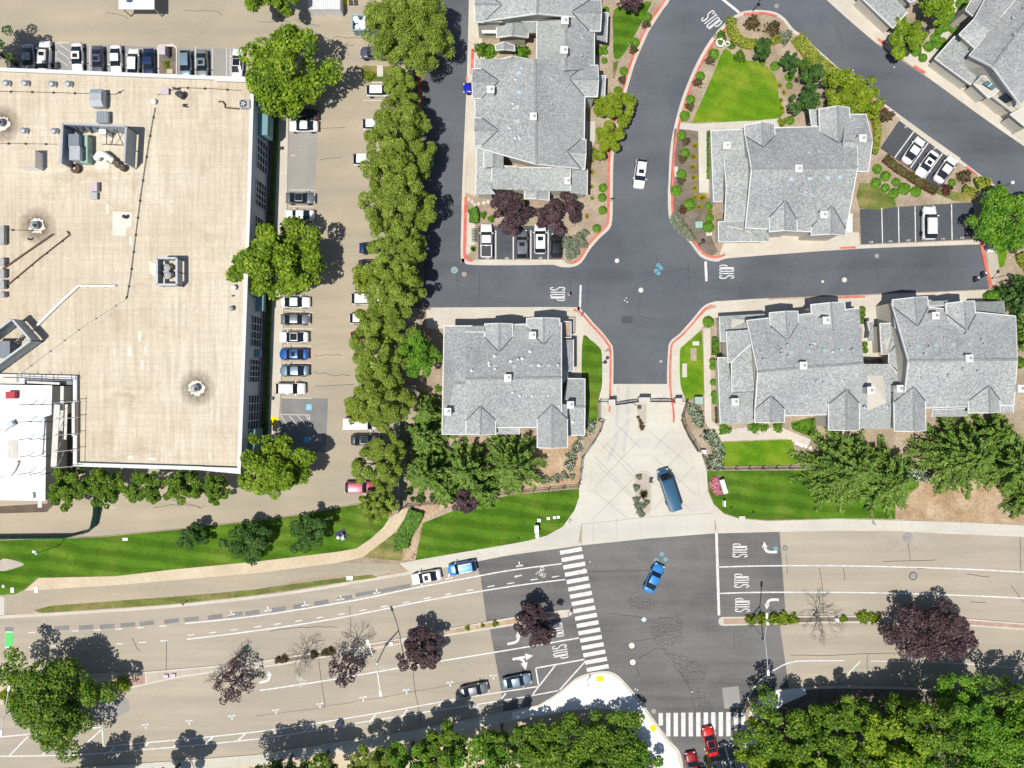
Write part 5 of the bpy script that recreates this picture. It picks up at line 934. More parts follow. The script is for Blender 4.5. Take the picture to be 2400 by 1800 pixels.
# roof furniture: each unit that was set on the roof is a thing of its own
def rat(x, y, z=0): return at(x, y, ZW2 + z)
def rthing(name, x, y, label, cat, group=None): o = empty(name, rat(x, y), label, cat, group); return o
def rput(o, b, name, m, sm=False): b.v = [(v[0] - o.location.x, v[1] - o.location.y, v[2] - o.location.z) for v in b.v]; return b.build(name, m, o, sm)
for x, y, lab in ((20, 198, 'westernmost of the row'), (64, 198, 'second of the row'), (127, 200, 'third of the row'), (165, 200, 'easternmost of the row'), (61, 309, 'west of the fenced machines'), (132, 310, 'touching the fenced machines')):
    o = rthing('roof_vent', x, y, 'pale mushroom vent on the warehouse roof, ' + lab, 'vent', 'mushroom vents on the warehouse'); p = rat(x, y)
    rput(o, MB().box((p.x, p.y, p.z + .22), (.8, .8, .44)), 'base', 'membrane_white'); rput(o, MB().lathe((p.x, p.y, p.z + .44), [(.3, 0), (.3, .15), (.48, .2), (.4, .38), (.15, .46)], 14), 'cap', 'galvanised', True)
def boxunit(name, x0, y0, x1, y1, hh, m, label, cat, lid=None, rz=0, bev=0):
    o = rthing(name, (x0 + x1) / 2, (y0 + y1) / 2, label, cat); a, c = rat(x0, y0, hh), rat(x1, y1, hh); mx, my = (a.x + c.x) / 2, (a.y + c.y) / 2; dx, dy = abs(c.x - a.x), abs(c.y - a.y)
    rput(o, MB().box((mx, my, ZW2 + hh / 2 - .05), (dx, dy, hh - .1), rz), 'casing', m)
    rput(o, MB().box((mx, my, ZW2 + hh - .05), (dx + .12, dy + .12, .1), rz), 'lid', lid or m); return o, Vector((mx, my, ZW2 + hh)), dx, dy
o, c, dx, dy = boxunit('air_intake', 213, 209, 241, 249, 1.3, 'galvanised', 'bulky galvanised hood standing above the ribbed skylight', 'air intake')
rput(o, MB().add([(c.x - dx / 2, c.y - dy / 2, c.z), (c.x + dx / 2, c.y - dy / 2, c.z), (c.x + dx / 2, c.y + dy / 2, c.z), (c.x - dx / 2, c.y + dy / 2, c.z), (c.x - dx / 2, c.y - dy * .2, c.z + .5), (c.x + dx / 2, c.y - dy * .2, c.z + .5), (c.x + dx / 2, c.y + dy * .2, c.z + .5), (c.x - dx / 2, c.y + dy * .2, c.z + .5)], [(0, 1, 5, 4), (4, 5, 6, 7), (7, 6, 2, 3), (1, 2, 6, 5), (0, 4, 7, 3)]), 'hood', 'galvanised')
o, c, dx, dy = boxunit('ribbed_vent', 226, 261, 251, 286, 1.0, 'steel_blue' if False else 'galvanised', 'ribbed blue grey vent box above the fenced machines', 'vent')
b = MB()
for k in range(7): b.box((c.x - dx / 2 + dx * (k + .5) / 7, c.y, c.z + .04), (.1, dy, .1))
rput(o, b, 'rib', 'screen_metal')
boxunit('roof_hatch', 43, 352, 82, 392, 2.0, 'membrane_white', 'plain pale box hatch west of the fenced machines', 'hatch', 'membrane')
boxunit('junction_box', 378, 207, 394, 220, .5, 'mauve_metal', 'small mauve box near the pipe cluster', 'box'); boxunit('condenser', 211, 428, 226, 447, .9, 'mauve_metal', 'small pale air conditioner below the fenced machines', 'air conditioner')
boxunit('condenser', 213, 452, 226, 466, .6, 'galvanised', 'low slatted unit beneath the small pale air conditioner', 'air conditioner'); boxunit('roof_hatch', 524, 636, 540, 648, .3, 'path_tan', 'small orange tan hatch near the east edge', 'hatch')
for i, (y0, y1, lab) in enumerate(((530, 572, 'top one, slim and dark'), (606, 622, 'second'), (632, 650, 'third'), (658, 676, 'fourth'), (686, 696, 'lowest'))): boxunit('condenser', -8, y0, 8, y1, .9, 'grey_metal', 'grey machine at the western picture edge of the roof, ' + lab, 'air conditioner')
o, c, dx, dy = boxunit('condenser', 562, 234, 584, 252, .9, 'grey_metal', 'fan condenser at the northeast corner of the warehouse roof', 'air conditioner')
rput(o, MB().lathe((c.x - .2, c.y, c.z), [(.55, 0), (.55, .08), (.45, .1), (.45, .02)], 18), 'fan_ring', 'dark_metal'); b = MB()
for k in range(5): b.box((c.x - .2 + .2 * math.cos(k * 1.257), c.y + .2 * math.sin(k * 1.257), c.z + .05), (.4, .14, .03), k * 1.257)
rput(o, b, 'fan_blade', 'lamp_clear')
o = rthing('pipe_cluster', 425, 228, 'dark coiled pipework near the mauve box', 'pipework'); b = MB()
for path in ([(405, 205), (412, 209), (420, 207)], [(420, 222), (428, 232), (434, 225)], [(428, 246), (436, 244), (430, 250), (438, 250)]): b.tube([rat(x, y, .35) for x, y in path], .14, 6)
for x, y, r, hh in ((421, 224, .35, .8), (429, 226, .5, 1.1)): p = rat(x, y); b.lathe(p, [(r, 0), (r, hh), (r * .6, hh + .1)], 12)
rput(o, b, 'pipe', 'dark_metal')
o = rthing('drain_pipe', 530, 245, 'rusty pipe leading to the fan condenser', 'pipe'); rput(o, MB().tube([rat(x, y, .2) for x, y in ((512, 238), (522, 238), (527, 245), (527, 252), (560, 255))], .12, 6), 'pipe', 'rust_pipe')
def roofpipe(path, r, m, label, zz=.18, name='conduit', dbl=0, posts=True):
    o = rthing(name, *path[0], label, 'pipe'); b = MB(); P = [rat(x, y, zz) for x, y in path]; b.tube(P, r, 5)
    rput(o, b, 'pipe', m)
    if dbl: rput(o, MB().tube([p + Vector((dbl, dbl * .3, 0)) for p in P], r, 5), 'pipe', m)
    sb = MB(); L = 0
    for p, q in zip(P, P[1:]):
        k = max(1, int((q - p).length / 2.6))
        for j in range(k): c = p + (q - p) * (j + .5) / k; sb.box((c.x, c.y, ZW2 + .06), (.3, .3, .12))
    if posts: rput(o, sb, 'support', 'dark_metal')
roofpipe([(363, 252), (347, 340), (330, 450), (305, 650), (298, 692), (294, 701)], .05, 'dark_metal', 'long dark conduit running down the middle of the warehouse roof')
roofpipe([(294, 701), (200, 760), (100, 835), (43, 878)], .06, 'plank', 'pale conduit slanting toward the scaffold')
roofpipe([(267, 671), (182, 670), (130, 718), (81, 767)], .12, 'white_plastic', 'pair of white pipes bending toward the slanting enclosure', .3, 'pipe_run', .3)
roofpipe([(122, 549), (60, 592), (7, 629)], .10, 'rust_pipe', 'upper rusty pipe pair at the west side of the roof', .25, 'pipe_run', .2)
roofpipe([(156, 541), (163, 550), (90, 607), (22, 664), (5, 677)], .09, 'rust_pipe', 'lower rusty pipe at the west side of the roof', .25, 'pipe_run')
roofpipe([(0, 214), (100, 216), (200, 219), (270, 221), (290, 211)], .04, 'dark_metal', 'thin line of conduit below the mushroom vents', .12); roofpipe([(370, 222), (420, 205), (500, 208), (565, 212)], .04, 'dark_metal', 'thin conduit along the north parapet', .12); roofpipe([(0, 336), (80, 337), (135, 338)], .035, 'dark_metal', 'thin conduit entering the fenced machines', .1); roofpipe([(0, 538), (60, 540), (90, 540)], .035, 'dark_metal', 'thin conduit by the turbine vent', .1)
for x, y, lab, rr in ((87, 530, 'turbine vent in a sooty ring on the west of the roof', 3.1), (461, 910, 'turbine vent in a sooty ring near the south end of the roof', 3.1), (5, 290, 'turbine vent in a sooty ring at the western edge', 3.1)):
    p = rat(x, y); pol = [(p.x + rr * k * math.cos(a), p.y + .2 + rr * k * math.sin(a), ZW2 + .01) for a, k in ((i * 2 * math.pi / 30, 1.0) for i in range(30))]
    o = rthing('turbine_vent', x, y, lab, 'vent'); rput(o, MB().sheet([Vector(q) for q in pol]), 'soot_ring', 'soot'); rput(o, MB().sheet([Vector((p.x + 1.25 * k * math.cos(a), p.y + 1.25 * k * math.sin(a), ZW2 + .02)) for a, k in ((i * 2 * math.pi / 24, random.uniform(.75, 1.15)) for i in range(24))]), 'flashing', 'patch_white')
    rput(o, MB().lathe(p, [(.42, 0), (.42, .5), (.62, .6), (.62, .8), (.3, 1.05)], 16), 'cap', 'galvanised', True)
    rput(o, MB().lathe((p.x + .25, p.y - .1, p.z + 1), [(.28, 0), (.22, .2)], 10), 'opening', 'dark_metal')
for x, y, r, hh, lab, m_ in ((363, 240, .45, .5, 'small white dome at the top of the long conduit', 'white_plastic'), (297, 510, .3, .9, 'dark pipe vent on the white roof patch', 'dark_metal'), (551, 675, .45, .7, 'round pale vent near the east edge', 'duct_white'), (545, 724, .4, .8, 'dark capped vent near the east edge', 'grey_metal'), (547, 694, .12, .5, 'little bent pipe between the two eastern vents', 'dark_metal'), (74, 562, .15, .8, 'thin pipe stub below the western turbine', 'dark_metal')):
    o = rthing('vent_pipe', x, y, lab, 'vent'); p = rat(x, y); rput(o, MB().lathe(p, [(r * .75, 0), (r * .75, hh * .6), (r, hh * .7), (r * .9, hh), (r * .3, hh + .12)], 14), 'pipe', m_, True)
for pl, lab in (([(264, 495), (309, 498), (308, 530), (297, 535), (294, 553), (264, 552)], 'L shaped white patch on the warehouse roof'), ([(249, 478), (255, 478), (256, 500), (249, 502)], 'slim white smear above the roof patch'), ([(303, 555), (309, 553), (309, 575), (304, 575)], 'slim white smear beside the conduit'), ([(324, 776), (331, 776), (331, 800), (324, 800)], 'pale smear, upper of the group'), ([(298, 815), (308, 810), (310, 835), (299, 834)], 'pale smear, widest of the group'), ([(265, 817), (271, 816), (271, 832), (265, 832)], 'pale smear, western one of the group'), ([(338, 812), (344, 812), (344, 830), (338, 830)], 'pale smear, eastern one of the group'), ([(330, 845), (337, 844), (336, 870), (330, 868)], 'pale smear, lowest of the group'), ([(224, 372), (256, 350), (256, 396), (222, 396)], 'white stained patch inside the fenced machines'), ([(349, 610), (366, 620), (366, 650), (350, 640)], 'bright splash beside the small fenced unit'), ([(299, 1068), (310, 1068), (312, 1075), (300, 1076)], 'pale ring stain near the south parapet'), ([(347, 1072), (366, 1073), (365, 1079), (348, 1079)], 'pale oval stain near the south parapet'), ([(489, 1064), (494, 1063), (494, 1076), (490, 1077)], 'pale upright stain near the south parapet')):
    wput(MB().sheet([rat(x, y, .012) for x, y in pl]), 'roof_patch', 'patch_white')
def screen(pl, hh, label, closed, th=.12, dz=0.5, ladder=True):
    """Sheet metal screens on posts round roof machines; pl are top edge positions."""
    o = rthing('equipment_screen', *pl[0], label, 'screen'); P = [rat(x, y, hh) for x, y in pl]; segs = list(zip(P, P[1:])) + ([(P[-1], P[0])] if closed else [])
    for p, q in segs:
        d = (q - p).normalized(); b = MB().bar(p - Vector((0, 0, (hh - dz) / 2)), q - Vector((0, 0, (hh - dz) / 2)), th, hh - dz); rput(o, b, 'panel', 'screen_metal')
        b = MB(); k = max(2, int((q - p).length / 2.2)); b.bar(p + Vector((0, 0, .03)), q + Vector((0, 0, .03)), .3, .1)
        for j in range(k + 1): c = p + (q - p) * j / k; b.bar((c.x, c.y, ZW2), (c.x, c.y, ZW2 + hh), .12)
        rput(o, b, 'frame', 'galvanised')
    return o
o = screen([(143, 382), (147, 290), (296, 296), (291, 380)], 3.4, 'grey steel screen open to the south around roof machines', False); b = MB()
for k in range(8):
    p, q = rat(158 + 18 * k, 296, 3.0), rat(160 + 18 * k, 312, .1); b.bar(p, q, .1); b.bar(rat(150 + 18 * k, 297, 2.8), rat(166 + 18 * k, 310, .8), .07)
for a, c in (((250, 300), (250, 338)), ((268, 300), (262, 340)), ((272, 300), (288, 338)), ((240, 338), (292, 340))): b.bar(rat(*a, 2.2), rat(*c, .6), .09)
rput(o, b, 'brace', 'dark_metal')
o, c, dx, dy = boxunit('air_handler', 161, 315, 184, 343, 2.6, 'screen_metal', 'tall dark topped air handler inside the open screen', 'air conditioner', 'screen_dark'); boxunit('air_handler', 163, 343, 186, 374, 2.7, 'galvanised', 'tall light topped air handler inside the open screen', 'air conditioner', 'galvanised')
boxunit('air_handler', 188, 318, 204, 380, 1.6, 'green_box', 'long olive machine beside the tall air handlers', 'air conditioner'); boxunit('control_box', 232, 303, 247, 313, 1.8, 'white_plastic', 'small white box under the screen', 'box')
o = rthing('duct', 250, 365, 'fat silver duct curving over the white stained patch', 'duct'); rput(o, MB().tube(smooth([rat(226, 372, .5), rat(236, 360, 1.2), rat(250, 366, 1.0), rat(266, 378, .7)], 4), .5, 10), 'duct', 'duct_white', True); b = MB()
for x, y in ((256, 368), (263, 377), (272, 380), (281, 388), (293, 396)): p = rat(x, y); b.lathe(p, [(.5, 0), (.55, .7), (.4, 1.0)], 10)
rput(o, b, 'valve', 'rust')
o = rthing('exhaust_fan', 182, 398, 'round rusty exhaust fan at the mouth of the open screen', 'fan'); p = rat(182, 398); rput(o, MB().lathe(p, [(.6, 0), (.6, .5), (.72, .55), (.72, .7), (.5, .75)], 18), 'drum', 'rust_pipe'); rput(o, MB().ball((p.x, p.y, p.z + .8), .16), 'hub', 'white_plastic')
o = rthing('pole', 192, 352, 'slanting pale pole leaning over the olive machine', 'pole'); rput(o, MB().tube([rat(192, 352, 2.0), rat(228, 371, .2)], .09, 6), 'shaft', 'galvanised')
o = screen([(368, 605), (414, 605), (414, 667), (368, 667)], 2.3, 'small square steel screen with fans inside', True)
for x, y, lab in ((397, 630, 'upper'), (399, 647, 'lower')):
    o = rthing('exhaust_fan', x, y, lab + ' round fan inside the small square screen', 'fan'); p = rat(x, y); rput(o, MB().lathe(p, [(.5, 0), (.5, .9), (.62, 1.0), (.3, 1.15)], 14), 'drum', 'grey_metal'); rput(o, MB().box((p.x + .7, p.y + .1, p.z + .5), (.6, .5, 1)), 'motor', 'dark_metal')
o = screen([(28, 748), (72, 798), (-40, 880), (-80, 830)], 2.9, 'slanting steel screen at the southwest of the roof', True); o2, c, dx, dy = boxunit('air_handler', -20, 800, 22, 838, 1.9, 'screen_dark', 'dark machine inside the slanting screen', 'air conditioner')
o = rthing('pipe_cluster', 48, 795, 'tangle of small pipes inside the slanting screen', 'pipework'); b = MB()
for k in range(7): b.tube([rat(28 + 5 * k, 812 - 6 * k, .5), rat(36 + 5 * k, 800 - 4 * k, 1.1), rat(44 + 4 * k, 806 - 7 * k, .4)], .1, 5)
rput(o, b, 'pipe', 'galvanised')
# white roof and scaffolding at the west edge
wb = empty('white_roof_building', at(50, 1030), 'dazzling white flat roof at the western edge beside the scaffold', 'building'); WB = wb.location.copy()
def bput(b, name, m, par=None): b.v = [(v[0] - WB.x, v[1] - WB.y, v[2] - WB.z) for v in b.v]; return b.build(name, m, par or wb)
P1 = pts([(-170, 900), (121, 905), (119, 971), (107, 975), (105, 1172), (-170, 1168)], 5.5); bput(MB().slab(P1, 0, 5.4), 'wall', 'stucco'); bput(MB().slab(inset(P1, -.1), 5.4, 5.55), 'roof', 'membrane_white')
P2 = pts([(60, 978), (104, 978), (98, 1068), (60, 1068)], 5.9); bput(MB().slab(P2, 5.55, 5.85), 'raised_roof', 'membrane_white')
bput(MB().box(at(28, 926, 6) - Vector((0, 0, 0)), (1.4, 1.1, .9)), 'red_box', 'red_steel'); bput(MB().tube(smooth([at(-40, 1130, 5.9), at(10, 1120, 5.9), at(30, 1105, 5.9), at(41, 1082, 5.9)], 5), .25, 6), 'pipe', 'membrane_white'); bput(MB().tube(smooth([at(-40, 1010, 5.9), at(0, 1012, 5.9), at(14, 1004, 5.9), at(22, 995, 5.9)], 5), .25, 6), 'pipe', 'membrane_white')
bput(MB().box(at(27, 994, 6), (.9, .8, .8), .6), 'vent', 'galvanised'); bput(MB().slab(pts([(19, 1032), (42, 1032), (40, 1075), (19, 1074)][::-1], 5.6), 5.55, 5.62), 'hatch', 'stone'); bput(MB().box(at(76, 1162, 5.8), (.5, .8, .4)), 'vent', 'galvanised')
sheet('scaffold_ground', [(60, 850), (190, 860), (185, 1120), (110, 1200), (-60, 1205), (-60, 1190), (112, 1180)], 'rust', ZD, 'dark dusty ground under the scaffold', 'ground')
bput(MB().slab(pts([(93, 1085), (104, 1085), (98, 1190), (88, 1190)][::-1], 4), 3.9, 4.0), 'ledge', 'stone')
sc_ = empty('scaffold', at(150, 1000), 'tall plank scaffold standing between white roof and warehouse', 'scaffold'); SO = sc_.location.copy()
def sput(b, name, m): b.v = [(v[0] - SO.x, v[1] - SO.y, v[2] - SO.z) for v in b.v]; return b.build(name, m, sc_)
for x0, y0, x1, y1, z, wd in ((134, 948, 126, 1094, 7.6, .9), (146, 905, 145, 960, 7.0, .5), (172, 944, 172, 1022, 7.9, .45), (156, 948, 153, 1030, 5.0, .4), (145, 962, 143, 1010, 4.0, .6), (10, 893, 140, 899, 7.5, .35), (0, 892, 58, 893, 7.9, .9)): sput(MB().bar(at(x0, y0, z), at(x1, y1, z), wd, .1), 'plank', 'plank')
for i in range(5):
    y = 945 + 38 * i
    for x in (131 - i, 152 - i * .5, 175): sput(MB().tube([at(x, y) * 1, Vector((at(x, y).x, at(x, y).y, 8.4))], .06, 5), 'pole', 'dark_metal')
    sput(MB().bar(at(124 - i * .6, y, 8.2), at(186, y - 5, 8.2), .08), 'pole', 'grey_metal')
    if i < 4: sput(MB().bar(at(178, y, 4), at(168, y + 38, 8), .08), 'brace', 'grey_metal'); sput(MB().bar(at(134, y + 38, 3), at(150, y, 8), .07), 'brace', 'grey_metal')
for x in (40, 70, 98, 126, 168): sput(MB().bar(at(x, 876, 8.2), at(x, 896, 8.2), .07), 'pole', 'dark_metal')
sput(MB().bar(at(30, 884, 8.3), at(172, 890, 8.3), .08), 'pole', 'rust_pipe'); sput(MB().bar(at(185, 935, 8.2), at(182, 1090, 8.2), .08), 'pole', 'rust_pipe'); sput(MB().slab(pts([(0, 884), (170, 892), (170, 902), (0, 896)][::-1], 3), 2.9, 3.0), 'plank', 'screen_dark')
# ------------------------------------------------------------------ vehicles
# body stations: x (fraction of length, front is +), half width fraction, deck height; cabin: (x, half width, z) of glass base and roof, front to back
CT = {
 'sedan': dict(L=4.75, W=1.84, deck=[(-.5, .74, .72), (-.485, .86, .92), (-.44, .94, 1.02), (-.33, .99, 1.04), (-.1, 1, 1.0), (.15, 1, .98), (.3, .985, .93), (.4, .95, .85), (.46, .87, .76), (.49, .74, .66), (.5, .62, .55)],
               cab=[(.245, .84, .95), (.10, .70, 1.40), (-.02, .72, 1.46), (-.16, .71, 1.43), (-.36, .80, 1.04)]),
 'hatch': dict(L=4.35, W=1.80, deck=[(-.5, .80, .75), (-.49, .90, .98), (-.44, .97, 1.06), (-.2, 1, 1.04), (.1, 1, 1.02), (.3, .985, .97), (.4, .95, .90), (.46, .87, .80), (.49, .74, .68), (.5, .62, .55)],
               cab=[(.28, .84, 1.0), (.12, .70, 1.48), (-.02, .72, 1.55), (-.34, .70, 1.50), (-.47, .82, 1.08)]),
 'suv': dict(L=4.75, W=1.92, deck=[(-.5, .84, .85), (-.49, .92, 1.08), (-.45, .98, 1.14), (-.2, 1, 1.12), (.1, 1, 1.10), (.3, .99, 1.06), (.41, .96, .99), (.47, .88, .88), (.495, .76, .75), (.5, .66, .6)],
             cab=[(.25, .85, 1.08), (.12, .74, 1.62), (-.04, .76, 1.70), (-.36, .75, 1.66), (-.48, .84, 1.16)]),
 'coupe': dict(L=4.6, W=1.88, deck=[(-.5, .74, .7), (-.485, .86, .88), (-.44, .95, .96), (-.3, 1, .98), (-.1, .98, .94), (.15, .98, .92), (.3, .985, .88), (.4, .95, .8), (.46, .87, .72), (.49, .74, .62), (.5, .6, .52)],
               cab=[(.2, .82, .9), (.04, .67, 1.26), (-.06, .68, 1.29), (-.2, .66, 1.24), (-.37, .76, .98)]),
 'mini': dict(L=3.9, W=1.72, deck=[(-.5, .80, .75), (-.48, .92, .98), (-.3, 1, 1.0), (.1, 1, .98), (.3, .98, .94), (.42, .93, .86), (.48, .80, .72), (.5, .62, .55)],
              cab=[(.22, .84, .96), (.08, .72, 1.36), (-.04, .73, 1.41), (-.32, .72, 1.38), (-.46, .82, 1.0)]),
 'van': dict(L=6.9, W=2.05, deck=[(-.5, .93, 1.1), (-.495, .97, 1.3), (-.3, 1, 1.3), (.25, 1, 1.3), (.36, .98, 1.28), (.43, .95, 1.15), (.48, .86, 1.0), (.5, .72, .75)],
             cab=[(.40, .88, 1.24), (.27, .84, 2.35), (.20, .86, 2.62), (-.485, .86, 2.62), (-.497, .92, 1.32)]),
 'pickup': dict(L=5.6, W=1.98, deck=[(-.5, .88, .85), (-.495, .95, 1.05), (-.15, 1, 1.1), (.1, 1, 1.1), (.3, .99, 1.08), (.42, .96, 1.02), (.48, .86, .9), (.5, .7, .7)],
                cab=[(.25, .86, 1.1), (.13, .74, 1.66), (.06, .76, 1.72), (-.1, .75, 1.70), (-.14, .84, 1.12)]),
 'boxvan': dict(L=5.2, W=2.0, deck=[(-.5, .95, 1.0), (-.495, .98, 1.2), (.2, 1, 1.2), (.36, .98, 1.18), (.45, .92, 1.0), (.5, .75, .7)],
                cab=[(.38, .88, 1.16), (.27, .84, 1.85), (.18, .87, 1.98), (-.485, .87, 1.98), (-.497, .92, 1.22)])}
CM = {}
def lerp_deck(dk, x):
    for a, b in zip(dk, dk[1:]):
        if a[0] <= x <= b[0]: t = (x - a[0]) / (b[0] - a[0]); return a[1] + (b[1] - a[1]) * t, a[2] + (b[2] - a[2]) * t
    return dk[-1][1], dk[-1][2]
def car_meshes(kind):
    if kind in CM: return CM[kind]
    c = CT[kind]; L, W = c['L'], c['W'] / 2; b = MB(); vs = []; sec = len(c['deck'])
    xs = c['deck']
    for x, hw, z in xs:
        w_ = hw * W; zz = min(.30, z - .25)
        half = [(w_ * .90, zz), (w_ * .985, .42 if z > .7 else zz + .1), (w_, min(.66, z - .1)), (w_ * .965, z - .11), (w_ * .88, z - .02), (w_ * .55, z + .015), (0, z + .03)]
        vs += [(x * L, y, q) for y, q in half] + [(x * L, -y, q) for y, q in half[-2::-1]]
    n = 13; fs = [(i * n + k, i * n + k + 1, (i + 1) * n + k + 1, (i + 1) * n + k) for i in range(sec - 1) for k in range(n - 1)]
    fs = [f[::-1] for f in fs]; fs += [(i * n + n - 1, i * n, (i + 1) * n, (i + 1) * n + n - 1)[::-1] for i in range(sec - 1)]
    fs += [tuple(range(n)), tuple((sec - 1) * n + k for k in reversed(range(n)))]
    b.add(vs, fs); out = [('body', b.mesh('body', True), 'P', None)]
    if kind == 'pickup':
        bd = MB().box((-.32 * L, 0, 1.105), (.32 * L, W * 1.62, .04)); out.append(('bed_liner', bd.mesh('bed_liner'), 'dark_metal', None))
        rl = MB()
        for s_ in (-1, 1): rl.box((-.32 * L, s_ * W * .88, 1.16), (.34 * L, .14, .12))
        rl.box((-.488 * L, 0, 1.16), (.1, W * 1.7, .12)); out.append(('bed_rail', rl.mesh('bed_rail'), 'P', None))
    k = c['cab']; R_ = []
    for x, hw, z in k:
        bw = lerp_deck(xs, x)[0] * W * .93; zb = lerp_deck(xs, x)[1] - .03
        R_.append((x * L, hw * W, z, bw, zb))
    def top(i, j, y): x, hw, z, bw, zb = R_[i]; return (x, hw * y, z - .05 * abs(y) ** 2.5 if 0 < i < len(R_) - 1 else z - .0)
    def strip_(i0, i1, name, mt, lift=0.0, ny=7):
        m_ = MB(); ys = [-1 + 2 * t / (ny - 1) for t in range(ny)]; v = []
        for i in range(i0, i1 + 1): v += [tuple(a + (lift if q == 2 else 0) for q, a in enumerate(top(i, 0, y))) for y in ys]
        m_.add(v, [(r * ny + q, r * ny + q + 1, (r + 1) * ny + q + 1, (r + 1) * ny + q) for r in range(i1 - i0) for q in range(ny - 1)]); me = m_.mesh(name, True); return (name, me, mt, None)
    last = len(R_) - 1
    out += [strip_(0, 1, 'windshield', 'car_glass'), strip_(1, last - 1, 'roof', 'P'), strip_(last - 1, last, 'rear_window', 'car_glass' if kind not in ('van', 'boxvan') else 'P')]
    for s_ in (-1, 1):
        m_ = MB(); v = []
        for i in range(last + 1):
            x, hw, z, bw, zb = R_[i]; e = 0 < i < last
            v += [(x, s_ * hw, (z - .05) if e else z), (x, s_ * bw * (.98 if e else .9), min(zb, z) if e else z - .02)]
        m_.add(v, [(2 * i, 2 * i + 1, 2 * i + 3, 2 * i + 2) if s_ > 0 else (2 * i + 2, 2 * i + 3, 2 * i + 1, 2 * i) for i in range(last)])
        out.append(('side_window', m_.mesh('side_window'), 'car_glass' if kind not in ('van', 'boxvan') else 'P', None))
        for xx in (.30, -.30):
            m_ = MB(); r = .34 if kind not in ('van', 'pickup', 'suv') else .38; q = xx * L; yy = s_ * W * .93
            m_.add([(q + r * math.cos(a), yy + d * .11, r + r * math.sin(a)) for d in (-1, 1) for a in np.linspace(0, 2 * math.pi, 14, endpoint=False)], [(t, (t + 1) % 14, 14 + (t + 1) % 14, 14 + t) for t in range(14)] + [tuple(reversed(range(14))), tuple(range(14, 28))])
            out.append(('wheel', m_.mesh('wheel'), 'tyre', None))
        hx, hz = .472 * L, lerp_deck(xs, .46)[1] - .1; hw = lerp_deck(xs, .46)[0] * W
        out.append(('headlight', MB().box((hx - .05, s_ * hw * .76, hz + .02), (.24, .36, .12), -s_ * .35).mesh('headlight'), 'lamp_clear', None))
        tx, tw = -.492 * L, lerp_deck(xs, -.485)[0] * W; tz = lerp_deck(xs, -.485)[1] - .14
        out.append(('taillight', MB().box((tx + .02, s_ * tw * .82, tz), (.16, .3, .14), s_ * .25).mesh('taillight'), 'lamp_red', None))
        mx = R_[0][0] - .25; out.append(('mirror', MB().box((mx, s_ * (W + .09), R_[0][2] + .06), (.14, .24, .15), s_ * .15).mesh('mirror'), 'P', None))
    x, hw, z, *_ = R_[2]; out.append(('sunroof', MB().box((R_[2][0] + .05, 0, z + .005), (.62, hw * 1.15, .03)).mesh('sunroof'), 'car_glass', 'S'))
    rr = MB().box(((R_[1][0] + R_[last - 1][0]) / 2, 0, max(R_[1][2], R_[2][2]) + .012), (abs(R_[1][0] - R_[last - 1][0]) * .86, R_[2][1] * 1.62, .03)); out.append(('glass_roof', rr.mesh('glass_roof'), 'car_glass', 'G'))
    for s_ in (-1, 1): out.append(('roof_rail', MB().bar((R_[1][0] - .1, s_ * hw * .86, z + .03), (R_[last - 1][0] + .15, s_ * hw * .86, z + .01), .05, .05).mesh('roof_rail'), 'chrome', 'R'))
    CM[kind] = out; return out
CAR_FIT = {}
def car(x, y, hd, kind, col, label, group=None, opts='', ls=1.0, z=ZP, cat='car', name='parked_car'):
    p = at(x, y, .9); k = empty(name, (p.x, p.y, z), label, cat, group, R(hd)); k.scale = (ls, ls, ls)
    for nm, me, m_, o in car_meshes(kind):
        if o and o not in opts: continue
        mm = M['paint_' + col] if m_ == 'P' else M[m_]
        if nm == 'roof' and 'B' in opts: mm = M['paint_black']
        link(nm, me, mm, k)
    return k
g1, g2, g3 = 'cars in the bays north of the warehouse', 'cars along the warehouse east wall', 'cars tucked under the willow row'
I = ZI + .03
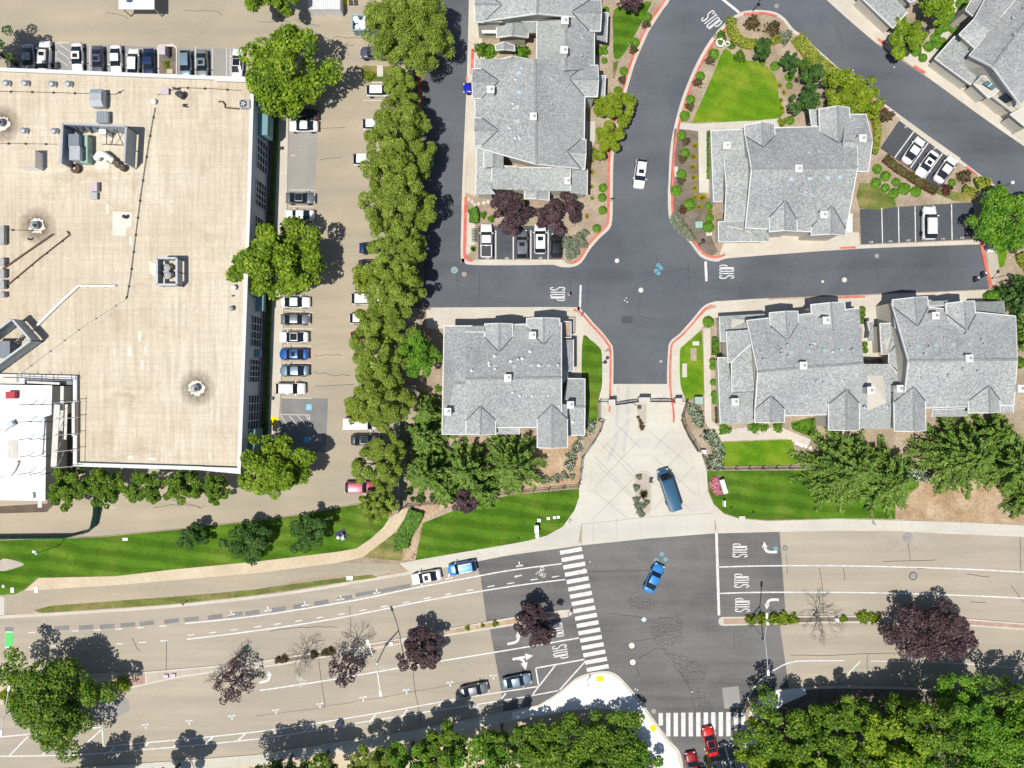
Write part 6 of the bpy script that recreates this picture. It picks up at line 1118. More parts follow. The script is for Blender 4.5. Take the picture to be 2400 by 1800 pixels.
for a in ((66, 137, 272, 'sedan', 'silver', 'silver sedan, westernmost of the northern bays, half in tree shade', g1), (104, 129, 88, 'suv', 'white', 'white suv with dark sunroof beside the silver sedan', g1, 'SR'),
          (180, 134, 271, 'sedan', 'white', 'white sedan with dark sunroof next to the hatched bay', g1, 'S'), (228, 141, 271, 'sedan', 'plum', 'dark slate sedan with black sunroof in the northern bays', g1, 'S'),
          (271, 139, 271, 'sedan', 'white', 'white sedan between the slate sedan and the small white hatchback', g1), (312, 144, 89, 'hatch', 'white', 'small white hatchback backed beside the deep blue sedan', g1),
          (348, 147, 271, 'sedan', 'navy', 'deep blue sedan beside the utility island', g1), (434, 149, 271, 'hatch', 'steel_blue', 'grey blue car just east of the utility island', g1), (473, 150, 271, 'sedan', 'sage', 'grey sedan with black sunroof, second east of the utility island', g1, 'S'),
          (556, 147, 88, 'sedan', 'white', 'white sedan with black glass roof, alone near the warehouse corner', g1, 'G'),
          (712, 268, 180, 'sedan', 'charcoal', 'dark car almost hidden under the northern plane tree', g2), (711, 295, 180, 'sedan', 'white', 'white sedan parked just below the northern plane tree', g2), (704, 464, 359, 'sedan', 'grey', 'dark grey sedan with black roof beside the warehouse walk', g2, 'G'),
          (702, 504, 180, 'sedan', 'white', 'white sedan half shaded above the middle plane tree', g2), (692, 708, 0, 'sedan', 'white', 'white sedan parked just below the middle plane tree', g2), (692, 748, 0, 'sedan', 'grey', 'dark silver sedan with pale roof, second below the middle plane tree', g2),
          (688, 790, 180, 'sedan', 'white', 'white sedan with long black glass roof', g2, 'G'), (688, 830, 180, 'sedan', 'blue', 'bright blue sedan with dark sunroof beside the warehouse walk', g2, 'S'), (689, 869, 180, 'sedan', 'steel_blue', 'pale blue grey sedan below the bright blue one', g2), (681, 911, 0, 'suv', 'white', 'white estate car next to the wheelchair bay', g2, 'R'),
          (878, 123, 180, 'suv', 'plum', 'dark purple suv poking out of the big top willow', g3, 'R'), (889, 212, 0, 'hatch', 'white', 'white car nosing under the small willow by the lot island', g3), (880, 291, 0, 'hatch', 'white', 'white car under the willows, midway down the north stretch', g3), (862, 374, 0, 'suv', 'white', 'white car almost lost under the willows', g3),
          (876, 581, 0, 'sedan', 'navy', 'dark navy car under the willows, tail showing', g3), (874, 621, 0, 'sedan', 'charcoal', 'charcoal car nearly hidden by the willow bulge', g3), (858, 700, 0, 'suv', 'white', 'white van like car tail out from the willows', g3, 'R'), (850, 746, 0, 'hatch', 'white', 'white hatchback below the white van like car', g3), (853, 790, 0, 'hatch', 'red', 'red car tail peeking from the willows', g3),
          (844, 993, 0, 'boxvan', 'white', 'plain white cargo van backed out from the willows', g3), (856, 1031, 0, 'sedan', 'charcoal', 'black car with glossy roof below the cargo van', g3, 'G'), (843, 1142, 0, 'suv', 'magenta', 'glinting magenta suv near the south end of the lot', g3)):
    car(*a)
g4 = 'cars in the numbered stalls'
car(1140, 564, 90, 'pickup', 'white', 'white pickup with loaded bed in stall 135', g4, '', .98, I, 'pickup'); car(1223, 573, 90, 'suv', 'grey', 'grey suv with black sunroof in stall 137', g4, 'SR', 1, I); car(1266, 560, 90, 'suv', 'white', 'white suv with dark sunroof in stall 138', g4, 'S', 1.03, I); car(1304, 576, 90, 'mini', 'black', 'little black car in stall 139', g4, '', 1.03, I)
car(2177, 523, 90, 'suv', 'white', 'large white suv parked alone in stall 143', g4, 'R', 1.14, I, 'suv')
car(2141, 353, 55, 'sedan', 'white', 'silver white sedan, western of three in the slanting stalls', g4, '', 1, I); car(2173, 384, 235, 'sedan', 'white', 'white sedan with dark sunroof in the middle slanting stall', g4, 'S', .98, I); car(2216, 397, 55, 'sedan', 'white', 'white sedan nearest the hedge in the slanting stalls'.replace('nearest', 'beside'), g4, '', 1.02, I)
car(1118, 206, 180, 'sedan', 'royal', 'vivid royal blue car poking out from a garage under the north townhouse', None, '', .95, I)
g5 = 'cars on the boulevard'
car(999, 1353, 191, 'sedan', 'white', 'white sedan with dark sunroof at the northern kerb', g5, 'S', 1.02); car(1083, 1331, 191, 'suv', 'sky', 'blue suv at the northern kerb ahead of the zebra crossing'.replace('ahead of', 'near'), g5, 'R', .98); car(1111, 1618, 12, 'sedan', 'grey', 'grey sedan parked on the tan southern lane', g5); car(1211, 1597, 11, 'sedan', 'steel_blue', 'silver blue sedan parked on the dark southern lane', g5)
car(1533, 1356, 65, 'sedan', 'sky', 'bright blue car turning in the middle of the junction', None, '', 1.04, ZM, name='moving_car'); car(1501, 407, 263, 'suv', 'white', 'white suv with sunroof driving down the curving road', None, 'SR', 1, ZM, name='moving_car')
car(1665, 1739, 103, 'sedan', 'red', 'bright red car waiting on the southern zebra crossing', None, 'G', 1, ZM, name='moving_car'); car(1624, 1797, 101, 'coupe', 'dark_red', 'dark red sports car at the bottom edge of the side street', None, '', 1, ZM, name='moving_car')
car(1567, 1147, 108, 'van', 'van_blue', 'long blue high roofed van on the entry drive', None, '', 1.0, ZM, 'van', 'van')

# ------------------------------------------------------------------ vegetation
def quads(C, N, U, a, b):
    """Leaf faces: centres, normals, a direction in the leaf, half length and half width."""
    U = U - N * (U * N).sum(1, keepdims=True); U /= np.linalg.norm(U, axis=1, keepdims=True) + 1e-9; V = np.cross(N, U)
    a = np.asarray(a).reshape(-1, 1); b = np.asarray(b).reshape(-1, 1)
    return np.stack([C - U * a, C + V * b, C + U * a, C - V * b], 1)
def leafmesh(name, Q, extra=None):
    n = len(Q); me = bpy.data.meshes.new(name); v = Q.reshape(-1, 3).astype(np.float32); ne = 0
    me.vertices.add(4 * n); me.vertices.foreach_set('co', v.ravel()); me.loops.add(4 * n); me.loops.foreach_set('vertex_index', np.arange(4 * n, dtype=np.int32))
    me.polygons.add(n); me.polygons.foreach_set('loop_start', np.arange(0, 4 * n, 4, dtype=np.int32)); me.polygons.foreach_set('loop_total', np.full(n, 4, dtype=np.int32)); me.update(); return me
def unit(v): return v / (np.linalg.norm(v, axis=-1, keepdims=True) + 1e-9)
def rnd(n): return unit(rng.normal(size=(n, 3)))
def crown_broad(rx, ry, rz, nc, nl, ls, asp=1.7, cr=(.20, .34), lump=.25, droop=0, up=.55):
    """Leaf clumps through a lumpy crown, denser toward its shell."""
    d = rnd(nc); d[:, 2] = np.abs(d[:, 2]) * 1.0 - .25; d = unit(d); r = rng.uniform(.12, 1, nc) ** .55
    az = np.arctan2(d[:, 1], d[:, 0]); ph = rng.uniform(0, 6.28, 4)
    lob = 1 + lump * (np.sin(2 * az + ph[0]) * .5 + np.sin(3 * az + ph[1]) * .45 + np.sin(5 * az + ph[2]) * .35)
    m = (rx + ry) / 2; rc = rng.uniform(*cr, nc) * m
    cc = d * r[:, None] * np.array([rx, ry, rz]) * np.stack([lob, lob, np.ones(nc)], 1); sh = 1.06 - rc / m * .6; cc[:, :2] *= sh[:, None]
    k = rng.choice(nc, nl, p=rc ** 2 / (rc ** 2).sum()); o = rnd(nl); o[:, 2] = np.where(o[:, 2] < -.3, -o[:, 2], o[:, 2])
    rad = rc[k] * rng.uniform(.55, 1.05, nl) ** .6
    C = cc[k] + o * rad[:, None] * np.array([1, 1, .8]); C[:, 2] -= droop * rng.uniform(0, 1, nl) * rad
    N = unit(o * .6 + rnd(nl) * .75 + np.array([0, 0, up])); s = ls * rng.uniform(.65, 1.3, nl)
    return quads(C, N, rnd(nl) + np.array([0, 0, -droop]), s, s / asp), cc
def limbs(base, top, cc, r0, nb=7):
    b = MB(); mid = Vector(top); ba = Vector(base)
    b.tube([ba, ba + (mid - ba) * .5 + Vector((random.uniform(-.15, .15), random.uniform(-.15, .15), 0)), mid], [r0, r0 * .8, r0 * .6], 8)
    for c in cc[rng.choice(len(cc), min(nb, len(cc)), replace=False)]:
        e = Vector(c) + Vector((0, 0, 0)); m_ = (mid + e) / 2 + Vector((0, 0, .1 * (e - mid).length)); b.tube([mid - (mid - ba) * .15, m_, e], [r0 * .5, r0 * .3, r0 * .1], 5)
    return b
def tree(x, y, rx, ry, zc, kind, label, group, name='broadleaf_tree', dens=1.0, rz=None, lump=.25):
    """A broadleaf tree whose crown, centred at height zc, is seen at x, y with survey radii rx, ry."""
    p = at(x, y, zc); k = S * (H - zc) / H; rx *= k; ry *= k; rz = rz or min(zc * .72, (rx + ry) * .45); o = empty(name, (p.x, p.y, 0), label, 'tree', group); lump *= .55 if kind == 'purple' else 1
    P = {'plane': ('leaf_plane', 54, 8500, .26, 1.35, (.14, .30), 0, 'pale_trunk'), 'willow': ('leaf_willow', 110, 19000, .22, 3.0, (.11, .21), .5, 'trunk'), 'bright': ('leaf_bright', 60, 8000, .2, 1.4, (.15, .27), 0, 'trunk'),
         'oak': ('leaf_oak', 75, 10000, .2, 1.3, (.13, .25), 0, 'trunk'), 'dark': ('leaf_dark', 60, 9000, .17, 1.5, (.14, .26), 0, 'trunk'), 'purple': ('leaf_purple', 60, 9000, .18, 1.4, (.13, .25), 0, 'trunk'), 'olive': ('leaf_olive', 60, 8000, .2, 1.6, (.15, .27), 0, 'trunk')}[kind]
    ar = rx * ry / 36.0; nl = int(P[2] * dens * min(1.9, max(.10, ar)) ** .92); nc = int(P[1] * min(1.6, max(.62, ar ** .6))); ls = P[3] * (1 if ar > .5 else .85); nl = int(nl * 1.15 if ar > .5 else nl * 1.75)
    Q, cc = crown_broad(rx, ry, rz, nc, nl, ls, P[4], P[5], lump, P[6]); Q[..., 2] += zc; cc[:, 2] += zc
    link('crown', leafmesh('crown', Q), M[P[0]], o); limbs((0, 0, 0), (0, 0, max(zc - rz * .4, 1.0)), cc, .05 + .028 * (rx + ry)).build('trunk', P[7], o); return o
gw, gp = 'willows along the boundary fence', 'plane trees of the parking lot'
tree(683, 172, 104, 108, 6.2, 'plane', 'big bright plane tree off the northeast warehouse corner', gp, lump=.24); tree(664, 612, 106, 92, 6.2, 'plane', 'bright plane tree halfway down the warehouse east wall', gp, lump=.24); tree(645, 1093, 76, 84, 5.8, 'plane', 'bright plane tree off the southeast warehouse corner', gp, lump=.24)
tree(625, -8, 75, 45, 6, 'plane', 'plane tree cut off by the top edge', gp); tree(-40, 100, 75, 75, 7.5, 'dark', 'dark tree at the northwestern picture edge', None)
tree(275, -35, 40, 35, 5, 'dark', 'dark tree just beyond the top edge by the white canopy', None)
for x, y, rx, ry, z, lab in ((955, 62, 100, 112, 6.5, 'huge olive willow at the top of the row'), (940, 205, 42, 50, 4.5, 'small willow over the lot island'), (935, 320, 82, 80, 6.2, 'willow beside the open fence stretch, upper of the long mass'), (932, 405, 84, 80, 6.4, 'willow third from the top'), (930, 495, 84, 78, 6.4, 'willow fourth from the top'), (935, 590, 66, 70, 6.2, 'willow above the leafy bulge'), (928, 670, 66, 66, 6.2, 'willow beside the west arm of the crossing'), (905, 750, 72, 68, 6.2, 'willow just above the bright tree'), (890, 845, 66, 80, 6.2, 'willow west of the bright tree'), (893, 930, 78, 72, 6.0, 'willow above the white cargo van'), (895, 1085, 58, 66, 5.6, 'rounded willow below the black car'), (888, 1185, 44, 42, 4.2, 'lowest grey green willow beside the path')):
    tree(x, y, rx, ry, z, 'willow', lab, gw, 'willow_tree', 1.15, None, .2)
tree(852, 657, 34, 36, 5, 'olive', 'pale thin tree bulging from the willow row', None, dens=.8); tree(840, 955, 36, 44, 5, 'olive', 'yellowish tree leaning over the cargo van', None)
tree(985, 830, 50, 58, 5.5, 'bright', 'vivid green tree west of the square townhouse', None)
for x, y, rx, ry, z, lab in ((168, 1143, 52, 48, 4.6, 'westernmost tree hugging the warehouse south wall'), (250, 1140, 46, 42, 4.4, 'second tree along the warehouse south wall'), (345, 1142, 46, 44, 4.4, 'third tree along the warehouse south wall'), (438, 1140, 48, 40, 4.4, 'yellowish fourth tree along the warehouse south wall'), (508, 1146, 36, 40, 4.2, 'easternmost tree hugging the warehouse south wall')):
    tree(x, y, rx, ry, z, 'oak', lab, 'trees along the warehouse south wall', dens=1.1)
tree(456, 1258, 40, 34, 2.2, 'dark', 'small dark tree on the long lawn', 'dark trees on the long lawn'); tree(575, 1265, 62, 54, 3.2, 'dark', 'largest dark tree on the long lawn', 'dark trees on the long lawn'); tree(726, 1242, 48, 52, 3.2, 'dark', 'rounded dark tree on the long lawn near the picnic', 'dark trees on the long lawn')
gpu = 'purple leaved plums'
tree(1195, 502, 58, 50, 2.8, 'purple', 'purple plum over stalls 136 and 137', gpu, 'plum_tree'); tree(1312, 500, 62, 50, 2.8, 'purple', 'purple plum over stalls 138 and 139', gpu, 'plum_tree'); tree(1092, 1172, 38, 32, 3, 'purple', 'small purple plum on the lawn edge below the conifers', gpu, 'plum_tree')
tree(985, 1522, 58, 52, 3.2, 'purple', 'purple plum in the median right of the western lamp'.replace('right', 'east'), gpu, 'plum_tree'); tree(1259, 1460, 52, 54, 3.3, 'purple', 'purple plum at the tip of the west median', gpu, 'plum_tree'); tree(2167, 1482, 112, 72, 3.2, 'purple', 'broad purple plum over the east median', gpu, 'plum_tree', 1.15)
tree(812, 1568, 44, 42, 3.0, 'purple', 'half bare plum in the middle of the west median', gpu, 'plum_tree', .3); tree(549, 1602, 48, 50, 3.0, 'purple', 'ragged half bare plum toward the big median tree', gpu, 'plum_tree', .24); tree(1478, 6, 34, 26, 2.6, 'purple', 'purplish bush tree at the head of the narrow lawn', gpu, 'plum_tree', .8)
tree(128, 1638, 112, 116, 5.4, 'oak', 'large ragged green tree in the wide west median', None, dens=1.15, lump=.42)
gs = 'trees south of the boulevard'
for x, y, rx, ry, z, lab in ((175, 1868, 85, 62, 7, 'tree below the bottom edge casting shade by the hatched box'), (372, 1848, 62, 48, 7, 'tree below the bottom edge casting the middle shade'), (615, 1852, 95, 60, 8.5, 'dark tree mostly below the bottom edge'), (745, 1812, 66, 46, 6.5, 'olive tree beside the bare patch at the bottom edge'), (655, 1822, 62, 46, 6.5, 'dark olive crown at the bottom edge west of the bare patch')): tree(x, y, rx, ry, z, 'dark' if 'dark' in lab else 'oak', lab, gs)
for x, y, rx, ry, z, k, lab in ((880, 1796, 62, 55, 5.5, 'willow', 'narrow olive tree east of the bare bottom patch'), (955, 1790, 60, 55, 6.5, 'bright', 'bright tree second from the bare bottom patch'), (1040, 1752, 66, 58, 6, 'oak', 'dark gapped tree below the southern kerb'), (1130, 1785, 70, 66, 6.5, 'bright', 'bright tree near the street sign'), (1175, 1742, 50, 46, 6, 'oak', 'tree at the start of the bright corner walk')): tree(x, y, rx, ry, z, k, lab, gs)
for x, y, rx, ry, z, lab in ((1318, 1746, 92, 76, 3.2, 'western crown of the corner clump'), (1436, 1750, 88, 78, 3.2, 'eastern crown of the corner clump'), (1262, 1795, 70, 62, 3.2, 'lower western crown of the corner clump'), (1375, 1802, 92, 58, 3.6, 'bottom crown of the corner clump'), (1480, 1796, 64, 60, 3, 'lower eastern crown of the corner clump')): tree(x, y, rx, ry, z, 'oak' if x % 20 else 'bright', lab, 'leafy corner clump inside the bright walk')
wood = [(1838, 1716, 90, 78, 6), (1785, 1795, 66, 66, 6), (1890, 1790, 80, 66, 6.5), (1925, 1700, 62, 62, 7), (2000, 1790, 84, 62, 7.5), (2085, 1735, 82, 72, 7.5), (2095, 1805, 84, 56, 7), (2180, 1690, 80, 74, 8), (2190, 1785, 84, 66, 8), (2255, 1640, 68, 62, 8.5), (2290, 1722, 84, 74, 8.5), (2300, 1800, 84, 60, 8), (2372, 1668, 76, 70, 8.5), (2390, 1755, 84, 74, 8.5), (2420, 1830, 70, 60, 8), (2450, 1680, 66, 66, 8), (1715, 1860, 60, 56, 6), (1985, 1662, 46, 40, 5.5), (2090, 1655, 50, 42, 6.5)]
wl_ = ['tree closest to the shaded corner walk', 'tree at the bottom edge by the side street', 'tree second along the bottom edge', 'sparse tree at the dark gap', 'tree third along the bottom edge', 'tree in the middle of the wood', 'tree fourth along the bottom edge', 'tall bright tree near the wood edge', 'tree fifth along the bottom edge', 'tallest tip pointing at the boulevard', 'bright crown inside the eastern wood', 'tree sixth along the bottom edge', 'tree on the boulevard side near the picture corner', 'crown at the eastern picture edge', 'crown in the bottom corner', 'crown partly beyond the eastern edge', 'crown below the bottom edge by the side street', 'small crown over the dark gap', 'small dark crown along the boulevard side']
for (x, y, rx, ry, z), lab in zip(wood, wl_): tree(x + 6, y + 4, rx * random.uniform(.95, 1.2), ry * random.uniform(.95, 1.2), z * random.uniform(.72, 1.08), 'bright' if x > 2120 and x % 4 else ('oak' if x % 3 else 'plane'), lab, 'trees of the southeastern wood', dens=random.uniform(.6, .95), lump=.45)
gn = 'garden trees inside the complex'
tree(2122, 94, 44, 42, 3.6, 'plane', 'bushy tree beside the empty black stall', gn); tree(2192, 16, 46, 38, 3.8, 'plane', 'bushy tree at the top edge by the slanting houses', gn); tree(2105, 52, 22, 16, 2.6, 'plane', 'small bright offshoot above the bushy tree', gn)
tree(2368, 508, 96, 74, 4.2, 'bright', 'big rounded green tree east of stall 145', gn, dens=1.4, lump=.12); tree(1990, 224, 74, 58, 4.0, 'olive', 'yellow green tree on the diagonal road kerb', gn, dens=1.4, lump=.15); tree(2035, 262, 24, 26, 2.6, 'olive', 'yellow green offshoot above the townhouse corner', gn)
tree(1886, 235, 42, 36, 3.2, 'dark', 'dark bushy tree above the townhouse patio', gn, dens=1.3); tree(1903, 180, 30, 30, 3, 'dark', 'dark tree second beside the yellow green tree', gn, dens=1.3); tree(1850, 148, 26, 26, 2.4, 'dark', 'dark rounded bush tree near the yellow hedge', gn, dens=1.3); tree(1884, 152, 15, 16, 1.8, 'oak', 'small dark green ball tree next to the dark bush tree', gn)
tree(1784, 116, 24, 28, 2.6, 'dark', 'dark blue green tree inside the hook hedge', gn, dens=1.3)
tree(1442, 258, 46, 50, 3.2, 'olive', 'upper yellow green tree at the curve kerb', gn, dens=1.6, lump=.12); tree(1426, 333, 42, 44, 3.0, 'olive', 'lower yellow green tree at the curve kerb', gn, dens=1.6, lump=.12)
# ---- conifers: whorls of feathered boughs
def conifer(x, y, r, ht, label, group, dens=1.0, m='leaf_cedar', arc=(0, 6.283)):
    zt = ht * .45; p = at(x, y, zt); r *= S * (H - zt) / H; o = empty('conifer', (p.x, p.y, 0), label, 'tree', group); Cs, Ns, Us, A, B = [], [], [], [], []; tr = MB().tube([(0, 0, 0), (0, 0, ht * .6), (0, 0, ht)], [.05 * r + .12, .03 * r + .08, .03], 8)
    nw = int(7 + ht * .6)
    for w_ in range(nw):
        t = w_ / (nw - 1); z = ht * (.16 + .82 * t); R0 = r * (1 - t) ** .8 + .25; nb = max(5, int((8.5 - 3 * t) * dens)); a0 = rng.uniform(0, 6.28)
        for b_ in range(nb):
            a = a0 + 6.283 * b_ / nb + rng.normal() * .18; L = R0 * rng.uniform(.72, 1.12); d = np.array([math.cos(a), math.sin(a), -.10 + .25 * t]); sd = np.array([-math.sin(a), math.cos(a), 0])
            if w_ % 2 == 0: tr.tube([(0, 0, z), tuple(d * L * .5 + np.array([0, 0, z])), tuple(d * L * .9 + np.array([0, 0, z - .1 * L]))], [.07, .045, .015], 4, False)
            m_ = int((9 + 12 * L) * 1.6); u = rng.uniform(.12, 1, m_); off = rng.uniform(-1, 1, m_) * (.10 + .26 * (1 - u)) * L ** .75 * .8
            c = np.array([0, 0, z]) + d * (u * L)[:, None] + sd * off[:, None]; c[:, 2] -= .16 * L * u ** 2 + np.abs(off) * .22; c[:, 2] += rng.normal(size=m_) * .10
            Cs.append(c); Us.append(d * .8 + sd * (np.sign(off) * .7)[:, None] + rng.normal(size=(m_, 3)) * .18); Ns.append(np.array([0, 0, 1.0]) + rng.normal(size=(m_, 3)) * .45); sz = rng.uniform(.22, .42, m_); A.append(sz); B.append(sz * .30)
    C = np.concatenate(Cs); link('crown', leafmesh('crown', quads(C, unit(np.concatenate(Ns)), np.concatenate(Us), np.concatenate(A), np.concatenate(B))), M[m], o); tr.build('trunk', 'trunk', o); return o
gc = 'cedars around the townhouses'
for x, y, r, ht, lab in ((1000, 1022, 60, 9, 'cedar by the fence, north of its group'), (1000, 1108, 64, 9, 'cedar by the fence, lower western one'), (1092, 1100, 72, 9.5, 'cedar in the middle of the western group'), (1200, 1092, 88, 10, 'cedar reaching toward the entry drive'), (1128, 1150, 52, 7, 'lowest cedar of the western group, by the lawn'), (1050, 1152, 46, 6, 'small cedar above the purple plum'), (1005, 965, 38, 7, 'slim cedar at the square townhouse corner')): conifer(x, y, r, ht, lab, gc)
for x, y, r, ht, lab in ((1985, 1100, 112, 10, 'broad cedar over the large lawn, western one'), (2078, 1125, 100, 9, 'second cedar sweeping over the large lawn'), (2258, 1068, 116, 11, 'cedar above the bare reddish ground'), (2385, 1095, 80, 10, 'cedar at the eastern picture edge below the house'), (2335, 1018, 60, 7, 'small cedar close to the eastern house end'), (2420, 1165, 56, 7, 'cedar tips at the eastern edge over bare ground')): conifer(x, y, r, ht, lab, gc, 1.2)
conifer(2405, 690, 50, 8, 'dark cedar at the eastern edge by the street lamp', gc, 1.2, 'leaf_dark'); conifer(2412, 780, 44, 8, 'cedar at the eastern edge beside the tall block', gc, 1.0)
# ---- bare trees
def bare(x, y, r, ht, label, seed):
    rs = random.Random(seed); zc = ht * .6; p = at(x, y, zc); r *= S * (H - zc) / H; o = empty('bare_tree', (p.x, p.y, 0), label, 'tree', 'bare trees in the medians'); tr, tw = MB(), MB()
    tr.tube([(0, 0, 0), (.1, 0, ht * .3)], [.16, .12], 7)
    def grow(q, d, L, rad, lv):
        e = q + d * L; m_ = (q + e) / 2 + Vector((rs.uniform(-.1, .1), rs.uniform(-.1, .1), 0)) * L; (tr if lv < 2 else tw).tube([q, m_, e], [rad, rad * .8, rad * .55], 5 if lv < 2 else 3, False)
        if lv < 5:
            for _ in range(3 if lv else 4):
                nd = (d + Vector((rs.gauss(0, 1), rs.gauss(0, 1), rs.gauss(.1, .5))) * .52).normalized(); grow(e if rs.random() < .7 else m_, nd, L * rs.uniform(.62, .82), rad * .6, lv + 1)
    for k in range(6):
        a = 6.283 * k / 6 + rs.uniform(-.4, .4); grow(Vector((.1, 0, ht * .3)), Vector((math.cos(a), math.sin(a), .75)).normalized(), r * .40, .075, 1)
    tr.build('trunk', 'pale_trunk', o); tw.build('twigs', 'pale_trunk', o); return o
bare(702, 1548, 44, 5, 'leafless tree above the half bare plum in the west median', 3); bare(1925, 1455, 58, 5, 'leafless tree spreading over the east median', 8); bare(820, 1518, 42, 5, 'leafless crown behind the half bare plum', 5); bare(553, 1545, 30, 4.2, 'leafless crown above the ragged plum', 9); bare(500, 1598, 30, 4.0, 'leafless grey crown beside the ragged plum', 12)
# ---- shrubs: one mesh for each kind, copied
def bush_mesh(n, ls, clip=True, h=.8, seed=0):
    o = rnd(n); o[:, 2] = np.abs(o[:, 2]); rad = rng.uniform(.86, 1.04, n) if clip else rng.uniform(.45, 1.15, n) * (1 + .2 * np.sin(3 * np.arctan2(o[:, 1], o[:, 0]) + seed))
    C = o * rad[:, None] * np.array([1, 1, h]) + np.array([0, 0, .15 * h]); N = unit(o + rnd(n) * (.5 if clip else .9) + np.array([0, 0, .3])); s = ls * rng.uniform(.7, 1.3, n)
    return leafmesh('foliage', quads(C, N, rnd(n), s, s / 1.6))
def core_mesh(): return MB().lathe((0, 0, 0), [(.80 * math.cos(t), .68 * math.sin(t)) for t in (0, .4, .8, 1.2, 1.5)], 12).mesh('stems')
BM = {'ball': [bush_mesh(420, .17, True, .85, i) for i in range(3)], 'loose': [bush_mesh(260, .22, False, .8, i) for i in range(4)], 'spiky': []}
for i in range(3):
    n = 160; a = rng.uniform(0, 6.28, n); t = rng.uniform(.1, 1.2, n); d = np.stack([np.cos(a) * np.sin(t), np.sin(a) * np.sin(t), np.cos(t)], 1); BM['spiky'].append(leafmesh('foliage', quads(d * .5 * rng.uniform(.8, 1.1, n)[:, None], unit(np.cross(d, rnd(n))), d, np.full(n, .5), np.full(n, .05))))
CORE = core_mesh()
def bush(x, y, r, form, m, label, group=None, z=ZI, name='shrub', cat='shrub', sx=1.0, sy=1.0):
    r *= S; p = at(x, y, z + r * .6); o = empty(name, (p.x, p.y, z), label, cat, group, random.uniform(0, 6.28) if sx == sy else 0); o.scale = (r * sx, r * sy, r)
    link('foliage', random.choice(BM[form]), M[m], o)
    if form == 'ball': link('stems', CORE, M['leaf_dark' if m != 'leaf_red' else 'bark'], o)
    return o
ORD = ['first', 'second', 'third', 'fourth', 'fifth', 'sixth', 'seventh', 'eighth', 'ninth', 'tenth', 'eleventh', 'twelfth']
def row(L, form, m, text, group, **k):
    for i, a in enumerate(L): bush(a[0], a[1], a[2], form, m, text.format(ORD[i]), group, **k)
gb = 'clipped round shrubs'
row([(1518, 38, 11), (1489, 98, 11), (1463, 165, 10), (1449, 211, 10)], 'ball', 'leaf_shrub', 'clipped round shrub west of the curving road, {} from the top', gb)
row([(1514, 55, 10), (1485, 115, 10), (1459, 186, 9)], 'loose', 'leaf_brown', 'reddish loose bush paired under a clipped one west of the curve, {} from the top', 'loose reddish bushes along the kerbs')
row([(1674, 125, 13), (1642, 177, 11), (1619, 232, 11), (1606, 270, 12), (1598, 316, 11), (1607, 357, 11), (1598, 407, 12), (1586, 446, 13)], 'ball', 'leaf_shrub', 'clipped round shrub along the kerb of the round lawn, {} from the top', gb)
row([(1666, 140, 11), (1637, 192, 11), (1617, 248, 10), (1608, 330, 10), (1600, 372, 10), (1598, 423, 10)], 'loose', 'leaf_brown', 'reddish loose bush along the kerb of the round lawn, {} from the top', 'loose reddish bushes along the kerbs')
row([(1414, 439, 10), (1412, 462, 10), (1413, 492, 10), (1399, 535, 10)], 'ball', 'leaf_shrub', 'clipped round shrub near the north townhouse corner, {} from the top', gb)
row([(1388, 377, 8), (1387, 402, 9), (1386, 437, 8), (1388, 464, 7), (1376, 506, 8), (1392, 350, 8)], 'spiky', 'leaf_gold', 'spiky yellow tuft beside the north townhouse, {} of its line', 'spiky yellow tufts')
row([(1630, 340, 11), (1627, 365, 12), (1625, 390, 12), (1627, 415, 12), (1629, 440, 11), (1648, 462, 15), (1630, 462, 11), (1640, 484, 11), (1665, 495, 8)], 'spiky', 'leaf_gold', 'spiky yellow tuft beside the lawn block walk, {} from the top', 'spiky yellow tufts')
row([(1617, 478, 14), (1662, 482, 9), (1664, 510, 10), (1662, 531, 13)], 'ball', 'leaf_shrub', 'rounded green shrub in the grey bark bed, {} from the top', gb)
bush(1603, 490, 10, 'loose', 'leaf_red', 'red brown bush by the kerb in the grey bark bed'); bush(1592, 492, 8, 'spiky', 'leaf_grey', 'pale blue spiky plant at the kerb by the red brown bush')
row([(1832, 95, 0)][:0] + [(1690, 84, 13), (1714, 105, 10), (1735, 131, 13), (1788, 140, 9)], 'loose', 'leaf_oak', 'small bush inside the top of the loop, {} along the curve', 'small bushes inside the loop')
row([(1818, 153, 11), (1852, 178, 11), (1851, 200, 8)], 'ball', 'leaf_shrub', 'clipped ball inside the loop bed, {} from the top', gb)
row([(1829, 199, 8), (1838, 216, 8), (1831, 234, 8), (1834, 252, 8)], 'spiky', 'leaf_gold', 'yellow flowering tuft at the edge of the round lawn, {} from the top', 'spiky yellow tufts')
bush(1766, 52, 17, 'loose', 'leaf_brown', 'bronze bush near the loop kerb'); bush(1812, 64, 17, 'loose', 'leaf_brown', 'bronze bush under the tip of the loop'); bush(1840, 84, 16, 'loose', 'leaf_grey', 'grey green bush at the head of the long yellow hedge'); bush(1853, 281, 10, 'ball', 'leaf_shrub', 'small ball shrub above the townhouse door', gb); bush(1834, 285, 10, 'loose', 'leaf_olive', 'yellowish bush beside the townhouse door')
bush(2079, 268, 16, 'loose', 'leaf_brown', 'bronze bush above the slanting stalls'); bush(2264, 414, 16, 'loose', 'leaf_brown', 'bronze bush below the slanting stalls'); bush(2233, 427, 9, 'ball', 'leaf_shrub', 'little ball shrub beside the low bronze bush', gb); bush(2220, 443, 13, 'loose', 'leaf_red', 'red bush at the end of the red hedge')
row([(2058, 395, 11), (2078, 412, 12), (2055, 427, 12), (2102, 426, 10), (2077, 439, 10), (2122, 441, 14), (2098, 451, 11), (2149, 448, 12), (2095, 455, 11)], 'ball', 'leaf_shrub', 'clipped ball shrub between red hedge and stall 141, {} of its drift', gb)
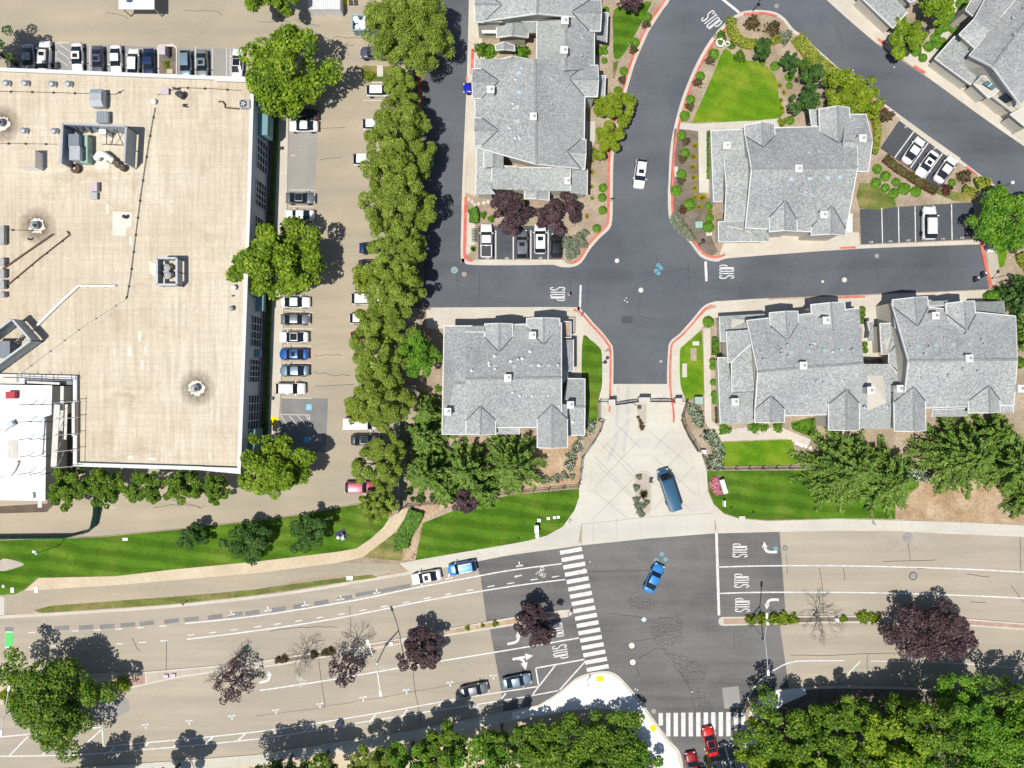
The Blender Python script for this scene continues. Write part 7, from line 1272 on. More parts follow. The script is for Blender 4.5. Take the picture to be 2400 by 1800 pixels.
row([(1844, 723, 0)][:0] + [(2022, 725, 8), (2022, 737, 8), (2022, 751, 8), (2028, 807, 7), (2029, 821, 7)], 'ball', 'leaf_oak', 'small shrub in the court between the eastern townhouses, {} from the top', gb)
bush(1661, 754, 13, 'ball', 'leaf_shrub', 'large ball shrub at the northwest corner of the eastern townhouse', gb); row([(1671, 846, 8), (1671, 859, 8), (1673, 896, 8), (1676, 924, 9), (1678, 939, 9)], 'ball', 'leaf_shrub', 'ball shrub along the eastern townhouse walk, {} from the top', gb)
row([(1700, 1006, 13), (1770, 1003, 13), (1792, 1003, 10), (1824, 1002, 12), (1868, 1000, 9), (1888, 1010, 8)], 'loose', 'leaf_shrub', 'leafy shrub under the eastern townhouse front, {} from the west', 'leafy shrubs below the eastern townhouse')
gr = 'white flowered rose bushes'
row([(1625, 960, 14), (1634, 975, 14), (1640, 990, 13), (1665, 1020, 14), (1677, 1035, 14), (1682, 1052, 14), (1686, 1068, 14), (1671, 1082, 15), (1684, 1092, 13)], 'loose', 'petal_white', 'white flowered bush along the curved eastern fence, {} from the gate', gr)
row([(1384, 1000, 14), (1363, 1022, 11), (1353, 1048, 12), (1342, 1068, 13), (1336, 1090, 13), (1322, 1116, 10), (1302, 1122, 10), (1280, 1124, 10), (1341, 1117, 7)], 'loose', 'petal_white', 'white flowered bush along the curved western fence, {} from the gate', gr)
row([(993, 928, 9), (993, 958, 9)], 'ball', 'leaf_bright', 'bright ball shrub west of the square townhouse, {} from the top', gb); bush(1028, 912, 9, 'loose', 'leaf_shrub', 'small bush at the side door of the square townhouse')
bush(1126, 113, 15, 'loose', 'leaf_oak', 'dark bush at the western end of the garden court'); bush(1148, 118, 17, 'loose', 'leaf_shrub', 'bright bush in the middle of the garden court'); bush(1221, 122, 19, 'loose', 'leaf_bright', 'vivid bush at the eastern end of the garden court')
row([(1420, 22, 8), (1407, 118, 10), (1419, 121, 7), (1417, 141, 7), (1418, 108, 6)], 'ball', 'leaf_shrub', 'small ball shrub beside the north townhouse porch, {} from the top', gb)
bush(1132, 503, 8, 'loose', 'leaf_bright', 'small green bush near stall 135'); bush(1151, 512, 8, 'loose', 'leaf_bright', 'second small green bush near stall 135'); bush(1109, 583, 10, 'spiky', 'leaf_bright', 'palm like tuft by the bike rack'); bush(1227, 472, 10, 'loose', 'leaf_bright', 'bright shrub between the two purple plums')
for x, y, r in ((1328, 565, 14), (1345, 575, 16), (1358, 558, 14), (1340, 592, 15), (1367, 570, 11), (1372, 545, 9)): bush(x, y, r, 'loose', 'leaf_grey', {1328: 'grey sage mound by stall 139', 1345: 'middle grey sage mound of the corner bed', 1358: 'upper grey sage mound of the corner bed', 1340: 'lowest grey sage mound of the corner bed', 1367: 'grey sage mound close to the red kerb', 1372: 'small grey sage mound high in the corner bed'}[x], 'grey sage mounds')
row([(1584, 510, 12), (1592, 524, 14), (1603, 537, 13), (1612, 548, 12), (1622, 556, 10)], 'loose', 'leaf_grey', 'grey sage mound along the kerb west of the lawn block house, {} from the top', 'grey sage mounds')
bush(1509, 1160, 15, 'spiky', 'leaf_brown', 'dark bronze spiky plant in the middle of the oval island', None, .13); row([(1492, 1143, 8), (1498, 1118, 7), (1492, 1172, 8), (1495, 1186, 8), (1508, 1186, 8), (1500, 1200, 8), (1516, 1178, 7), (1505, 1206, 7)], 'loose', 'leaf_grey', 'dry grassy tuft in the oval island, {} of the set', 'dry tufts of the entry islands', z=.13)
row([(1496, 978, 4), (1503, 992, 5), (1505, 1002, 6), (1500, 985, 4)], 'loose', 'leaf_brown', 'brownish tuft in the narrow gate island, {} of the set', 'dry tufts of the entry islands', z=.13)
row([(1762, 1455, 13), (1790, 1452, 14), (1815, 1452, 15), (1840, 1453, 15), (1862, 1453, 12), (1978, 1451, 9), (2025, 1448, 14), (2050, 1449, 13)], 'loose', 'leaf_olive', 'yellow green shrub in the east median, {} from the crossing', 'shrubs of the east median', z=.14)
row([(1095, 1473, 6), (1131, 1467, 5), (1161, 1463, 7), (60, 1592, 16), (30, 1590, 14), (283, 1605, 18), (10, 1632, 14), (22, 1645, 16), (45, 1646, 14)], 'loose', 'leaf_olive', 'scrubby bush in the west median, {} of the scatter', 'shrubs of the west median', z=.14)
row([(650, 1548, 8), (665, 1546, 9), (735, 1536, 9), (760, 1531, 8), (775, 1529, 10)], 'loose', 'leaf_brown', 'brown weedy bush in the west median, {} of its line', 'shrubs of the west median', z=.14)
row([(865, 178, 12), (930, 172, 13), (388, 150, 8)], 'loose', 'leaf_olive', 'weedy bush on a parking lot island, {} of three', None, z=.14)
row([(985, 1168, 11), (960, 1150, 9), (1013, 1168, 7), (966, 1170, 6), (1145, 1140, 6), (1060, 1168, 8)], 'loose', 'leaf_dark', 'low dark bush beneath the western cedars, {} of the scatter', 'low bushes under the cedars')
bush(2330, 693, 0.1 + 19, 'ball', 'leaf_shrub', 'big flat topped shrub at the east end of the concrete apron', gb, sx=1.05, sy=.7); bush(2392, 850, 14, 'ball', 'leaf_oak', 'dark ball shrub beside the tall block at the eastern edge', gb); bush(1761, 1690, 9, 'loose', 'leaf_gold', 'orange flowering bush at the shaded corner walk')
for x, y, r, lab in ((2150, 118, 12, 'ball shrub below the row, close to the road'), (2180, 107, 12, 'ball shrub fourth from the road beside the slanting walk'), (2195, 87, 12, 'ball shrub third up the slanting walk'), (2203, 70, 10, 'ball shrub second from the top of the slanting walk'), (2216, 58, 14, 'wide ball shrub beside the slanting house'), (2232, 38, 13, 'ball shrub at the top of the slanting walk'), (2258, 6, 14, 'bush at the top edge by the slanting house'), (2202, 105, 9, 'little ball against the slanting house'), (2210, 95, 9, 'second little ball against the slanting house'), (2165, 134, 10, 'ball shrub nearest'.replace('nearest', 'next to') + ' the red kerb stub'), (2236, 64, 11, 'loose bush by the slanting house eave')): bush(x, y, r, 'ball', 'leaf_shrub', lab, gb)
row([(2150, 1108, 20), (2170, 1112, 18), (2295, 1100, 16), (2312, 1104, 16), (2280, 1096, 14)], 'loose', 'petal_white', 'white blossomed bush at the foot of the eastern cedars, {} from the west', gr)
# ---- hedges
def hedge(path, wpx, hh, m, label, cat='hedge', dens=34, ls=.16, z=ZI, name='hedge'):
    P = smooth([v.to_2d() for v in pts(path)], 4); W_ = wpx * S; o = empty(name, (P[0].x, P[0].y, z), label, cat, 'hedges'); c0 = np.array([P[0].x, P[0].y, z]); Cs, Ns = [], []
    for a, b_ in zip(P, P[1:]):
        d = b_ - a; L = d.length; n = max(3, int(dens * L * (W_ + 2 * hh))); t = rng.uniform(-.05, 1.05, n); s_ = rng.uniform(-1, 1, n) * (W_ / 2 + hh * .7); nn = Vector((-d.y, d.x)).normalized(); top = np.abs(s_) < W_ / 2
        x = np.where(top, s_, np.sign(s_) * W_ / 2); zz = np.where(top, hh, hh - (np.abs(s_) - W_ / 2) * 1.2) + rng.normal(size=n) * .06
        Cs.append(np.stack([a.x + d.x * t + nn.x * x, a.y + d.y * t + nn.y * x, z + np.maximum(zz, .05)], 1)); Ns.append(np.stack([nn.x * np.where(top, 0, np.sign(s_)), nn.y * np.where(top, 0, np.sign(s_)), np.where(top, 1., .4)], 1))
    C = np.concatenate(Cs) - c0; N = unit(np.concatenate(Ns) + rng.normal(size=C.shape) * .45); s_ = ls * rng.uniform(.7, 1.3, len(C)); link('foliage', leafmesh('foliage', quads(C, N, rnd(len(C)), s_, s_ / 1.6)), M[m], o)
    b = MB(); n = len(P); Lf, Rt = [], []
    for i in range(n):
        d = (P[min(i + 1, n - 1)] - P[max(i - 1, 0)]).normalized(); nn = Vector((-d.y, d.x)) * W_ * .46; Lf.append(P[i] + nn); Rt.append(P[i] - nn)
    poly = [Vector((p.x - P[0].x, p.y - P[0].y, 0)) for p in Rt + Lf[::-1]]; b.slab(poly, 0, hh - .08); b.build('stems', 'leaf_dark', o); return o
hedge([(1714, 46), (1710, 62), (1716, 80), (1728, 96), (1748, 106), (1772, 106)], 22, .7, 'leaf_yellow', 'hook shaped yellow hedge inside the top of the loop'); hedge([(1864, 90), (1885, 118), (1915, 150), (1950, 178)], 30, .8, 'leaf_yellow', 'long yellow green hedge along the diagonal road'); hedge([(2046, 280), (2052, 310), (2050, 340), (2044, 362)], 15, .8, 'leaf_yellow', 'yellow green hedge beside the townhouse corner by the stalls'); hedge([(1803, 102), (1816, 98), (1826, 92)], 14, .7, 'leaf_yellow', 'short yellow hedge joining the grey green bush')
hedge([(2282, 434), (2296, 430), (2312, 438)], 26, .8, 'leaf_yellow', 'rounded yellow hedge at the diagonal road by the lamp'); hedge([(2252, 446), (2268, 448), (2282, 456)], 16, .6, 'leaf_yellow', 'low yellow hedge above stall 145'); hedge([(2070, 372), (2085, 384), (2102, 398), (2125, 412), (2145, 425), (2165, 437), (2190, 450)], 19, .6, 'leaf_red', 'long rusty red hedge below the slanting stalls')
hedge([(977, 1196), (968, 1220), (952, 1245), (942, 1270), (944, 1284)], 34, 1.1, 'leaf_shrub', 'long green hedge curving beside the tan path', dens=40); hedge([(1106, 492), (1112, 508), (1110, 524)], 20, 1.1, 'leaf_shrub', 'tall oval hedge at the corner near the bike rack', dens=40); hedge([(1675, 792), (1674, 832)], 15, .9, 'leaf_oak', 'clipped dark hedge under the eastern townhouse windows')
hedge([(1660, 312), (1660, 420)], 9, .9, 'leaf_oak', 'narrow clipped hedge under the lawn block house wall'); hedge([(1678, 955), (1680, 990)], 8, .8, 'leaf_brown', 'narrow brown hedge at the south end of the eastern walk'); hedge([(2388, 595), (2396, 612), (2410, 628)], 30, .9, 'leaf_yellow', 'rounded yellow hedge at the eastern edge'); hedge([(2385, 555), (2400, 560), (2415, 566)], 20, .9, 'leaf_yellow', 'yellow hedge under the rounded green tree at the edge')
hedge([(2360, 585), (2372, 580), (2382, 585)], 24, .4, 'leaf_brown', 'low brown mound between the edge hedges'); hedge([(1904, 981), (1904, 1015)], 7, .7, 'leaf_oak', 'narrow hedge beside the small garden lawn')
hedge([(640, 250), (648, 330), (640, 480), (637, 640), (632, 760), (628, 900), (622, 1020)], 9, .5, 'leaf_dark', 'dark low planting along the foot of the warehouse wall', 'hedge', 14)
# ------------------------------------------------------------------ fences, gate, lamps, signs and other street things
def loc(o, b): b.v = [(v[0] - o.location.x, v[1] - o.location.y, v[2] - o.location.z) for v in b.v]; return b
def put(o, b, name, m, sm=False): return loc(o, b).build(name, m, o, sm)
def fence(path, hh, label, solid=None, step=2.3, z=ZI, name='fence', m='dark_metal', cat='fence'):
    P = [p.to_2d() for p in pts(path)]; o = empty(name, (P[0].x, P[0].y, z), label, cat); rl, pk = MB(), MB()
    for a, b_ in zip(P, P[1:]):
        L = (b_ - a).length; d = (b_ - a) / L; k = max(1, round(L / step))
        if solid: pk.bar((a.x, a.y, z + hh / 2), (b_.x, b_.y, z + hh / 2), .08, hh)
        else:
            for zz in (.2, hh - .12): rl.bar((a.x, a.y, z + zz), (b_.x, b_.y, z + zz), .05, .05)
            for j in range(int(L / .16)): q = a + d * (j + .5) * .16; pk.bar((q.x, q.y, z + .08), (q.x, q.y, z + hh), .022)
        for j in range(k): q = a + (b_ - a) * j / k; put(o, MB().box((q.x, q.y, z + hh / 2 + .06), (.12, .12, hh + .12)), 'post', m)
    q = P[-1]; put(o, MB().box((q.x, q.y, z + hh / 2 + .06), (.12, .12, hh + .12)), 'post', m)
    if rl.v: put(o, rl, 'rail', m)
    put(o, pk, 'panel', solid or m); return o
fence([(1403, 941), (1402, 986), (1411, 990), (1405, 1010), (1389, 1037), (1364, 1072), (1357, 1130)], 1.7, 'curved black iron fence west of the entry drive'); fence([(1355, 1139), (1250, 1150), (1131, 1163), (1055, 1174), (950, 1186)], 1.6, 'black iron fence between cedars and the striped lawn')
fence([(1607, 941), (1597, 975), (1603, 1003), (1624, 1037), (1646, 1069), (1657, 1098)], 1.7, 'curved black iron fence east of the entry drive'); fence([(1658, 1098), (1880, 1096), (2100, 1088), (2420, 1082)], 1.6, 'long black iron fence across the large lawn and cedars')
fence([(975, -70), (969, 160), (965, 260), (956, 600), (946, 850), (941, 951), (937, 1197)], 2.0, 'grey solid boundary fence behind the willows', 'screen_metal', 2.6, .13)
fence([(234, 1160), (233, 1200), (226, 1232), (208, 1246), (165, 1257), (-60, 1259)], 1.8, 'temporary fence wrapped in dark green cloth on the access road', 'green_screen', 3.0, .02)
fence([(1403, 941), (1424, 942)], 1.7, 'short iron fence from lawn to the western gate pillar', None, 1.6); fence([(1590, 940), (1607, 941)], 1.7, 'short iron fence from the eastern gate pillar to the curve', None, 1.6)
fence([(1596, 985), (1612, 1022), (1634, 1058)], .5, 'low dark stone edging along the curved eastern fence', 'rust', 3, ZI, 'wall', 'rust', 'wall')
for x, y, lab in ((1430, 943, 'cream pillar at the west of the entry gate'), (1505, 938, 'wide cream pillar in the middle of the entry gate'), (1584, 940, 'cream pillar at the east of the entry gate')):
    w_ = 1.6 if 'wide' in lab else .9; p = at(x, y); o = empty('gate_pillar', (p.x, p.y, 0), lab, 'pillar', 'gate pillars'); MB().box((0, 0, 1.0), (w_, .8, 2.0)).build('shaft', 'stucco', o); MB().box((0, 0, 2.07), (w_ + .2, 1.0, .14)).build('cap', 'stone', o)
for (a, b_), lab in ((((1438, 949), (1494, 941)), 'black iron gate leaf on the western lane'), (((1516, 941), (1578, 941)), 'black iron gate leaf on the eastern lane')):
    A, B = at(*a, .1), at(*b_, .1); o = empty('entry_gate', A, lab, 'gate', 'entry gates'); f, pk = MB(), MB()
    for z in (.15, 1.5): f.bar(A + Vector((0, 0, z)), B + Vector((0, 0, z)), .1, .1)
    for q in (A, B): f.bar(q, q + Vector((0, 0, 1.7)), .12)
    n = 22
    for i in range(1, n): q = A + (B - A) * i / n; pk.bar(q + Vector((0, 0, .1)), q + Vector((0, 0, 1.55 + .35 * math.sin(math.pi * i / n))), .045)
    arc = [A + (B - A) * i / n + Vector((0, 0, 1.55 + .35 * math.sin(math.pi * i / n))) for i in range(n + 1)]; f.tube(arc, .05, 5); put(o, f, 'frame', 'dark_metal'); put(o, pk, 'pickets', 'dark_metal')
o = empty('gate_motor', at(1497, 955), 'small black gate motor on the gravel island', 'motor'); MB().box((0, 0, .4), (.5, .4, .8)).build('casing', 'dark_metal', o); MB().bar((-.2, .1, .6), (-1.4, .7, .7), .08).build('arm', 'grey_metal', o)
o = empty('call_box', at(1522, 1126), 'dark intercom post at the top of the oval island', 'intercom'); MB().box((0, 0, .6), (.12, .12, 1.2)).build('post', 'dark_metal', o); MB().box((0, 0, 1.3), (.5, .35, .5)).build('box', 'dark_metal', o)
# street lamps
def lamp2(base, joint, e1, e2, label, zj=8.0):
    p = at(*base); o = empty('street_lamp', (p.x, p.y, .14), label, 'street lamp', 'double armed boulevard lamps'); put(o, MB().lathe((p.x, p.y, .14), [(.3, 0), (.3, .3), (.13, .4), (.09, zj)], 10), 'pole', 'galvanised'); J = Vector((p.x, p.y, zj))
    for e in (e1, e2):
        E = at(*e, 8.5); d = (E - J); put(o, MB().tube(smooth([J, J + d * .35 + Vector((0, 0, .2)), E], 4), .07, 6), 'arm', 'galvanised'); d.z = 0; d.normalize(); hb = MB().bar(E - d * .1, E + d * .75, .34, .18); put(o, hb, 'lamp_head', 'white_plastic')
lamp2((905, 1510), 0, (864, 1510), (891, 1620), 'tall double armed lamp in the west median by the purple plum'); lamp2((1751, 1454), 0, (1797, 1448), (1800, 1572), 'tall double armed lamp on the east median nose'); lamp2((95, 1620), 0, (20, 1618), (4, 1712), 'tall double armed lamp behind the big ragged median tree')
def lamp1(x, y, hh, label, head='white_plastic', arm=None, r=.05):
    p = at(x, y); o = empty('lamp_post', (p.x, p.y, ZI), label, 'lamp post', 'small lamp posts'); MB().lathe((0, 0, 0), [(.12, 0), (.12, .25), (r, .3), (r, hh)], 8).build('pole', 'dark_metal', o); MB().lathe((0, 0, hh), [(.08, 0), (.26, .12), (.3, .3), (.22, .42), (.05, .5)], 12).build('lamp_head', head, o, True); return o
o = lamp1(139, 1278, 5.2, 'lamp post on the long lawn below the green wrapped fence', 'galvanised'); MB().bar((0, 0, 5.2), (-.7, .3, 5.3), .3, .14).build('arm', 'galvanised', o)
lamp1(2323, 653, 3.7, 'round headed lamp post at the east end of the road', 'dark_metal'); lamp1(2323, 448, 4.6, 'lamp post with white head between the yellow hedges'); lamp1(1637, 575, 2.6, 'short lamp post at the kerb below the grey bark bed', 'dark_metal'); lamp1(1764, 26, 3.4, 'slim lamp post with banner at the top of the loop', 'dark_metal'); lamp1(1640, 1022, 2.8, 'dark lamp post behind the curved eastern fence', 'dark_metal'); lamp1(1413, 850, 2.6, 'slim lamp post on the walk west of the gate road', 'dark_metal')
def sign(x, y, hh, label, pl, ang=0, sz=(.6, .6), shape='box', z=ZI, name='road_sign'):
    p = at(x, y); o = empty(name, (p.x, p.y, z), label, 'sign', None, R(ang)); MB().box((0, 0, hh / 2), (.07, .07, hh)).build('post', 'grey_metal', o); b = MB()
    if shape == 'oct': b.add([(.06, sz[0] / 2 * math.cos(a), hh - .3 + sz[0] / 2 * math.sin(a)) for a in np.linspace(.39, 6.67, 8, endpoint=False)] + [(.09, sz[0] / 2 * math.cos(a), hh - .3 + sz[0] / 2 * math.sin(a)) for a in np.linspace(.39, 6.67, 8, endpoint=False)], [tuple(reversed(range(8))), tuple(range(8, 16))] + [(i, (i + 1) % 8, 8 + (i + 1) % 8, 8 + i) for i in range(8)])
    else: b.box((.06, 0, hh - sz[1] / 2), (.04, sz[0], sz[1]))
    b.build('plate', pl, o); return o
sign(1331, 1437, 2.3, 'sign post on the nose of the west median', 'red_steel', 0, (.75, .75), 'oct', .14); sign(1376, 1592, 2.3, 'stop sign post on the bright corner walk', 'red_steel', 180, (.75, .75), 'oct'); sign(1360, 741, 2.2, 'stop sign post at the corner of the square townhouse walk', 'red_steel', 180, (.7, .7), 'oct'); sign(1430, 473, 2.0, 'dark sign post at the kerb near the clipped shrubs', 'dark_metal', 90, (.5, .6))
o = sign(1143, 1697, 2.9, 'street sign post with two crossed plates on the southern sidewalk', 'dark_metal', 30, (1.0, .25), 'box', ZI, 'street_sign'); MB().box((.0, .06, 2.95), (.9, .04, .22)).build('plate', 'dark_metal', o)
for x, y, lab in ((1333, 1222, 'little dark sign at the edge of the striped lawn by the drive'), (1212, 1264, 'little dark sign on the striped lawn edge by the zebra'), (1710, 1192, 'little dark sign on the large lawn near the flower bed'), (1761, 1203, 'little dark sign on the large lawn edge, further east'), (2034, 1206, 'little dark sign on the large lawn near the dry ground'), (2042, 1226, 'small dark post on the northern boulevard sidewalk'), (968, 1303, 'thin dark post at the mulch path by the boulevard'), (435, 1412, 'small dark post in the dry verge')):
    sign(x, y, 1.1, lab, 'dark_metal', 45, (.45, .3), 'box', ZI, 'yard_sign')
sign(253, 1745, 2.0, 'slim post in the white hatched box corner', 'grey_metal', 40, (.2, .6), 'box', ZM, 'marker_post')
def prop(name, x, y, d, m, label, cat, lid=None, rz=0, z=ZI, lh=.08, over=.06, group=None):
    p = at(x, y); o = empty(name, (p.x, p.y, z), label, cat, group, R(rz)); MB().box((0, 0, (d[2] - lh) / 2), (d[0], d[1], d[2] - lh)).build('casing', m, o); MB().box((0, 0, d[2] - lh / 2), (d[0] + over, d[1] + over, lh)).build('lid', lid or m, o); return o
prop('transformer', 1634, 530, (1.1, 1.0, 1.0), 'green_box', 'pale green transformer in the grey bark bed', 'transformer', 'leaf_grey' and 'green_box', 3); prop('transformer', 1633, 938, (1.2, 1.1, 1.2), 'green_box', 'green transformer box beside the gate and lawn wedge', 'transformer'); prop('transformer', 2185 - 1293, 169, (.95, 1.7, .25), 'stone', 'pale concrete lid on the willow island', 'slab')
prop('utility_cabinet', 392, 128, (.9, 1.5, 1.6), 'grey_metal', 'grey utility cabinet standing on the island among the bays', 'cabinet', 'mauve_metal'); prop('valve_box', 400, 169, (.9, .6, .2), 'path_tan', 'small tan box on the island among the bays', 'box')
prop('mail_cabinet', 2315, 578, (1.0, 1.0, 1.5), 'grey_metal', 'grey mail cabinet on its pale pad at the east end', 'mailbox', 'galvanised', 10); MB().box((at(2325, 575).x, at(2325, 575).y, .55), (.12, .8, .8)).build('pad_post', 'dark_metal', None); tag(bpy.data.objects['pad_post'], 'dark bracket standing on the pale mail pad', 'post')
for x, y, lab in ((2282, 656, 'dark wheeled bin on the east arm, outer one'), (2299, 645, 'dark wheeled bin by the eastern red kerb')):
    p = at(x, y); o = empty('wheeled_bin', (p.x, p.y, ZR), lab, 'bin', 'wheeled bins', .3); MB().add([(sx * (.26 if i else .22), sy * (.33 if i else .27), z) for i, z in enumerate((.08, .95)) for sx, sy in ((-1, -1), (1, -1), (1, 1), (-1, 1))], [(3, 2, 1, 0), (4, 5, 6, 7), (0, 1, 5, 4), (1, 2, 6, 5), (2, 3, 7, 6), (3, 0, 4, 7)]).build('bin_body', 'bin_dark', o); MB().box((0, .03, .99), (.58, .72, .08)).build('lid', 'bin_dark', o); MB().tube([(-.22, -.3, .12), (.22, -.3, .12)], .12, 10).build('wheel', 'tyre', o); MB().box((.2, .15, 1.04), (.22, .26, .02)).build('sticker', 'white_plastic', o)
for x, y, d, lab in ((1257, 1237, (.6, 1.2, 1.3), 'tall white utility box on the striped lawn'), (1259, 1255, (.5, .6, .3), 'low pale box beneath the tall white one'), (1263, 1218, (.5, .5, .5), 'small white box above the tall one'), (1285, 1214, (.45, .4, .3), 'first of three little boxes on the striped lawn'), (1299, 1212, (.4, .4, .3), 'middle little box on the striped lawn'), (1308, 1211, (.4, .4, .3), 'last little box on the striped lawn by the drive'), (391, 1583, (.7, .5, .3), 'pinkish valve box in the west median, western one'), (408, 1581, (.7, .5, .3), 'pinkish valve box in the west median, eastern one'), (1957, 1450, (.5, .5, .7), 'small white box in the east median'), (32, 1382, (.5, .8, .2), 'pale lid at the lawn tip by the western ramp'), (87, 1381, (.6, .9, .12), 'white lid on the foot path'), (1797, 1455, (.3, .9, .5), 'white box on the east median nose'), (1738, 1214, (.9, .7, .3), 'concrete box at the edge of the large lawn'), (1694, 1178, (.25, .9, 1.0), 'slim white pedestal below the flower bed sign'), (918, 1506, (.4, .4, .3), 'pale lamp foot box in the west median'), (1645, 1058, (.8, .6, .9), 'white box behind the curved eastern fence'), (1630, 805, (1.0, .6, .1), 'pale slab at the top of the lawn wedge'), (661, 349, (.5, .4, .4), 'dark box on the warehouse walk, upper'), (639, 934, (.5, .4, .4), 'dark box on the warehouse walk, lower'), (820, 1354, (.9, .6, .1), 'pale lid in the thin dry verge'), (1584, 403, (.5, 1.6, .1), 'narrow white slab beside the round lawn kerb'), (1661, 548, (.9, .7, .15), 'white flat stone below the ball shrubs')):
    prop('utility_box', x, y, d, 'dark_metal' if 'dark' in lab else 'stone' if ('slab' in lab or 'concrete' in lab or 'stone' in lab) else 'mauve_metal' if 'pink' in lab else 'white_plastic', lab, 'utility box')
prop('bench_slab', 1603, 868, (.7, 2.2, .35), 'pale_concrete', 'long pale slab at the west side of the lawn wedge', 'bench'); prop('soil_patch', 1625, 831, (.9, 2.0, .05), 'wood', 'brown bare rectangle in the lawn wedge', 'bed', lh=.02)
for x, y, lab in ((292, 1263, 'western pale disc'), (298, 1263, 'eastern pale disc'), (10, 1373, 'white dome by the western ramp')): p = at(x, y); o = empty('lid', (p.x, p.y, ZI), lab + (' set in the long lawn' if 'disc' in lab else ''), 'lid'); MB().lathe((0, 0, 0), [(.28, .02), (.28, .1), (.15, .2 if 'dome' in lab else .12)], 14).build('cover', 'white_plastic', o, True)
o = empty('bike_rack', at(1112, 553, ZI), 'black comb shaped bike rack on a pale slab', 'bike rack'); b = MB()
for i in range(9): b.tube([(-.4, -1 + .25 * i, 0), (-.4, -1 + .25 * i, .7), (.4, -1 + .25 * i, .7), (.4, -1 + .25 * i, 0)], .04, 5)
b.bar((-.05, -1.1, .72), (-.05, 1.1, .72), .08); b.build('rack', 'dark_metal', o)
for x, y, r, lab in ((1685.5, 104, .75, 'large white ringed planter at the lawn tip'), (1702, 107, .42, 'small white bowl beside the ringed planter')):
    p = at(x, y); o = empty('planter', (p.x, p.y, ZI), lab, 'planter'); MB().lathe((0, 0, 0), [(r * .6, 0), (r, .5), (r, .62), (r * .72, .62), (r * .7, .5)], 20).build('bowl', 'white_plastic', o, True); k = link('plant', BM['loose'][0], M['leaf_bright'], o, (0, 0, .45)); k.scale = (r * .6,) * 3
# stepping stones
for L, m_, lab, nm in ([(1098, 468), (1106, 474), (1112, 480), (1122, 478), (1134, 476), (1144, 474)], 'stone', 'pale flagstone in the garden corner by the bike rack, {} of its arc', 'stepping_stone'), ([(1865, 1039), (1872, 1041), (1879, 1044), (1887, 1046), (1898, 1049)], 'white_plastic', 'white stepping pad beside the square lawn, {} from the lawn', 'stepping_stone'), ([(1729, 1006), (1737, 1005), (1745, 1004)], 'mauve_metal', 'pink edged pad under the eastern townhouse front, {} from the west', 'stepping_stone'), ([(1414, 128), (1420, 128)], 'white_plastic', 'white pad by the north townhouse porch, {} of two', 'stepping_stone'):
    for i, (x, y) in enumerate(L):
        p = at(x, y); a = random.uniform(0, 6.28); q = [(p.x + .3 * k * math.cos(a + t), p.y + .3 * k * math.sin(a + t)) for t, k in ((j * 1.047, random.uniform(.8, 1.2)) for j in range(6))]; tag(MB().slab([Vector((*v, 0)) for v in q], ZI, ZI + .06).build(nm, m_), lab.format(ORD[i]), 'stepping stone', 'stepping stones')
# monument sign and its flower bed
o = empty('monument_sign', at(1690, 1137, ZI), 'cream monument sign wall behind red and white flowers', 'sign', None, 0); a, c = at(1686, 1122), at(1696, 1154); a.z = c.z = 0; d_ = c - a; put(o, MB().bar(a + Vector((0, 0, ZI + .6)), c + Vector((0, 0, ZI + .6)), .55, 1.2), 'wall', 'stucco'); put(o, MB().bar(a + Vector((0, 0, ZI + 1.24)), c + Vector((0, 0, ZI + 1.24)), .75, .12), 'cap', 'trim')
sheet('flower_bed', [(1668, 1130), (1674, 1118), (1684, 1113), (1692, 1120), (1699, 1140), (1698, 1156), (1688, 1160), (1675, 1154), (1669, 1143)], 'bark', ZL + .01, 'oval soil bed of the monument sign', 'planting bed', sm=3)
row([(1676, 1125, 8), (1673, 1134, 9), (1680, 1133, 8), (1675, 1143, 8), (1682, 1142, 8), (1679, 1151, 9), (1687, 1153, 8)], 'loose', 'petal_pink', 'red and white flower clump at the monument sign, {} from the top', 'flowers at the monument sign', name='flower_clump', cat='flowers')
# service yard at the top of the lot
o = empty('open_dumpster', at(857, 57, 0), 'open steel blue dumpster heaped with white bags', 'dumpster'); A, B = at(826, 36, 2.0), at(892, 69, 2.0); cx, cy, dx, dy = (A.x + B.x) / 2, (A.y + B.y) / 2, B.x - A.x, A.y - B.y
b = MB(); rb = MB()
for sx, sy, wx, wy in ((0, 1, dx, .1), (0, -1, dx, .1), (1, 0, .1, dy - .12), (-1, 0, .1, dy - .12)): b.box((cx + sx * dx / 2, cy + sy * dy / 2, 1.05), (wx, wy, 1.9))
b.box((cx, cy, .2), (dx - .12, dy - .12, .2)); put(o, b, 'tub', 'dumpster_blue')
for i in range(6): rb.box((cx - dx / 2 + dx * (i + .5) / 6, cy - dy / 2 - .08, 1.0), (.14, .12, 1.8))
rb.box((cx, cy - dy / 2 - .09, 2.0), (dx + .2, .16, .12)); rb.box((cx, cy + dy / 2 + .09, 2.0), (dx + .2, .16, .12)); put(o, rb, 'rib', 'galvanised')
for i in range(16):
    x, y = cx + random.uniform(-.44, .44) * dx, cy + random.uniform(-.4, .4) * dy
    if i % 5 == 4: t = MB().box((0, 0, 0), (.8, .6, .25), random.uniform(0, 3)).build('cardboard_sheet', 'cardboard', None, False, (x, y, 1.75)); tag(t, 'flattened brown cardboard on the bags in the dumpster', 'cardboard', 'cardboard in the dumpster')
    else:
        t = MB().ball((0, 0, 0), random.uniform(.35, .6), .7, 9); t.v = [(v[0] * random.uniform(.85, 1.15), v[1] * random.uniform(.85, 1.15), v[2]) for v in t.v]; t = t.build('rubbish_bag', 'bag_white', None, True, (x, y, 1.45 + random.uniform(0, .25))); tag(t, 'white rubbish bag heaped in the steel blue dumpster', 'bag', 'rubbish bags in the dumpster')
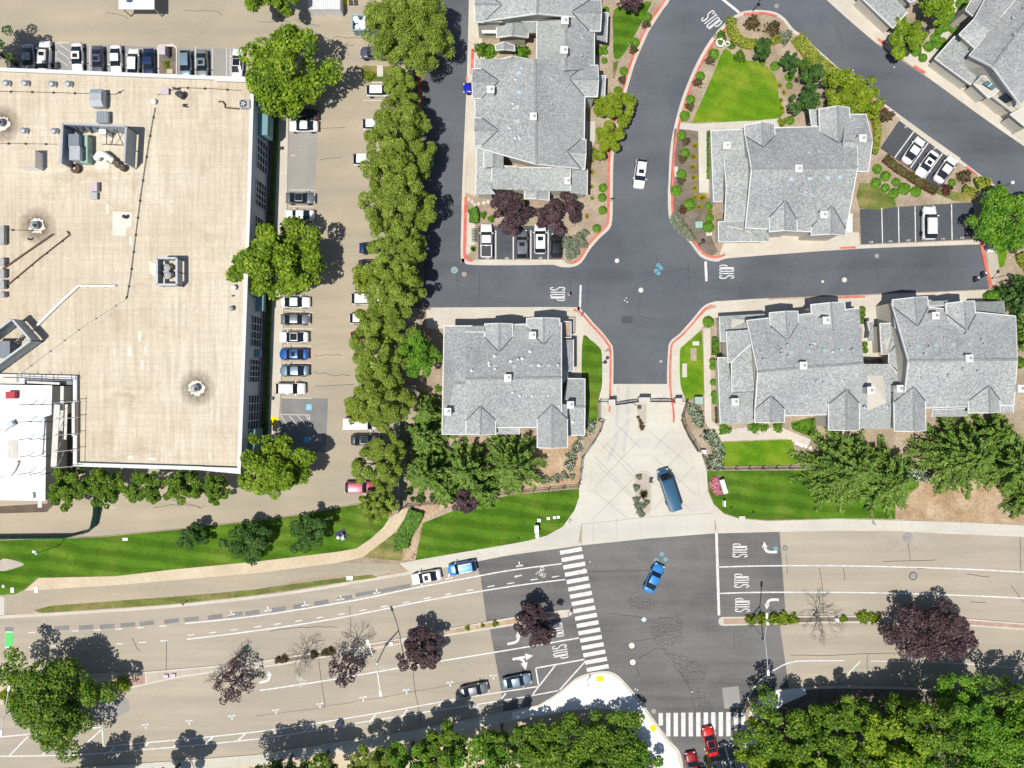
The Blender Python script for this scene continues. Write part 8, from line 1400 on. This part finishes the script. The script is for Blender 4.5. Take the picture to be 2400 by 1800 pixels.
o = empty('storage_container', at(764, 2, 0), 'white corrugated storage container at the top edge of the lot', 'container'); A, B = at(722, -14, 2.5), at(797, 21, 2.5); cx, cy, dx, dy = (A.x + B.x) / 2, (A.y + B.y) / 2, B.x - A.x, A.y - B.y; put(o, MB().box((cx, cy, 1.24), (dx, dy, 2.4)), 'body', 'white_plastic'); b = MB()
for i in range(16): b.box((cx - dx / 2 + dx * (i + .5) / 16, cy, 2.47), (.08, dy, .08))
put(o, b, 'rib', 'stone')
for x, lab in ((822, 'dark flat cart near the storage container, western one'), (834, 'dark flat cart near the storage container, eastern one')):
    o = empty('hand_cart', at(x, 8, 0), lab, 'cart', 'hand carts'); MB().box((0, 0, .3), (.55, .8, .06)).build('deck', 'dark_metal', o); MB().tube([(-.22, -.4, .3), (-.22, -.5, 1), (.22, -.5, 1), (.22, -.4, .3)], .03, 6).build('handle', 'grey_metal', o)
    for sx in (-1, 1):
        for sy in (-1, 1): MB().tube([(sx * .22 - .03, sy * .3, .1), (sx * .22 + .03, sy * .3, .1)], .1, 10).build('wheel', 'tyre', o)
o = empty('canopy_roof', at(320, 8, 0), 'white flat canopy at the top edge of the lot', 'canopy'); A, B = at(279, -30, 3), at(362, 22, 3); put(o, MB().box(((A.x + B.x) / 2, (A.y + B.y) / 2, 3), (B.x - A.x, A.y - B.y, .2)), 'roof', 'membrane_white')
for x in (A.x + .3, B.x - .3): put(o, MB().box((x, B.y + .4, 1.45), (.16, .16, 2.9)), 'post', 'galvanised')
sheet('yard_paint', [(806, -10), (816, -10), (816, 12), (807, 12)], 'tactile', ZM, 'yellow painted strip beside the storage container', 'road marking')
# court between the eastern townhouses
o = prop('patio_chair', 2072, 723, (1.0, 1.0, .55), 'white_plastic', 'white patio chair on the court terrace', 'chair', 'grey_metal'); sheet('terrace', [(2055, 718), (2086, 716), (2096, 752), (2062, 758), (2055, 752)], 'brick_pave', ZL + .01, 'pinkish terrace paving between the eastern townhouses', 'terrace'); conc([(2030, 722), (2054, 718), (2058, 838), (2040, 845), (2020, 840), (2020, 760)], 'pale court path between the eastern townhouses', 'pale_concrete', ZL); row([(2068, 745, 9)], 'spiky', 'leaf_brown', 'bronze potted spike on the terrace, the {} one', None)
prop('air_conditioner', 2092, 738, (.9, 1.3, .7), 'white_plastic', 'white air conditioner against the tall block', 'air conditioner', 'screen_dark'); prop('patio_table', 1147, 83, (1.0, .8, .75), 'white_plastic', 'white table under the patio cover edge of the north townhouse', 'table', 'grey_metal')
# ---- people
SK = {}
def figure(x, y, rz, z, pose, shirt, trousers, label, hair='hair', hat=None):
    p = at(x, y); o = empty('person', (p.x, p.y, z), label, 'person', None, R(rz))
    J = dict(pel=(0, 0, .95), wst=(0, 0, 1.1), chs=(0, 0, 1.35), nk=(0, 0, 1.5), hb=(.01, 0, 1.58), hd=(.02, 0, 1.68)); sit = pose == 'sit'
    for s_, k in ((1, 'l'), (-1, 'r')):
        J['sh' + k] = (0, .19 * s_, 1.42); sw = .16 * s_ if pose == 'walk' else .03
        J['el' + k] = (sw * .5, .25 * s_, 1.14); J['wr' + k] = (sw + .12, .27 * s_, .90); J['pm' + k] = (sw + .15, .27 * s_, .82); J['hp' + k] = (0, .1 * s_, .92)
        st = (-.22 * s_) if pose == 'walk' else 0; J['kn' + k] = (st * .5 + .04, .11 * s_, .5); J['an' + k] = (st, .11 * s_, .09); J['to' + k] = (st + .17, .12 * s_, .04)
        if sit:
            J['kn' + k] = (.42, .2 * s_, 1.18); J['an' + k] = (.62, .13 * s_, .92); J['to' + k] = (.78, .14 * s_, .90); J['el' + k] = (.14, .27 * s_, 1.15); J['wr' + k] = (.36, .2 * s_, 1.2); J['pm' + k] = (.43, .18 * s_, 1.21)
    if sit: J = {k: (v[0], v[1], v[2] - .83) for k, v in J.items()}
    def skin(name, verts, edges, rad, m, root=0, sub=1):
        me = bpy.data.meshes.new(name); me.from_pydata(verts, edges, []); ob = link(name, me, M[m], o); md = ob.modifiers.new('skin', 'SKIN'); sv = me.skin_vertices[0].data
        for i, r_ in enumerate(rad): sv[i].radius = (r_, r_); sv[i].use_root = i == root
        md.use_smooth_shade = True; ob.modifiers.new('sub', 'SUBSURF').levels = sub; ob.modifiers['sub'].render_levels = sub; return ob
    N = ['pel', 'wst', 'chs', 'nk', 'hb', 'hd'] + [a + k for k in 'lr' for a in ('sh', 'el', 'wr', 'pm', 'hp', 'kn', 'an', 'to')]; I_ = {n: i for i, n in enumerate(N)}
    Rr = dict(pel=.13, wst=.125, chs=.145, nk=.055, hb=.075, hd=.095, sh=.065, el=.045, wr=.03, pm=.034, hp=.09, kn=.058, an=.04, to=.035)
    E = [('pel', 'wst'), ('wst', 'chs'), ('chs', 'nk'), ('nk', 'hb'), ('hb', 'hd')] + [(a + k if a not in ('chs', 'pel') else a, b_ + k) for k in 'lr' for a, b_ in (('chs', 'sh'), ('sh', 'el'), ('el', 'wr'), ('wr', 'pm'), ('pel', 'hp'), ('hp', 'kn'), ('kn', 'an'), ('an', 'to'))]
    V = [J[n] for n in N]; rad = [Rr[n] if n in Rr else Rr[n[:2]] for n in N]; Ed = [(I_[a], I_[b_]) for a, b_ in E]
    for k, s_ in (('l', 1), ('r', -1)):                    # five fingers on each hand
        q = Vector(J['pm' + k]); d = (q - Vector(J['wr' + k])).normalized(); sd = Vector((0, 0, 1)).cross(d).normalized() if abs(d.z) < .9 else Vector((1, 0, 0))
        for f in range(5):
            i0 = len(V); off_ = sd * (f - 1.6) * .018 if f else -sd * .045; L = (.05, .075, .085, .08, .06)[f]; V += [tuple(q + off_ + d * .02), tuple(q + off_ * 1.15 + d * L + Vector((.012, 0, 0)))]; rad += [.010, .008]; Ed += [(I_['pm' + k], i0), (i0, i0 + 1)]
    skin('body', V, Ed, rad, 'skin', 0, 1)
    sN = ['wst', 'pel', 'chs', 'nk', 'shl', 'ell', 'shr', 'elr']; off2 = lambda t: tuple(t); sv = [J[n] for n in sN]; sv[3] = tuple(Vector(J['chs']) * .35 + Vector(J['nk']) * .65); sv[5] = tuple(Vector(J['shl']) * .25 + Vector(J['ell']) * .75); sv[7] = tuple(Vector(J['shr']) * .25 + Vector(J['elr']) * .75)
    skin('shirt', sv, [(0, 1), (0, 2), (2, 3), (2, 4), (4, 5), (2, 6), (6, 7)], [.145, .15, .165, .075, .085, .065, .085, .065], shirt)
    tN = ['pel', 'hpl', 'knl', 'anl', 'hpr', 'knr', 'anr']; skin('trousers', [J[n] for n in tN], [(0, 1), (1, 2), (2, 3), (0, 4), (4, 5), (5, 6)], [.15, .105, .075, .06, .105, .075, .06], trousers)
    hd = Vector(J['hd']); MB().ball(hd + Vector((-.02, 0, .035)), .105, 1.0, 12).build('hair', hair, o, True); MB().ball(hd + Vector((.10, 0, -.02)), .022, 1, 6).build('nose', 'skin', o, True)
    for s_ in (-1, 1): MB().ball(hd + Vector((.088, .035 * s_, .01)), .012, 1, 6).build('eye', 'dark_metal', o, True); MB().ball(hd + Vector((0, .1 * s_, -.01)), .025, 1, 6).build('ear', 'skin', o, True)
    if hat: MB().lathe(hd + Vector((0, 0, .04)), [(.30, 0), (.30, .015), (.13, .03), (.12, .11), (.02, .13)], 18).build('hat', hat, o, True)
    for k in 'lr': t = Vector(J['to' + k]); a = Vector(J['an' + k]); MB().bar(a + Vector((-.07, 0, -.045)), t + Vector((.06, 0, -.0)), .10, .09).build('shoe', 'dark_metal', o)
    return o
figure(1333, 692, 20, ZR, 'walk', 'pink_cloth', 'pink_cloth', 'person in pale pink walking past the stop lettering'); figure(796, 1257, 40, ZL, 'sit', 'white_cloth', 'white_cloth', 'person in white with a broad pale hat sitting on the lawn', hat='white_cloth'); figure(806, 1250, 220, ZL, 'sit', 'pink_cloth', 'brown_cloth', 'person in pink top and brown trousers sitting on the lawn')
prop('picnic_bag', 804, 1259, (.5, .7, .35), 'teal_cloth', 'pale teal bag lying between the two sitters', 'bag', None, 20, ZL); o = empty('picnic_blanket', at(800, 1253, ZL), 'navy blanket under the two people on the lawn', 'blanket'); MB().box((0, 0, .012), (1.7, 1.4, .02), .4).build('cloth', 'navy_cloth', o)
